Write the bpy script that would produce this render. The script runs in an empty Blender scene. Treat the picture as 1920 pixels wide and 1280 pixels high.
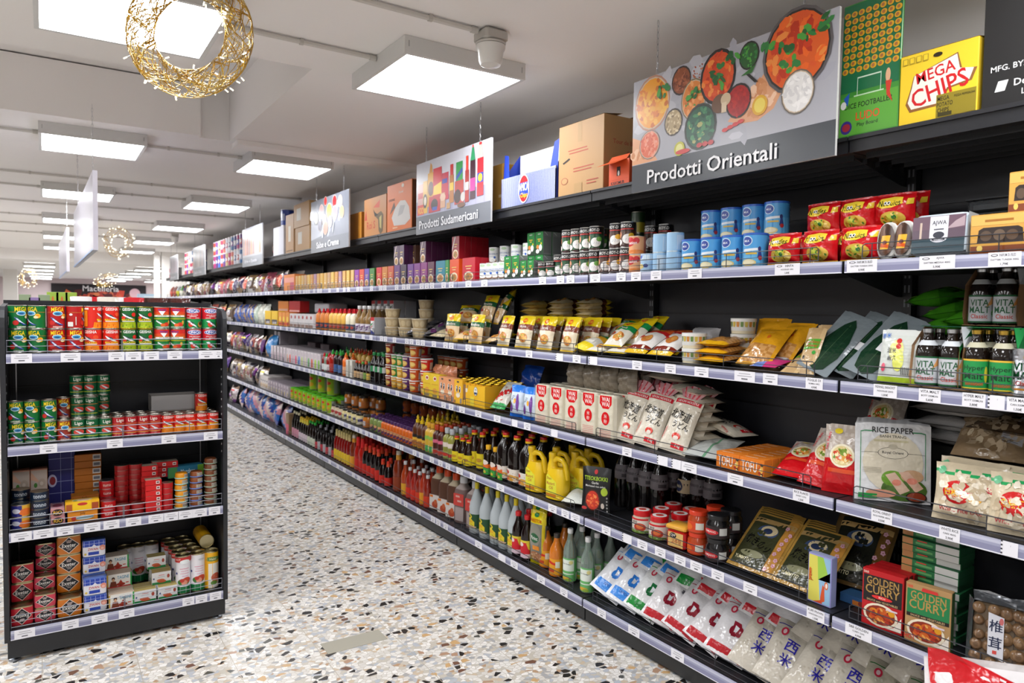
import bpy, math, random
from mathutils import Matrix, Vector
R = math.radians
SC = bpy.context.scene
# ---------------------------------------------------------------- camera
YAW, PITCH, ROLL, EYE, FPX = R(33.3728), R(-2.5145), R(0.8342), 1.4685, 1328.4
FW = Vector((math.sin(YAW)*math.cos(PITCH), math.cos(YAW)*math.cos(PITCH), math.sin(PITCH)))
_rt = Vector((math.cos(YAW), -math.sin(YAW), 0)); _up = _rt.cross(FW)
RT = math.cos(ROLL)*_rt + math.sin(ROLL)*_up
UP = -math.sin(ROLL)*_rt + math.cos(ROLL)*_up
cd = bpy.data.cameras.new('camera'); cam = bpy.data.objects.new('camera', cd); SC.collection.objects.link(cam)
cam.matrix_world = Matrix(((RT.x, UP.x, -FW.x, 0), (RT.y, UP.y, -FW.y, 0), (RT.z, UP.z, -FW.z, EYE), (0, 0, 0, 1)))
cd.sensor_width = 36; cd.lens = FPX*36/1920; cd.clip_start = .05; cd.clip_end = 200
cd.dof.use_dof = True; cd.dof.focus_distance = 2.7; cd.dof.aperture_fstop = 4.5
SC.camera = cam
# ---------------------------------------------------------------- world, exposure
w = bpy.data.worlds.new('world'); SC.world = w; w.use_nodes = True
w.node_tree.nodes['Background'].inputs[0].default_value = (.85, .9, 1, 1)
w.node_tree.nodes['Background'].inputs[1].default_value = .3
vs = SC.view_settings; vs.view_transform = 'Standard'; vs.look = 'None'; vs.gamma = 1; vs.use_curve_mapping = False
vs.exposure = 1.32
PANEL = 9.0          # radiance of the ceiling panels
SC.cycles.use_denoising = True; SC.cycles.max_bounces = 7; SC.cycles.diffuse_bounces = 4; SC.cycles.glossy_bounces = 3
SC.cycles.transmission_bounces = 5; SC.cycles.transparent_max_bounces = 6; SC.cycles.caustics_reflective = False; SC.cycles.caustics_refractive = False
SC.cycles.sample_clamp_indirect = 6
RND = random.Random(7)
# ---------------------------------------------------------------- small helpers
def lin(h):
    c = [int(h[i:i+2], 16)/255 for i in (0, 2, 4)]
    return tuple((x/12.92 if x < .04045 else ((x+.055)/1.055)**2.4) for x in c)
_M = {}
SPEC = dict(P=(.55, 0, 0, .4), G=(.28, 0, 0, .5), F=(.18, 0, .5, .5), M=(.28, 1, 0, .5), B=(.09, 0, 0, .6), T=(.03, 0, 0, .5), W=(.3, 0, 0, .45),
            K=(.42, 0, 0, .45), D=(.8, 0, 0, .2), L=(.22, .85, .5, .5), X=(.12, 0, .4, .5), V=(.35, 0, .12, .4))
def mat(k):
    """base colour comes from the mesh's own colour attribute; k picks the finish"""
    if k in _M: return _M[k]
    m = bpy.data.materials.new('finish_'+k); m.use_nodes = True; nt = m.node_tree; b = nt.nodes['Principled BSDF']
    a = nt.nodes.new('ShaderNodeAttribute'); a.attribute_name = 'Col'
    nt.links.new(a.outputs['Color'], b.inputs['Base Color'])
    r, me, bump, sp = SPEC[k]
    b.inputs['Roughness'].default_value = r; b.inputs['Metallic'].default_value = me; b.inputs['Specular IOR Level'].default_value = sp
    if bump:
        n = nt.nodes.new('ShaderNodeTexNoise'); n.inputs['Scale'].default_value = 28; n.inputs['Detail'].default_value = 2
        tc = nt.nodes.new('ShaderNodeTexCoord'); nt.links.new(tc.outputs['Object'], n.inputs['Vector'])
        u = nt.nodes.new('ShaderNodeBump'); u.inputs['Strength'].default_value = bump; u.inputs['Distance'].default_value = .012
        nt.links.new(n.outputs[0], u.inputs['Height']); nt.links.new(u.outputs[0], b.inputs['Normal'])
    if k == 'T': b.inputs['Transmission Weight'].default_value = .7; b.inputs['IOR'].default_value = 1.33
    if k == 'X': b.inputs['Transmission Weight'].default_value = .9; b.inputs['IOR'].default_value = 1.06; b.inputs['Roughness'].default_value = .12
    if k == 'W': b.inputs['Transmission Weight'].default_value = .25; b.inputs['IOR'].default_value = 1.2
    _M[k] = m; return m
def emat(name, col, s):
    if name in _M: return _M[name]
    m = bpy.data.materials.new(name); m.use_nodes = True; nt = m.node_tree; nt.nodes.remove(nt.nodes['Principled BSDF'])
    e = nt.nodes.new('ShaderNodeEmission'); e.inputs[0].default_value = (*lin(col), 1); e.inputs[1].default_value = s
    nt.links.new(e.outputs[0], nt.nodes['Material Output'].inputs[0]); _M[name] = m; return m
class MB:
    """collects coloured faces and becomes one mesh"""
    def __init__(s): s.v, s.f, s.c, s.k = [], [], [], []
    def add(s, pts, faces, col, k='P'):
        o = len(s.v); s.v += [tuple(p) for p in pts]
        for f in faces: s.f.append([i+o for i in f]); s.c.append(col); s.k.append(k)
    def q(s, a, b, c, d, col, k='P'): s.add((a, b, c, d), ((0, 1, 2, 3),), col, k)
    def box(s, x0, x1, y0, y1, z0, z1, col, k='P', rot=None):
        p = [Vector((x, y, z)) for z in (z0, z1) for y in (y0, y1) for x in (x0, x1)]
        if rot: p = [rot @ a for a in p]
        s.add(p, ((0, 2, 3, 1), (4, 5, 7, 6), (0, 1, 5, 4), (1, 3, 7, 5), (3, 2, 6, 7), (2, 0, 4, 6)), col, k)
        return s
    def bbox(s, w, d, h, col, k='P', b=.003, z0=0.):
        """box with small chamfers, standing at the origin"""
        x, y = w/2, d/2
        ring = lambda e, z: [(-x+e, -y, z), (x-e, -y, z), (x, -y+e, z), (x, y-e, z), (x-e, y, z), (-x+e, y, z), (-x, y-e, z), (-x, -y+e, z)]
        sh = lambda r, e: [(px*(1-e/x), py*(1-e/y), pz) for px, py, pz in r]
        rs = [sh(ring(b, z0), b), ring(b, z0+b), ring(b, z0+h-b), sh(ring(b, z0+h), b)]
        s.add(sum(rs, []), [(i*8+j, i*8+(j+1) % 8, i*8+8+(j+1) % 8, i*8+8+j) for i in range(3) for j in range(8)]+[tuple(range(7, -1, -1)), tuple(range(24, 32))], col, k)
        return s
    def lathe(s, prof, cols, n=20, cx=0, cy=0, squash=1., power=2.):
        """prof [(r,z)]; cols one (colour, finish) per band or a single one; power>2 squares the section"""
        m = len(prof); P = []
        for r, z in prof:
            for i in range(n):
                a = 2*math.pi*i/n; c_, s_ = math.cos(a), math.sin(a)
                t = (abs(c_)**power+abs(s_)**power)**(-1/power)
                P.append((cx+r*t*c_, cy+r*t*s_*squash, z))
        o = len(s.v); s.v += P
        for j in range(m-1):
            c = cols[j] if isinstance(cols, list) else cols
            for i in range(n):
                i2 = (i+1) % n; s.f.append([o+j*n+i, o+j*n+i2, o+j*n+n+i2, o+j*n+n+i]); s.c.append(c[0]); s.k.append(c[1])
        c0 = cols[0] if isinstance(cols, list) else cols; c1 = cols[-1] if isinstance(cols, list) else cols
        s.f.append([o+i for i in range(n-1, -1, -1)]); s.c.append(c0[0]); s.k.append(c0[1])
        s.f.append([o+(m-1)*n+i for i in range(n)]); s.c.append(c1[0]); s.k.append(c1[1])
        return s
    def tube(s, pts, r, col, k='K', n=6, close=False):
        pts = [Vector(p) for p in pts]; N = len(pts); P = []; ref = Vector((.13, .21, .97))
        for i, p in enumerate(pts):
            a = pts[(i-1) % N] if close or i else p; b = pts[(i+1) % N] if close or i < N-1 else p
            t = (b-a).normalized(); x = t.cross(ref)
            if x.length < .05: x = t.cross(Vector((1, 0, 0)))
            x.normalize(); y = t.cross(x)
            rr = r[i] if isinstance(r, (list, tuple)) else r
            P += [p+x*rr*math.cos(2*math.pi*j/n)+y*rr*math.sin(2*math.pi*j/n) for j in range(n)]
        F = [(i*n+j, i*n+(j+1) % n, ((i+1) % N)*n+(j+1) % n, ((i+1) % N)*n+j) for i in range(N if close else N-1) for j in range(n)]
        if not close: F += [tuple(range(n-1, -1, -1)), tuple((N-1)*n+j for j in range(n))]
        s.add(P, F, col, k); return s
    def mesh(s, name, smooth=True):
        me = bpy.data.meshes.new(name); me.from_pydata(s.v, [], s.f)
        ks = sorted(set(s.k)); ix = {k: i for i, k in enumerate(ks)}
        for k in ks: me.materials.append(mat(k) if k in SPEC else _M[k])
        me.polygons.foreach_set('material_index', [ix[k] for k in s.k])
        at = me.attributes.new('Col', 'FLOAT_COLOR', 'FACE'); buf = []
        cc = {}
        for c in s.c:
            if c not in cc: cc[c] = (*lin(c), 1.)
            buf += cc[c]
        at.data.foreach_set('color', buf)
        if smooth:
            me.polygons.foreach_set('use_smooth', [True]*len(me.polygons)); me.set_sharp_from_angle(angle=R(38))
        me.update(); return me
# ---------------------------------------------------------------- text as flat outlines
_T = {}
def glyphs(t, fine=False):
    if (t, fine) in _T: return _T[(t, fine)]
    if fine:
        v, f, asp = glyphs(t); v = list(v); mids = {}; todo = []; out = []
        for p in f: todo += [(p[0], p[i], p[i+1]) for i in range(1, len(p)-1)]
        while todo:
            p = todo.pop(); L = [math.dist(v[p[i]], v[p[(i+1) % 3]]) for i in range(3)]; i = L.index(max(L))
            if L[i] < .34: out.append(p); continue
            a, b, c = p[i], p[(i+1) % 3], p[(i+2) % 3]; k = (min(a, b), max(a, b))
            if k not in mids: mids[k] = len(v); v.append(((v[a][0]+v[b][0])/2, (v[a][1]+v[b][1])/2))
            todo += [(a, mids[k], c), (mids[k], b, c)]
        _T[(t, True)] = (v, out, asp); return _T[(t, True)]
    cu = bpy.data.curves.new('lettering', 'FONT'); cu.body = t; cu.align_x = 'CENTER'; cu.resolution_u = 2; cu.fill_mode = 'FRONT'; cu.offset = .012
    ob = bpy.data.objects.new('lettering', cu); me = bpy.data.meshes.new_from_object(ob)
    vs_ = [(v.co.x, v.co.y) for v in me.vertices]; fs = [tuple(p.vertices) for p in me.polygons]
    bpy.data.objects.remove(ob); bpy.data.curves.remove(cu); bpy.data.meshes.remove(me)
    if vs_:
        x0, x1 = min(v[0] for v in vs_), max(v[0] for v in vs_); y0, y1 = min(v[1] for v in vs_), max(v[1] for v in vs_)
        cx = (x0+x1)/2; hh = max(y1-y0, .3); vs_ = [((x-cx)/hh, (y-(y0+y1)/2)/hh) for x, y in vs_]
        _T[(t, False)] = (vs_, fs, (x1-x0)/hh)
    else: _T[(t, False)] = ([], [], 1)
    return _T[(t, False)]
# ---------------------------------------------------------------- printed art on any front surface
# S(u,v,off): u -1..1 across, v 0..1 up.  shapes: r rect, e ellipse, p polygon, t text (fitted to a width), s specks
def draw(mb, S, W, H, art, k='G', step=.25, off=.0005):
    inc = min(.00012, .0035/max(1, len(art)))
    for i, a in enumerate(art):
        o = off+i*inc; t = a[0]; kk = k
        if t == 'r':
            _, x0, y0, x1, y1, col = a[:6]; nx = max(1, math.ceil((x1-x0)/step)); ny = max(1, math.ceil((y1-y0)/step/.6)) if step < .3 else 1
            P = [S(x0+(x1-x0)*p/nx, y0+(y1-y0)*q/ny, o) for q in range(ny+1) for p in range(nx+1)]
            mb.add(P, [(q*(nx+1)+p, q*(nx+1)+p+1, (q+1)*(nx+1)+p+1, (q+1)*(nx+1)+p) for q in range(ny) for p in range(nx)], col, kk)
        elif t == 'e':
            _, cx, cy, rx, ry, col = a[:6]; n = 18
            P = [S(cx, cy, o)]+[S(cx+rx*f*math.cos(6.2832*j/n), cy+ry*f*math.sin(6.2832*j/n), o) for f in (.4, .72, 1) for j in range(n)]
            mb.add(P, [(0, 1+j, 1+(j+1) % n) for j in range(n)]+[(1+b_*n+j, 1+b_*n+n+j, 1+b_*n+n+(j+1) % n, 1+b_*n+(j+1) % n) for b_ in (0, 1) for j in range(n)], col, kk)
        elif t == 'p':
            if step >= 9: mb.add([S(x, y, o) for x, y in a[1]], [tuple(range(len(a[1])))], a[2], kk); continue
            E = []; q = a[1]; mx = sum(x for x, _ in q)/len(q); my = sum(y for _, y in q)/len(q)
            for (x0, y0), (x1, y1) in zip(q, q[1:]+q[:1]):
                ns = max(1, math.ceil(max(abs(x1-x0), abs(y1-y0)*2)/.2)); E += [(x0+(x1-x0)*j/ns, y0+(y1-y0)*j/ns) for j in range(ns)]
            n = len(E); P = [S(mx, my, o)]+[S(mx+(x-mx)*f, my+(y-my)*f, o) for f in (.35, .7, 1) for x, y in E]
            mb.add(P, [(0, 1+j, 1+(j+1) % n) for j in range(n)]+[(1+b_*n+j, 1+(b_+1)*n+j, 1+(b_+1)*n+(j+1) % n, 1+b_*n+(j+1) % n) for b_ in (0, 1) for j in range(n)], a[2], kk)
        elif t == 't':                                  # text, cx, cy, height(v), colour, max width(u), rotation
            _, st, cx, cy, hv, col = a[:6]; mw = a[6] if len(a) > 6 else 1.8; rot = R(a[7]) if len(a) > 7 else 0
            vs_, fs, asp = glyphs(st, step < 9 and hv*H > .012); hm = hv*H; wm = asp*hm; lim = mw*W/2; sx = min(1., lim/wm) if len(a) < 9 else lim/wm
            P = []
            for x, y in vs_:
                X, Yv = x*hm*sx, y*hm; X, Yv = X*math.cos(rot)-Yv*math.sin(rot), X*math.sin(rot)+Yv*math.cos(rot)
                P.append(S(cx+X/(W/2), cy+Yv/H, o))
            mb.add(P, fs, col, kk)
        elif t == 's':                                  # specks: count, cx, cy, rx, ry, size(m), colours, seed
            _, n, cx, cy, rx, ry, sz, cols, seed = a; rd = random.Random(seed)
            for j in range(n):
                an, ra = rd.uniform(0, 6.28), math.sqrt(rd.random()); x, y = cx+rx*ra*math.cos(an), cy+ry*ra*math.sin(an); b = rd.uniform(0, 6.28)
                s1, s2 = sz*rd.uniform(.6, 1.3), sz*rd.uniform(.35, .8)
                P = []
                for q in range(6):
                    c_, s_ = s1*math.cos(q*1.0472), s2*math.sin(q*1.0472)
                    P.append(S(x+(c_*math.cos(b)-s_*math.sin(b))/(W/2), y+(c_*math.sin(b)+s_*math.cos(b))/H, o+j*.000001))
                mb.add(P, [tuple(range(6))], rd.choice(cols), kk)
# ---------------------------------------------------------------- products
class Proto:
    def __init__(s, name, cat, w, d, h, parts): s.name, s.cat, s.w, s.d, s.h, s.parts = name, cat, w, d, h, parts
# parts: list of (part name, mesh, [(sub-part name, mesh)])
def proto(name, cat, w, d, h, mbs, one=False):
    if one:
        m = MB()
        for _, b in mbs:
            o = len(m.v); m.v += b.v; m.f += [[i+o for i in f] for f in b.f]; m.c += b.c; m.k += b.k
        return Proto(name, cat, w, d, h, [(name, m.mesh(name), [])])
    return Proto(name, cat, w, d, h, [(n, b.mesh(n), []) for n, b in mbs if b.f])
COL = SC.collection
def obj(name, me, parent=None):
    o = bpy.data.objects.new(name, me); COL.objects.link(o)
    if parent: o.parent = parent
    return o
WORDS = set()
def place(p, loc, rz=0., lean=0., roll=0., label='', group=None, rl=0.):
    """lean tips the top backwards, roll turns in the product's own front plane"""
    M = Matrix.Translation(Vector(loc)) @ Matrix.Rotation(rz, 4, 'Z') @ Matrix.Rotation(-lean, 4, 'X') @ Matrix.Rotation(roll, 4, 'Y') @ Matrix.Rotation(rl, 4, 'Z')
    if len(p.parts) == 1 and p.parts[0][0] == p.name:
        r = obj(p.name, p.parts[0][1])
        for sn, sm in p.parts[0][2]: obj(sn, sm, r)
    else:
        r = obj(p.name, None); r.empty_display_size = .05
        for n, me, subs in p.parts:
            c = obj(n, me, r)
            for sn, sm in subs: obj(sn, sm, c)
    r.matrix_world = M
    r['label'] = label; r['category'] = p.cat
    if group: r['group'] = group
    return r
def struct(name, mb, smooth=False):
    o = obj(name, mb.mesh(name, smooth)); o['kind'] = 'structure'; return o
def single(name, cat, mb, loc, label, rz=0., group=None, smooth=True):
    p = Proto(name, cat, 0, 0, 0, [(name, mb.mesh(name, smooth), [])]); return place(p, loc, rz, label=label, group=group)
# ---------------------------------------------------------------- materials of the room
def terrazzo():
    m = bpy.data.materials.new('terrazzo'); m.use_nodes = True; nt = m.node_tree; N, Lk = nt.nodes, nt.links; b = N['Principled BSDF']
    tc = N.new('ShaderNodeTexCoord')
    def vor(scale, feat='F1', off=0):
        mp = N.new('ShaderNodeMapping'); mp.inputs['Location'].default_value = (off, off*1.7, 0); mp.inputs['Scale'].default_value = (1, 1.25, 1)
        Lk.new(tc.outputs['Object'], mp.inputs[0])
        v = N.new('ShaderNodeTexVoronoi'); v.feature = feat; v.inputs['Scale'].default_value = scale; v.voronoi_dimensions = '2D'; Lk.new(mp.outputs[0], v.inputs['Vector']); return v
    def ramp(src, stops):
        r = N.new('ShaderNodeValToRGB'); r.color_ramp.interpolation = 'CONSTANT'; e = r.color_ramp.elements
        while len(e) < len(stops): e.new(.5)
        for q, (p, c) in zip(e, stops): q.position = p; q.color = (*lin(c), 1)
        Lk.new(src, r.inputs[0]); return r
    def mix(f, a, c):
        x = N.new('ShaderNodeMix'); x.data_type = 'RGBA'; Lk.new(f, x.inputs[0]); Lk.new(a, x.inputs[6])
        if isinstance(c, str): x.inputs[7].default_value = (*lin(c), 1)
        else: Lk.new(c, x.inputs[7])
        return x.outputs[2]
    def less(s, t):
        x = N.new('ShaderNodeMath'); x.operation = 'LESS_THAN'; Lk.new(s, x.inputs[0]); x.inputs[1].default_value = t; return x.outputs[0]
    def sep(s):
        x = N.new('ShaderNodeSeparateColor'); Lk.new(s, x.inputs[0]); return x.outputs
    pale = [(0, 'd6d3cd'), (.26, 'c8c4bd'), (.45, 'b8b2a6'), (.58, 'a9aeb5'), (.70, 'bcab94'), (.77, '9c9d9e'), (.84, 'e0ddd8'), (.96, 'a98a6c')]
    s1 = vor(46); s1e = vor(46, 'DISTANCE_TO_EDGE'); s2 = vor(25, off=3.3); s2e = vor(25, 'DISTANCE_TO_EDGE', 3.3)
    c1 = ramp(sep(s1.outputs['Color'])[0], pale).outputs[0]
    c1 = mix(less(s1e.outputs['Distance'], .05), c1, 'aea79b')
    o2 = sep(s2.outputs['Color'])
    c2 = ramp(o2[0], [(0, '1c1a19'), (.36, '2c2724'), (.46, '6b4a3a'), (.56, 'a4846c'), (.64, '4a4a44'), (.72, 'c9c6c0'), (.82, '9ca2a8'), (.9, 'bc996a')]).outputs[0]
    pick = less(o2[1], .24); inner = N.new('ShaderNodeMath'); inner.operation = 'GREATER_THAN'; Lk.new(s2e.outputs['Distance'], inner.inputs[0])
    sz = N.new('ShaderNodeMapRange'); Lk.new(o2[2], sz.inputs[0]); sz.inputs[3].default_value = .05; sz.inputs[4].default_value = .24; Lk.new(sz.outputs[0], inner.inputs[1])
    an = N.new('ShaderNodeMath'); an.operation = 'MULTIPLY'; Lk.new(pick, an.inputs[0]); Lk.new(inner.outputs[0], an.inputs[1])
    col = mix(an.outputs[0], c1, c2)
    sx = N.new('ShaderNodeSeparateXYZ'); Lk.new(tc.outputs['Object'], sx.inputs[0])
    def joint(o, ph, size):
        a = N.new('ShaderNodeMath'); a.operation = 'ADD'; Lk.new(o, a.inputs[0]); a.inputs[1].default_value = ph+40*size
        d = N.new('ShaderNodeMath'); d.operation = 'MODULO'; Lk.new(a.outputs[0], d.inputs[0]); d.inputs[1].default_value = size
        return less(d.outputs[0], .0028)
    col = mix(joint(sx.outputs[0], TILE[1], TILE[0]), col, 'a89f90'); col = mix(joint(sx.outputs[1], TILE[2], TILE[0]), col, 'a89f90')
    Lk.new(col, b.inputs['Base Color']); b.inputs['Roughness'].default_value = .3; _M['terrazzo'] = m
def plaster(name, col, sc=40, amt=.03):
    m = bpy.data.materials.new(name); m.use_nodes = True; nt = m.node_tree; b = nt.nodes['Principled BSDF']
    n = nt.nodes.new('ShaderNodeTexNoise'); n.inputs['Scale'].default_value = sc; u = nt.nodes.new('ShaderNodeBump'); u.inputs['Strength'].default_value = amt
    tc = nt.nodes.new('ShaderNodeTexCoord'); nt.links.new(tc.outputs['Object'], n.inputs['Vector']); nt.links.new(n.outputs[0], u.inputs['Height']); nt.links.new(u.outputs[0], b.inputs['Normal'])
    b.inputs['Base Color'].default_value = (*lin(col), 1); b.inputs['Roughness'].default_value = .85; b.inputs['Specular IOR Level'].default_value = .2; _M[name] = m
TILE = (.33, .03, .09)
terrazzo(); plaster('ceiling_paint', 'f7f4f2'); plaster('wall_paint', 'ebe8e4'); plaster('pink_paint', 'f0dfdf'); plaster('cement', '9b978a', 25, .1)
emat('panel_light', 'fbfcff', PANEL)
XF, Y0, BAY = 2.11, .0479, 1.25          # front plane of the long shelving run, its first joint, bay length
CZ = 2.63                                # ceiling height
LV = dict(A=1.640, B=1.263, C=.884, D=.506, E=.119, T=2.025)
# ---------------------------------------------------------------- room shell
m = MB(); m.q((-7, -4, 0), (7, -4, 0), (7, 31, 0), (-7, 31, 0), 'ffffff', 'terrazzo'); struct('floor', m)
m = MB(); cp = lambda x0, x1, y0, y1, z=CZ: m.q((x0, y1, z), (x1, y1, z), (x1, y0, z), (x0, y0, z), 'ffffff', 'ceiling_paint')
HX, HN, HF, HT = 1.10, 3.96, 5.34, 2.98
cp(-7, 7, -4, 3.48); cp(-7, .62, 3.48, HN); cp(HX, 7, 3.48, HF); cp(-7, -3, HN, HF); cp(-7, 7, HF, 18.3); cp(-3, HX, 3.48, HF, HT); cp(-7, 7, 18.3, 31, 2.40)
wq = lambda a, b, z0, z1: m.q((*a, z0), (*b, z0), (*b, z1), (*a, z1), 'ffffff', 'ceiling_paint')
wq((HX, HF), (HX, 3.48), CZ, HT); wq((-3, HF), (HX, HF), CZ, HT); wq((-3, HN), (-3, HF), CZ, HT); wq((.62, 3.48), (HX, 3.48), CZ, HT); wq((.62, HN), (.62, 3.48), CZ, HT); wq((-3, HN), (.62, HN), CZ, HT)
wq((-7, 18.3), (7, 18.3), 2.40, CZ); struct('ceiling', m)
m = MB(); m.box(-3, .90, 5.27, 5.338, CZ-.002, HT-.01, 'ffffff', 'ceiling_paint'); struct('trim_1', m)
m = MB(); m.box(1.13, 2.6, 5.22, 5.40, CZ-.035, CZ-.001, 'ffffff', 'ceiling_paint'); struct('trim_2', m)
W_ = lambda n, a, b, z1=CZ, k='wall_paint': (lambda q: (q.q((*a, 0), (*b, 0), (*b, z1), (*a, z1), 'ffffff', k), struct(n, q)))(MB())
m = MB(); m.box(2.62, 2.74, -4, 17.1, 0, CZ, 'ffffff', 'wall_paint'); m.box(2.125, 2.74, 17.12, 17.24, 0, CZ, 'ffffff', 'wall_paint'); struct('wall_right', m)
m = MB(); m.box(1.98, 2.09, 17.12, 17.24, 0, CZ, 'ffffff', 'wall_paint'); struct('trim_3', m)
W_('wall_left', (-7, -4), (-7, 31)); W_('wall_front', (7, -4), (-7, -4)); W_('wall_back', (-7, 31), (7, 31), 2.4, 'pink_paint'); W_('wall_east', (7, 31), (7, -4))
m = MB()
m.box(.985, 1.255, 2.876, 2.984, -.01, .0012, 'ffffff', 'cement'); struct('floor_patch', m)
# ---------------------------------------------------------------- ceiling panels
def panel_proto():
    f, d = MB(), MB(); o, i = .31, .292; z0, z1 = -.075, 0
    f.box(-o, o, -o, -i, z0, z1, 'd9d9d7', 'V'); f.box(-o, o, i, o, z0, z1, 'd9d9d7', 'V'); f.box(-o, -i, -i, i, z0, z1, 'd9d9d7', 'V'); f.box(i, o, -i, i, z0, z1, 'd9d9d7', 'V')
    for sx in (-1, 1):
        for sy in (-1, 1): f.box(sx*.29-.002, sx*.29+.002, sy*.3105-.001, sy*.3105+.001, -.045, -.02, 'a9a9a9', 'V')
    d.q((-i, i, z0+.004), (i, i, z0+.004), (i, -i, z0+.004), (-i, -i, z0+.004), 'ffffff', 'panel_light')
    return Proto('ceiling_light', 'ceiling light', .62, .62, .075, [('frame', f.mesh('frame', False), []), ('diffuser', d.mesh('diffuser', False), [])])
PP = panel_proto()
ORD = 'zeroth first second third fourth fifth sixth seventh eighth ninth tenth eleventh twelfth thirteenth fourteenth fifteenth sixteenth seventeenth eighteenth nineteenth twentieth'.split()
ORD += ['twenty-'+o for o in ORD[1:10]]+['thirtieth']+['thirty-'+o for o in ORD[1:10]]+['fortieth']+['forty-'+o for o in ORD[1:10]]
for ci, (cx, cn) in enumerate(((.285, 'nearer the black can rack'), (1.595, 'nearer the long shelf wall'), (-1.04, 'beyond the can rack'), (-2.36, 'two aisles to the left'), (-3.68, 'three aisles to the left'))):  # last three rows: unseen panels added for fill and bounce light
    ys = [.45, 3.12, 5.78, 8.42, 11.15, 13.9, 16.6] if ci < 3 else [-2.2, .45, 3.12, 5.78, 8.42, 11.15, 13.9, 16.6]
    for i, y in enumerate(ys):
        if i == 0 and ci == 2: continue
        place(PP, (cx, y, CZ-.001), label='square white ceiling panel, %s from the front, row %s' % (ORD[i+1], cn), group='ceiling panels')
for ci, cx in enumerate((2.17, -.1, 3.4)):
    for i, y in enumerate((19.9, 22.2, 24.7, 27.2, 29.6)):  # rearmost panel of each column is added to brighten the far room
        place(PP, (cx, y, 2.398), label='small lit panel over the meat counter, %s from the front, %s row' % (ORD[i+1], ('shelf-side', 'outer', 'middle')[ci]), group='ceiling panels at the far counter')
# conduits
def conduit(x0, x1, y, label, clips=2, z=CZ-.014):
    mm = MB(); mm.tube([(x0, y, z), (x1, y, z)], .010, 'd2cec8', 'V', 8); rt_ = MB(); cl = MB()
    for i in range(clips):
        x = x0+(x1-x0)*(i+.5)/clips; cl.tube([(x-.008, y, z), (x+.008, y, z)], .0135, 'c2beb8', 'V', 8); cl.box(x-.006, x+.006, y-.012, y+.012, z, CZ-.001, 'c2beb8', 'V')
    cl.tube([(x1-.03, y, z), (x1-.001, y, z)], .014, 'c8c4be', 'V', 8); cl.tube([(x0+.001, y, z), (x0+.03, y, z)], .014, 'c8c4be', 'V', 8)
    place(Proto('conduit_pipe', 'conduit', 0, 0, 0, [('pipe', mm.mesh('pipe'), []), ('clip', cl.mesh('clip'), [])]), (0, 0, 0), label=label, group='ceiling conduits')
for i, y in enumerate((3.12, 5.78, 8.42, 11.15, 13.9)):
    conduit(.597, 1.283, y, 'grey conduit pipe linking the %s pair of ceiling panels' % ORD[i+1], 1+(i > 0))
    conduit(-.72, -.027, y, 'grey conduit pipe left of the %s ceiling panel row' % ORD[i+1], 1)
conduit(.2, 1.5, 2.57, 'grey conduit pipe running to the nearest domed ceiling lamp', 3)
for y, t in ((7.6, 'nearest'), (9.7, 'middle'), (12.4, 'farthest')): conduit(-2.5, 2.3, y, 'long thin conduit crossing the whole ceiling, %s of the three' % t, 5)
def dome_lamp(x, y, label):
    b, d = MB(), MB(); b.bbox(.11, .11, .05, 'bcb8b2', 'V', .01, -.052)
    b.lathe([(.062, -.060), (.064, -.052)], ('c6c2bc', 'V'), 20)
    d.lathe([(.02, -.150), (.042, -.140), (.05, -.122), (.054, -.085), (.061, -.075), (.062, -.062)], ('e4e2de', 'G'), 24)
    for a in (.5, 2.6, 4.4): d.lathe([(.003, -.071), (.003, -.069)], ('3a3a3a', 'K'), 6, .058*math.cos(a), .058*math.sin(a))
    place(Proto('dome_lamp', 'lamp', .11, .11, .15, [('mounting_box', b.mesh('mounting_box'), []), ('dome', d.mesh('dome'), [])]), (x, y, CZ-.001), label=label, group='domed ceiling lamps')
dome_lamp(1.565, 2.57, 'white domed lamp on a grey box beside the nearest ceiling panel')
dome_lamp(1.75, 12.55, 'white domed lamp far down the ceiling over the shelf wall')
# ---------------------------------------------------------------- shelving parts shared by all bays
BLK, BLK2 = '1b1c20', '141417'
def rail_mb(L):
    a = MB(); x = -.014
    for z0, z1, c in ((-.0395, -.036, 'e6e7f0'), (-.036, -.020, '8788a6'), (-.020, -.0125, '9c9eb8'), (-.0125, -.005, 'c0c2d4'), (-.005, -.002, 'aeb0c6')):
        a.box(x, x+.006, .006, L-.006, z0, z1, c, 'G')
    a.box(x+.006, -.001, .006, L-.006, -.0395, -.002, BLK, 'K'); return a
def guard_mb(L):
    a = MB(); y0, y1 = .10, L-.05; x = .008
    pts = [(x, y0, .004), (x, y0, .044), (x, y0+.008, .05), (x, y1-.008, .05), (x, y1, .044), (x, y1, .004)]
    a.tube(pts, .0018, '34363c', 'G', 5); a.tube([(x, y0, .028), (x, y1, .028)], .0012, '34363c', 'G', 5); a.tube([(x, y0, .006), (x, y1, .006)], .0018, '34363c', 'G', 5)
    for i in range(4):
        y = y0+.03+(y1-y0-.06)*i/3; a.tube([(x, y, -.001), (x, y, .05)], .0016, '34363c', 'G', 5)
    return a
_tg = {}
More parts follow.
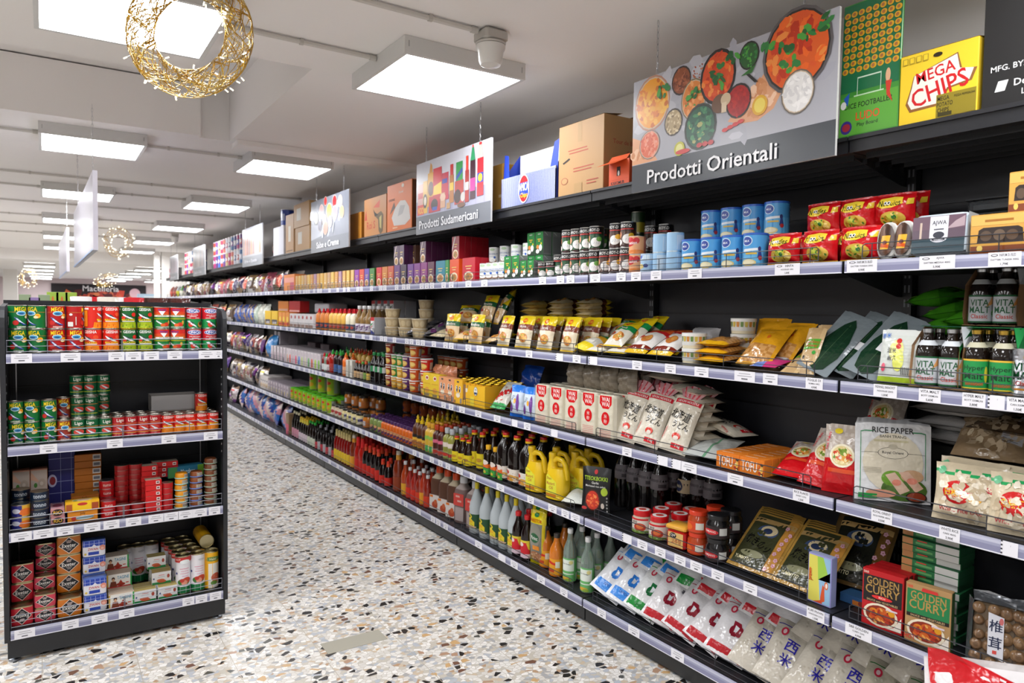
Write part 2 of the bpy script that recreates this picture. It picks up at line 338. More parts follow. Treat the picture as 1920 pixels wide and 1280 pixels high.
def tag_mesh(wd, kind, lines=None):
    key = (wd, kind, lines)
    if key in _tg: return _tg[key]
    a = MB(); h = .038; S = lambda u, v, o: (-.0155-o, -u*wd/2, -.0385+v*h)
    a.q(S(-1, 0, 0), S(1, 0, 0), S(1, 1, 0), S(-1, 1, 0), 'e9e8ee', 'P')
    if lines:
        n = len(lines); art = [('t', t, (.18 if i == 0 and n == 3 and kind == 'logo' else 0), .80-.62*i/(n-1 or 1), .2 if i in (0, n-1) else .13, '2a2a30', 1.7 if not (i == 0 and kind == 'logo') else 1.0) for i, t in enumerate(lines)]
        if kind == 'logo': art += [('e', -.62, .8, .22, .09, '3a3a40'), ('e', -.62, .8, .16, .05, 'e9e8ee')]
    elif kind == 'blank': art = [('r', -1, .08+.28*i, -.78, .2+.28*i, '2a2a33') for i in range(4)]+[('t', '?', .15, .72, .12, 'a0a0a8')]
    else: art = [('r', -.55, .72, .55, .78, '9a9aa2'), ('r', -.7, .5, .7, .56, '9a9aa2'), ('r', -.3, .2, .3, .32, '6a6a72')]
    draw(a, S, wd, h, art, 'P', 9, .0002); _tg[key] = a.mesh('price_tag', False); return _tg[key]
SH_D = .44
_sh = {}
def shelf_meshes(L, dep):
    if (L, dep) not in _sh:
        s = MB(); s.box(0, dep, .003, L-.003, -.03, -.001, BLK, 'K'); br = MB()
        for y in (.036,):
            br.add([(.05, y, -.031), (dep, y, -.031), (dep, y, -.105), (dep-.06, y, -.105), (.05, y, -.04), (.05, y+.003, -.031), (dep, y+.003, -.031), (dep, y+.003, -.105), (dep-.06, y+.003, -.105), (.05, y+.003, -.04)],
                   ((0, 1, 2, 3, 4), (9, 8, 7, 6, 5), (0, 5, 6, 1), (3, 8, 9, 4), (2, 7, 8, 3)), '2a2b2f', 'K')
        dk = MB(); dk.box(0, dep, .003, L-.003, -.045, -.001, '18191c', 'K'); dk.box(-.012, 0, .003, L-.003, -.012, 0, '222226', 'K'); dk.box(-.004, 0, .003, L-.003, -.05, -.012, BLK, 'K')
        for i in range(5): dk.box(.06+.075*i, .065+.075*i, .02, L-.02, -.062, -.045, '1e1f22', 'K')
        _sh[(L, dep)] = (s.mesh('shelf', False), br.mesh('bracket', False), rail_mb(L).mesh('price_rail', False), guard_mb(L).mesh('wire_guard', True), dk.mesh('top_shelf', False))
    return _sh[(L, dep)]
def back_mesh(L, zt, dep):
    b = MB(); b.box(dep+.004, dep+.016, .001, L-.001, .02, zt, '101013', 'K'); z = .14
    while z < zt-.01:
        z1 = min(z+.183, zt); b.box(dep, dep+.004, .002, L-.002, z, z1, '24252b', 'K'); z += .19
    return b.mesh('back_panel', False)
def upright_mesh(zt, dep):
    u = MB(); u.box(dep-.035, dep-.0005, .001, .033, 0, zt, '1d1e22', 'K'); z = .2
    while z < zt-.04:
        for y in (.010, .024): u.q((dep-.0356, y+.003, z), (dep-.0356, y-.003, z), (dep-.0356, y-.003, z+.026), (dep-.0356, y+.003, z+.026), '777a80', 'K')
        z += .05
    return u.mesh('upright', False)
def yx(px, z, x=XF):
    """depth along the aisle of the point of the shelf front seen at column px"""
    lo, hi = .05, 40.
    for _ in range(44):
        mid = (lo+hi)/2; d = Vector((x, mid, z-EYE))
        if 960+FPX*d.dot(RT)/d.dot(FW) > px: lo = mid
        else: hi = mid
    return mid
TAGS = dict(A=[(1458, 1505, 'logo', ('HINTA', 'NOODLES 140G', '1,00€')), (1593, 1650, 'logo', ('PARFUM DU BLED', 'DATTERI TUNISIA 200G', '0,90€')), (1729, 1796, 'logo', ('AJWA', 'DATTERI MEDINA 400G', '5,90€')),
               (1858, 1920, 'logo', ('PARFUM DU BLED', 'DATTERI TUNISIA 500G', '1,79€')), (1296, 1320), (1225, 1245), (1188, 1207), (1161, 1178), (1112, 1130), (1067, 1082), (1048, 1063), (1015, 1029), (907, 918), (877, 888)],
            B=[(1516, 1548, '', ('FOGLIE DI', 'BAMBU 10PZ', '4,90€')), (1643, 1687, '', ('PADRINELL BARACHOT', 'NOODLES 200G', '1,00€')), (1728, 1769, '', ('VITA MALT', 'BOTT 330MLX6', '5,60€')), (1809, 1853, '', ('HYPER MALT', 'BOTT 330MLX6', '3,80€')),
               (1856, 1890, 'blank'), (1893, 1935, '', ('VITA MALT', 'CAN 330ML', '1,50€')), (1436, 1463), (1382, 1421), (1308, 1333), (1251, 1273), (1190, 1209), (1109, 1125, 'blank'), (1078, 1094), (1046, 1061, 'blank'), (990, 1003), (945, 957), (924, 935, 'blank'), (898, 911), (877, 888)],
            C=[(1492, 1523, '', ('RICE FLAKES', 'SWEET 227G', '1,20€')), (1639, 1678, '', ('ROYAL ORIENT', 'RICE PAPER 400G', '3,50€')), (1766, 1805, '', ('WHITE RICE', 'CAKE 400G', '2,90€')), (1880, 1915, 'blank'), (1370, 1398), (1282, 1312), (1265, 1281, 'blank'), (1237, 1257, 'blank'), (1171, 1190), (1037, 1050, 'blank'), (987, 999), (963, 975, 'blank'), (930, 943), (895, 907), (865, 876)],
            D=[(1518, 1551, '', ('KUPE PRAWN', 'CRACKERS 227G', '1,50€')), (1590, 1640, '', ('S&B GOLDEN', 'CURRY 220G', '4,90€')), (1793, 1830, 'blank'), (1399, 1425), (1340, 1362), (1299, 1322), (1269, 1291), (1233, 1253), (1200, 1219), (1171, 1190, 'blank'), (1133, 1150), (1075, 1092), (1057, 1072), (1033, 1048), (993, 1006), (935, 950), (885, 897), (860, 872)],
            E=[(1263, 1288), (1183, 1204), (1125, 1141), (1055, 1069), (1012, 1026), (962, 975), (938, 952, 'blank'), (895, 908), (840, 852), (805, 815)])
NB = 14
bayback, bayup = back_mesh(BAY, 2.0, SH_D), upright_mesh(2.05, SH_D)
pl = MB(); pl.box(.004, .03, .004, BAY-.004, .012, .078, '2a2b2c', 'K'); pl.box(.02, .04, .004, BAY-.004, 0, .014, '0c0c0c', 'K'); plm = pl.mesh('base_plinth', False)
HOLD = ['silver malt drink cans', 'rice paper and four-packs of malt drink', 'blue milk tins and noodle bags', 'yellow snack bags and rice vermicelli', 'cup noodles and sauce bottles', 'purple-lidded spice jars', 'red sauce bottles', 'yellow boxes and green tins']
for k in range(-1, NB-1):
    y0 = Y0+BAY*k; i = k+1
    bay = obj('shelving_bay', None); bay.location = (XF, y0, 0)
    bay['label'] = 'black metal shelving bay, %s from the camera end of the long wall' % ORD[i+1]; bay['category'] = 'shelving'; bay['group'] = 'bays of the long shelf wall'
    for nm, me in (('back_panel', bayback), ('upright', bayup), ('base_plinth', plm)): obj(nm, me, bay)
    s_, b_, r_, g_, t_ = shelf_meshes(BAY, SH_D)
    for lv, z in LV.items():
        sh = obj('shelf' if lv != 'T' else 'top_shelf', s_ if lv != 'T' else t_, bay); sh.location = (0, 0, z)
        obj('bracket', b_, sh)
        if lv == 'T': continue
        obj('price_rail', r_, sh); obj('wire_guard', g_, sh)
        ts = [(yx(t[1], z-.02), yx(t[0], z-.02))+tuple(t[2:]) for t in TAGS[lv]] if k < 3 else []
        ts = [t for t in ts if y0 <= (t[0]+t[1])/2 < y0+BAY]
        if k >= 3 or (k == 2 and len(ts) < 4): 
            q = RND.uniform(.02, .1)
            while q < BAY-.08: ts.append((y0+q, y0+q+.055)); q += RND.choice((.075, .1, .12, .16, .21))
        for t in ts:
            wd = min(.1, max(.045, round(t[1]-t[0], 3))); kd = t[2] if len(t) > 2 else ''; ln = t[3] if len(t) > 3 else None
            if not ln: wd = round(wd, 2)
            tg = obj('price_tag', tag_mesh(wd, kd, ln), sh); tg.location = (0, (t[0]+t[1])/2-y0, 0)
# ---------------------------------------------------------------- free-standing rack of tins (left)
RX0, RX1, RY = -.155, .702, 3.48
RL = dict(a=1.266, b=.891, c=.54, d=.137)
def rack():
    r = obj('tin_rack', None); r.location = (RX0, RY, 0); L = RX1-RX0; dp = .38
    r['label'] = 'black free-standing end rack filled with tins beside the aisle'; r['category'] = 'shelving'
    bk = MB(); bk.box(.01, L-.01, dp, dp+.02, .02, 1.478, '131316', 'K')
    for i in range(7): bk.box(.03, L-.03, dp-.004, dp, .15+.19*i, .15+.19*i+.183, '212228', 'K')
    bk.box(0, L, dp-.01, dp+.035, 1.462, 1.482, '1a1a1e', 'K'); obj('back_panel', bk.mesh('back_panel', False), r)
    for x0 in (0, L-.018):
        s = MB(); out = [(-.012, .09), (dp+.03, .09), (dp+.03, 1.47), (.05, 1.455), (.015, 1.44), (-.008, 1.41), (-.012, 1.37)]
        n = len(out); P = [(x0, y, z) for y, z in out]+[(x0+.018, y, z) for y, z in out]
        s.add(P, [tuple(range(n-1, -1, -1)), tuple(range(n, 2*n))]+[(i, (i+1) % n, n+(i+1) % n, n+i) for i in range(n)], '26272b', 'K')
        for i in range(12): s.box(x0+.019 if x0 == 0 else x0-.001, x0+.0195 if x0 == 0 else x0-.0005, .02, .028, 1.17-.035*i, 1.178-.035*i, 'd0d0d0', 'P')
        obj('side_panel', s.mesh('side_panel', False), r)
    b = MB(); b.box(.01, L-.01, .0, .02, .018, .098, '26272a', 'K'); obj('base_plinth', b.mesh('base_plinth', False), r)
    for x in (.02, L-.05):
        f = MB(); f.lathe([(.022, 0), (.02, .006), (.006, .008), (.006, .03)], ('9aa0a8', 'M'), 12, x+.012, .03); obj('levelling_foot', f.mesh('levelling_foot'), r)
    for x in (.04, L-.055): u = MB(); u.box(x, x+.004, dp-.012, dp-.006, .2, 1.2, 'b8b8bc', 'M'); obj('upright', u.mesh('upright', False), r)
    tagpx = dict(a=[(20, 54), (104, 137), (188, 219), (221, 250), (256, 285), (303, 331), (367, 400), (401, 416)], b=[(64, 96), (184, 214), (290, 318), (377, 405)],
                 c=[(15, 49), (52, 87), (91, 123), (140, 171), (176, 206), (218, 248), (262, 292), (294, 322), (323, 351), (353, 381), (385, 412)], d=[(18, 52), (98, 130), (151, 183), (203, 233), (329, 355), (356, 383), (387, 413)])
    M_ = Matrix.Rotation(R(90), 4, 'Z')
    for lv, z in RL.items():
        sh = MB(); sh.box(.02, L-.02, 0, dp, -.03, -.001, BLK, 'K'); so = obj('shelf', sh.mesh('shelf', False), r); so.location = (0, 0, z)
        ra = obj('price_rail', rail_mb(L-.03).mesh('price_rail', False), so); ra.matrix_local = Matrix.Translation((L-.015, 0, 0)) @ M_
        g = MB(); y = .008
        for zz, rr in ((.006, .0018), (.028, .0012), (.052, .0018)): g.tube([(.022, y, zz), (L-.022, y, zz)], rr, '8a8c94', 'G', 5)
        for x in (.022, .16, L*.5, L*.5+.004, L-.16, L-.022): g.tube([(x, y, -.001), (x, y, .052)], .0016, '6c6e76', 'G', 5)
        obj('wire_guard', g.mesh('wire_guard'), so)
        for a, b_ in tagpx[lv]:
            xa, xb = [-.129+(p-14)/401*.806-RX0 for p in (a, b_)]
            t = obj('price_tag', tag_mesh(round(xb-xa, 2), ''), so); t.matrix_local = Matrix.Translation(((xa+xb)/2, 0, 0)) @ M_
rack()
# ---------------------------------------------------------------- product makers
# every maker stands its product on the origin, front towards -Y
def lathe_S(prof, rot=0.):
    def S(u, v, o):
        H = prof[-1][1]; z = v*H; r = prof[-1][0]
        for (r0, z0), (r1, z1) in zip(prof, prof[1:]):
            if z0 <= z <= z1 and z1 > z0: r = r0+(r1-r0)*(z-z0)/(z1-z0); break
        a = -math.pi/2+u*math.pi/2+rot; return ((r+o)*math.cos(a), (r+o)*math.sin(a), z)
    return S
def can(w, h, col, art=(), band=None, lid='cfcac0', rot=0., one=False, name='food_tin', cat='tin', k='G', n=24, plastic=None, ring=True):
    r = w/2; b, e, l = MB(), MB(), MB()
    prof, cols = ([(r*.97, 0), (r, h*.006), (r, h*.028), (r*.985, h*.034)], [(lid, 'M')]*3) if ring else ([(r*.985, 0)], [])
    for t, c in band or [(1, col)]: prof.append((r*.985, h*.034+h*.932*t)); cols.append((c, k))
    b.lathe(prof, cols, n)
    pl_ = plastic or lid; kk = 'G' if plastic else 'M'
    if ring or plastic:
        e.lathe([(r*.985, h*.966), (r, h*.972), (r, h*.995), (r*.97, h), (r*.93, h), (r*.9, h*.975)] if not plastic else [(r*.985, h*.93), (r*1.02, h*.935), (r*1.02, h*.99), (r*.98, h)], (pl_, kk), n)
    S = lathe_S([(r*.985, 0), (r*.985, h)], rot)
    if art: draw(l, S, math.pi*r, h, art, k)
    return proto(name, cat, w, w, h, [('tin_body', b), ('lid', e), ('label', l)], one)
def bottle(w, h, prof, col, k='B', cap=('ffffff', .78, .36), art=(), lab=None, name='bottle', cat='bottle', n=18, sq=1., power=2., rot=0., one=False, neck=None, spout=False, capk='G', fill=None):
    """prof: (radius fraction, height fraction) of the body; cap (colour, start height, radius fraction); lab (v0,v1,colour)"""
    r = w/2; b, c, l = MB(), MB(), MB(); P = [(r*a, h*z) for a, z in prof]
    cols = []
    for (r0, z0), (r1, z1) in zip(P, P[1:]):
        cc = (col, k)
        if fill and z0 >= fill[0]*h: cc = (fill[1], fill[2])
        cols.append(cc)
    b.lathe(P, cols, n, squash=sq, power=power)
    cc, c0, cr = cap[:3]
    if spout:
        c.lathe([(r*cr, h*c0), (r*cr, h*(c0+(1-c0)*.35)), (r*cr*.55, h*(c0+(1-c0)*.42)), (r*cr*.6, h*(c0+(1-c0)*.72)), (r*cr*.3, h*(c0+(1-c0)*.9)), (r*.05, h)], (cc, capk), 12)
    else:
        P2 = [(r*cr*.96, h*c0), (r*cr, h*c0+.001), (r*cr, h*.985), (r*cr*.9, h)]
        c.lathe(P2, (cc, capk), 14)
        if len(cap) > 3: c.lathe([(r*cr*1.02, h*c0), (r*cr*1.02, h*(c0+(1-c0)*.45))], (cap[3], capk), 14)
    if neck: c.lathe([(r*neck[1]*1.03, h*neck[0]), (r*cr*1.04, h*c0)], (neck[2], 'P'), 14)
    S0 = lathe_S([(r*a, h*z) for a, z in prof], rot)
    def S(u, v, o):
        x, y, z = S0(u, v, o)
        if power > 2 or sq != 1:
            a = math.atan2(y, x); t = (abs(math.cos(a))**power+abs(math.sin(a))**power)**(-1/power); return (x*t, y*t*sq, z)
        return (x, y, z)
    if lab: draw(l, S, math.pi*r, h, [('r', -1.6 if power == 2 else -.97, lab[0], 1.6 if power == 2 else .97, lab[1], lab[2])], 'P', .12, .0003)
    if art: draw(l, S, math.pi*r, h, art, 'P', .12, .0006)
    return proto(name, cat, w, w*sq, h, [('bottle_body', b), ('cap', c), ('label', l)], one)
def carton(w, d, h, col, art=(), side=None, top=None, k='P', name='carton_box', cat='box', one=False, sart=(), b=.0015, tart=()):
    bd, l = MB(), MB(); bd.bbox(w, d, h, col, k, b)
    S = lambda u, v, o: (u*w/2, -d/2-o, v*h); S2 = lambda u, v, o: (w/2+o, u*d/2, v*h); S3 = lambda u, v, o: (u*w/2, -d/2+v*d, h+o)
    if side: draw(l, S2, d, h, [('r', -.97, .01, .97, .99, side)], k, 9, .0003)
    if top: draw(l, S3, w, d, [('r', -.97, .01, .97, .99, top)], k, 9, .0003)
    if art: draw(l, S, w, h, art, k, 9)
    if sart: draw(l, S2, d, h, sart, k, 9, .0006)
    if tart: draw(l, S3, w, d, tart, k, 9, .0006)
    return proto(name, cat, w, d, h, [('box_body', bd), ('printed_panel', l)], one)
def bag_S(w, h, t, seal=.05, waist=.05, wr=.05, seed=1, sag=0.):
    rd = random.Random(seed); ph = [(rd.uniform(3, 9), rd.uniform(3, 9), rd.uniform(0, 6), rd.uniform(-1, 1)) for _ in range(5)]
    def T(u, v):
        x = max(0, min(1, (v-seal)/(1-2*seal))); e = max(0., 1-abs(u)**2.6)**.6*(math.sin(math.pi*x**(1+sag)))**.5 if 0 < x < 1 else 0
        n = sum(math.sin(a*u+b_*v*2+c)*d_ for a, b_, c, d_ in ph)/3
        return max(.0007, t/2*e*(1+wr*2*n)+(.0015*abs(n) if e == 0 else 0))
    def S(u, v, o, s=-1):
        ww = w*(1-waist*math.sin(math.pi*v)); return (u*ww/2, s*(T(u, v)+o), v*h*(1-.015*(abs(u) > .8)))
    return S
def bag(w, h, t, cf, art=(), k='F', seal=.05, waist=.05, wr=.06, seed=1, name='food_bag', cat='bag', nu=14, nv=18, back=None, one=False, sag=0., top=None):
    """cf: colour or function(u,v)->(colour, finish) over the pillow surface"""
    S = bag_S(w, h, t, seal, waist, wr, seed, sag); b, l = MB(), MB(); f = cf if callable(cf) else (lambda u, v: cf)
    for s in (-1, 1):
        P = [S(-1+2*i/nu, j/nv, 0, s) for j in range(nv+1) for i in range(nu+1)]; o = len(b.v); b.v += P
        for j in range(nv):
            for i in range(nu):
                q = [o+j*(nu+1)+i, o+j*(nu+1)+i+1, o+(j+1)*(nu+1)+i+1, o+(j+1)*(nu+1)+i]
                b.f.append(q if s < 0 else q[::-1]); c = f(-1+2*(i+.5)/nu, (j+.5)/nv)
                if isinstance(c, tuple): b.c.append(c[0]); b.k.append(c[1])
                else: b.c.append(c); b.k.append(k)
    if art: draw(l, S, w, h, art, k, .16, .0016)
    return proto(name, cat, w, t, h, [('bag_body', b), ('print', l)], one)
def bands(*bs):
    """bands from the bottom up: (upper v, colour)"""
    return lambda u, v: next((c for t, c in bs if v <= t), bs[-1][1])
def tub(w, h, col, art=(), lid='f2f2f2', taper=.86, lidh=.1, name='food_tub', cat='tub', k='G', rot=0., one=False, n=22, lab=None):
    r = w/2; b, c, l = MB(), MB(), MB(); b.lathe([(r*taper*.97, 0), (r*taper, h*.02), (r*.97, h*(1-lidh))], (col, k), n)
    c.lathe([(r*.97, h*(1-lidh)), (r*1.01, h*(1-lidh)), (r*1.01, h*.98), (r*.97, h), (r*.9, h), (r*.88, h*.985)], (lid, 'G'), n)
    S = lathe_S([(r*taper, 0), (r*.97, h*(1-lidh)), (r*.97, h)], rot)
    if lab: draw(l, S, math.pi*r, h, [('r', -1.5, lab[0], 1.5, lab[1], lab[2])], 'P', .15, .0003)
    if art: draw(l, S, math.pi*r, h, art, k, .2, .0006)
    return proto(name, cat, w, w, h, [('tub_body', b), ('lid', c), ('label', l)], one)
def jar(w, h, col, lidc, art=(), lab=None, lidh=.18, name='glass_jar', cat='jar', k='B', sq=1., lidtop=None, one=False, n=20):
    r = w/2; b, c, l = MB(), MB(), MB(); P = [(r*.9, 0), (r, h*.05), (r, h*(.86-lidh)), (r*.82, h*(1-lidh)-.001), (r*.82, h*(1-lidh))]
    b.lathe(P, (col, k), n); c.lathe([(r*.88, h*(1-lidh)), (r*.9, h*(1-lidh)+.001), (r*.9, h*.975), (r*.85, h)], (lidc, 'G'), n)
    if lidtop: c.lathe([(r*.7, h+.0001), (r*.7, h+.0006)], (lidtop, 'P'), n); 
    S = lathe_S([(r, 0), (r, h)])
    if lab: draw(l, S, math.pi*r, h, [('r', -1.5, lab[0], 1.5, lab[1], lab[2])], 'P', .15, .0003)
    if art: draw(l, S, math.pi*r, h, art, 'P', .2, .0006)
    if lidtop: c.lathe([(r*.4, h+.0007), (r*.4, h+.0009)], ('c0392b', 'P'), 10)
    return proto(name, cat, w, w, h, [('jar_body', b), ('lid', c), ('label', l)], one)
# ---------------------------------------------------------------- setting rows of products out
def pos_words(c, nc, r, nr, l, nl, side='left'):
    p = []
    if nc > 1: p.append('leftmost' if c == 0 else 'rightmost' if c == nc-1 else ORD[c+1]+' from left')
    if nl > 1: p.append('bottom layer' if l == 0 else 'top layer' if l == nl-1 else ORD[l+1]+' layer')
    if nr > 1: p.append('front row' if r == 0 else 'back row' if r == nr-1 else ORD[r+1]+' row')
    return p
class Frame:
    """a shelf front: 'G' the long wall (front faces -X), 'R' the end rack (front faces -Y)"""
    def __init__(s, kind): s.kind = kind
    def along(s, p, z, inset):
        if s.kind == 'G': return -yx(p, z, XF+inset)
        return -.129+(p-14)/401*.806
    def loc(s, a, dep, z): return (XF+dep, -a, z) if s.kind == 'G' else (a, RY+dep, z)
    @property
    def rz(s): return R(-90) if s.kind == 'G' else 0.
G, K_ = Frame('G'), Frame('R')
ROUND = {'food_tin', 'milk_tin', 'bottle', 'glass_jar', 'food_tub', 'noodle_cup', 'sauce_bottle', 'drink_can'}
_PV = {}
def settle(r, p, fr, z):
    """lift a tilted product out of its shelf, the wire guard and the back panel"""
    if id(p) not in _PV:
        q = []
        for _, me, subs in p.parts:
            for m_ in [me]+[x for _, x in subs]: q += [v.co.copy() for v in m_.vertices][::3]
        _PV[id(p)] = (q, p)
    M = r.matrix_world; W = [M @ v for v in _PV[id(p)][0]]; d = Vector((0, 0, 0)); lo = min(v.z for v in W)
    if lo < z+.001: d.z = z+.001-lo
    a = 0 if fr.kind == 'G' else 1; f0 = XF if a == 0 else RY; lo, hi = min(v[a] for v in W), max(v[a] for v in W)
    back = f0+(SH_D if a == 0 else .38)-.006
    if lo < f0+.0115: d[a] = f0+.0115-lo
    elif hi > back: d[a] = max(back-hi, f0+.0115-lo)
    if d.length > 0: r.matrix_world = Matrix.Translation(d) @ M
    return r
def row(fr, lv, p0, p1, n, P, label, rows=1, layers=1, inset=.022, gap=.003, keep=None, group=None, z0=0., jit=.0015, turn=0., lean=0., metric=False, off=0., phr=True, face=None):
    """n columns between image columns p0 (left) and p1 (right), several rows deep and layers high"""
    z = (LV if fr.kind == 'G' else RL)[lv]; a0, a1 = (p0, p1) if metric else (fr.along(p0, z, inset), fr.along(p1, z, inset)); pitch = (a1-a0)/n
    if callable(P): P = P(pitch)
    PL = P if isinstance(P, list) else [P]; names = label if isinstance(label, list) else [label]; seen = {}
    cnt = {}
    for c in range(n): cnt[c % len(PL) if len(PL) < n else c] = 1
    lab_n = [names[c % len(names)] for c in range(n)] if len(PL) < n or len(names) == len(PL) else names*n
    for c in range(n):
        p = PL[c % len(PL)]; same = [i for i in range(n) if lab_n[i] == lab_n[c]]; ci = same.index(c)
        for r in range(rows):
            for l in range(layers):
                if keep and not keep(c, r, l): continue
                ph = pos_words(ci, len(same), r, rows, l, layers)
                lb = ', '.join([lab_n[c]]+ph)
                o_ = place(p, fr.loc(a0+pitch*(c+.5)+RND.uniform(-jit, jit)+off*r, inset+p.d/2+r*(p.d+gap)+RND.uniform(0, jit), z+z0+l*(p.h+.0006)),
                      fr.rz+(face if face is not None else .32 if fr.kind == 'G' and p.name in ROUND else 0)+RND.uniform(-turn, turn), lean, label=lb, group=group or lab_n[c]+' row')
                if lean or turn > .05: settle(o_, p, fr, z)
def put(fr, lv, px, P, label, dep=None, z0=0., lean=0., roll=0., turn=0., group=None, inset=.025, rl=0.):
    z = (LV if fr.kind == 'G' else RL)[lv]; dd = (inset+P.d/2) if dep is None else dep
    return settle(place(P, fr.loc(fr.along(px, z, dd-P.d/2 if dep is None else dd), dd, z+z0), fr.rz+turn, lean, roll, label, group, rl), P, fr, z)
# ================================================================ the end rack of tins
YEL = 'f6d21c'
def mega(col, w, h, rot=0., one=False):
    a = [('t', 'MEGA', 0, .83, .19, YEL, .95), ('r', -1.5, .70, -.4, .715, 'c8843a'), ('r', .4, .70, 1.5, .715, 'c8843a'), ('e', 0, .66, .36, .1, 'e8f2f4'), ('e', 0, .66, .31, .08, '4a9cc4'), ('e', -.02, .645, .2, .035, '1d4f86'),
         ('e', .5, .55, .2, .1, 'f0b42c'), ('e', .38, .5, .16, .06, 'ecd9a8'), ('e', .5, .57, .1, .04, 'f08a20'), ('p', [(-.55, .5), (-.3, .47), (.15, .22), (.45, .16), (.1, .16), (-.3, .33)], '24418e'), ('p', [(-.5, .5), (-.3, .44), (.1, .25), (.3, .18), (-.2, .3)], 'dfe6ee'), ('e', -.42, .26, .2, .1, 'c92a26'),
         ('t', 'SARDINES', 0, .09, .06, 'f2efe4', .9), ('r', 1.12, .08, 1.5, .88, 'dad8d2'), ('r', 1.2, .62, 1.42, .64, '8a8a8a'), ('r', -1.55, .1, -1.15, .3, 'e0ded8'), ('e', -1.3, .62, .12, .05, 'e8e8e0'), ('r', -.98, .16, -.93, .52, 'e4e4dc')]
    return can(w, h, col, a, rot=rot, one=one)
def geisha(col, w, h, rot=0., red=True):
    lo = 'f08a1c' if red else '9fb41e'
    a = [('p', [(-.8, .02), (.8, .02), (.7, .3), (-.7, .3)], lo), ('t', 'GEISHA', .05, .87, .13, 'f6f4ee', 1.0), ('e', -.72, .87, .06, .04, 'f4d8d0'), ('p', [(-.5, .7), (-.2, .64), (.25, .5), (.45, .44), (.1, .46), (-.35, .58)], 'e9edf0'), ('p', [(-.45, .7), (0, .62), (.3, .49), (-.1, .57)], '2a3a40'),
         ('e', .48, .64, .2, .09, 'd9261e' if not red else 'e8502a'), ('e', -.35, .5, .18, .07, 'd63a2a'), ('t', 'MACKEREL', .05, .40, .09, 'f4d024', 1.1), ('r', -.45, .32, .55, .35, 'f2f0e6'),
         ('r', 1.15, .12, 1.55, .9, lo), ('r', -1.6, .1, -1.2, .8, lo), ('r', -1.5, .84, -1.1, .92, 'f4d8d0')]
    return can(w, h, col, a, rot=rot, lid='d8c24a' if not red else 'cfcac0')
def jackm(w, h, rot=0.):
    a = [('t', 'TETSY', .05, .85, .1, '4a3aa0', .8), ('p', [(-.25, .81), (.3, .81), (.03, .6)], 'f2f2ee'), ('r', -.7, .55, .8, .62, 'f2f2ee'), ('t', 'JACK MACKEREL', .05, .585, .055, '2c7a3c', 1.3), ('r', -1.6, .44, 1.6, .465, 'd9c22c'), ('p', [(-.45, .4), (.2, .18), (.1, .14), (-.5, .34)], 'd7dcda'), ('e', .4, .2, .24, .09, 'd23a26'), ('e', .1, .17, .2, .07, 'e0632a'), ('e', .62, .3, .1, .09, 'd9a63c'), ('r', -.5, .07, .7, .095, 'dfe6dc'), ('r', -1.3, .22, -1.0, .58, 'e2e2dc')]
    return can(w, h, 'cc2a22', a, band=[(.42, '1f7a38'), (.55, '4f8a34'), (.68, 'c8702a'), (.8, 'd84a24'), (1, 'cc2a22')], rot=rot)
def unica(w, h, rot=0.):
    a = [('e', .05, .83, .68, .11, 'e4e6f2'), ('e', .05, .83, .63, .09, '2a3f9c'), ('t', 'UNICA', .05, .83, .12, 'f6f6fa', .95), ('t', 'JACK MACKEREL', .05, .63, .065, 'f2e6e2', 1.2), ('r', -.2, .555, .4, .575, 'f2e6e2'), ('r', -.5, .49, -.05, .51, 'f2e6e2'), ('r', .3, .49, .65, .51, 'f2e6e2'), ('e', -.1, .2, .22, .12, 'd03a26'),
         ('p', [(-.45, .36), (-.2, .38), (.35, .14), (.42, .06), (-.1, .2)], 'dfe6ea'), ('p', [(-.3, .37), (.3, .17), (.1, .3)], '223040'), ('e', .75, .2, .26, .14, 'a8782c'), ('e', .78, .24, .18, .09, '3a2420'), ('r', 1.2, .05, 1.5, .36, 'd8dcd4')]
    return can(w, h, 'c4202c', a, band=[(.45, '1c8a48'), (1, 'c4202c')], rot=rot)
CW, CH = .0655, .097
tp = [mega('0d6b32', CW, CH, r) for r in (.5, -.7, .1, -.45)]+[mega('b01c1c', CW, CH, r) for r in (.2, 1.6, .1, .15)]+[geisha('d6281c', CW, CH, r) for r in (1.2, 0, -.5, 0)]+[geisha('17602c', CW, CH, r, False) for r in (-.1, -.2, 0, -.15)]+[jackm(CW, CH, r) for r in (-.1, -.45, .1, -.7)]+[unica(CW, CH, r) for r in (-.4, .15, -.1, .1)]
tl = ['tall green tin with yellow lettering', 'tall dark red tin with yellow lettering', 'orange-red fish tin', 'green and lime fish tin', 'red-green fish tin with white triangle', 'red and green tin with blue oval']
for c in range(12):
    for l in range(2):
        t = c//2; p = tp[t*4+c % 2+(2 if l == 0 else 0)]; a = -.129+(13.5+33.2*(c+.5)-14)/401*.806
        place(p, (a, RY+.024+CW/2+(l*.003), RL['a']+l*(CH+.0008)), label='%s, %s of its pair, %s layer, rack top shelf' % (tl[t], ('left', 'right')[c % 2], ('bottom', 'upper')[l]), group='tins on the top shelf of the rack')
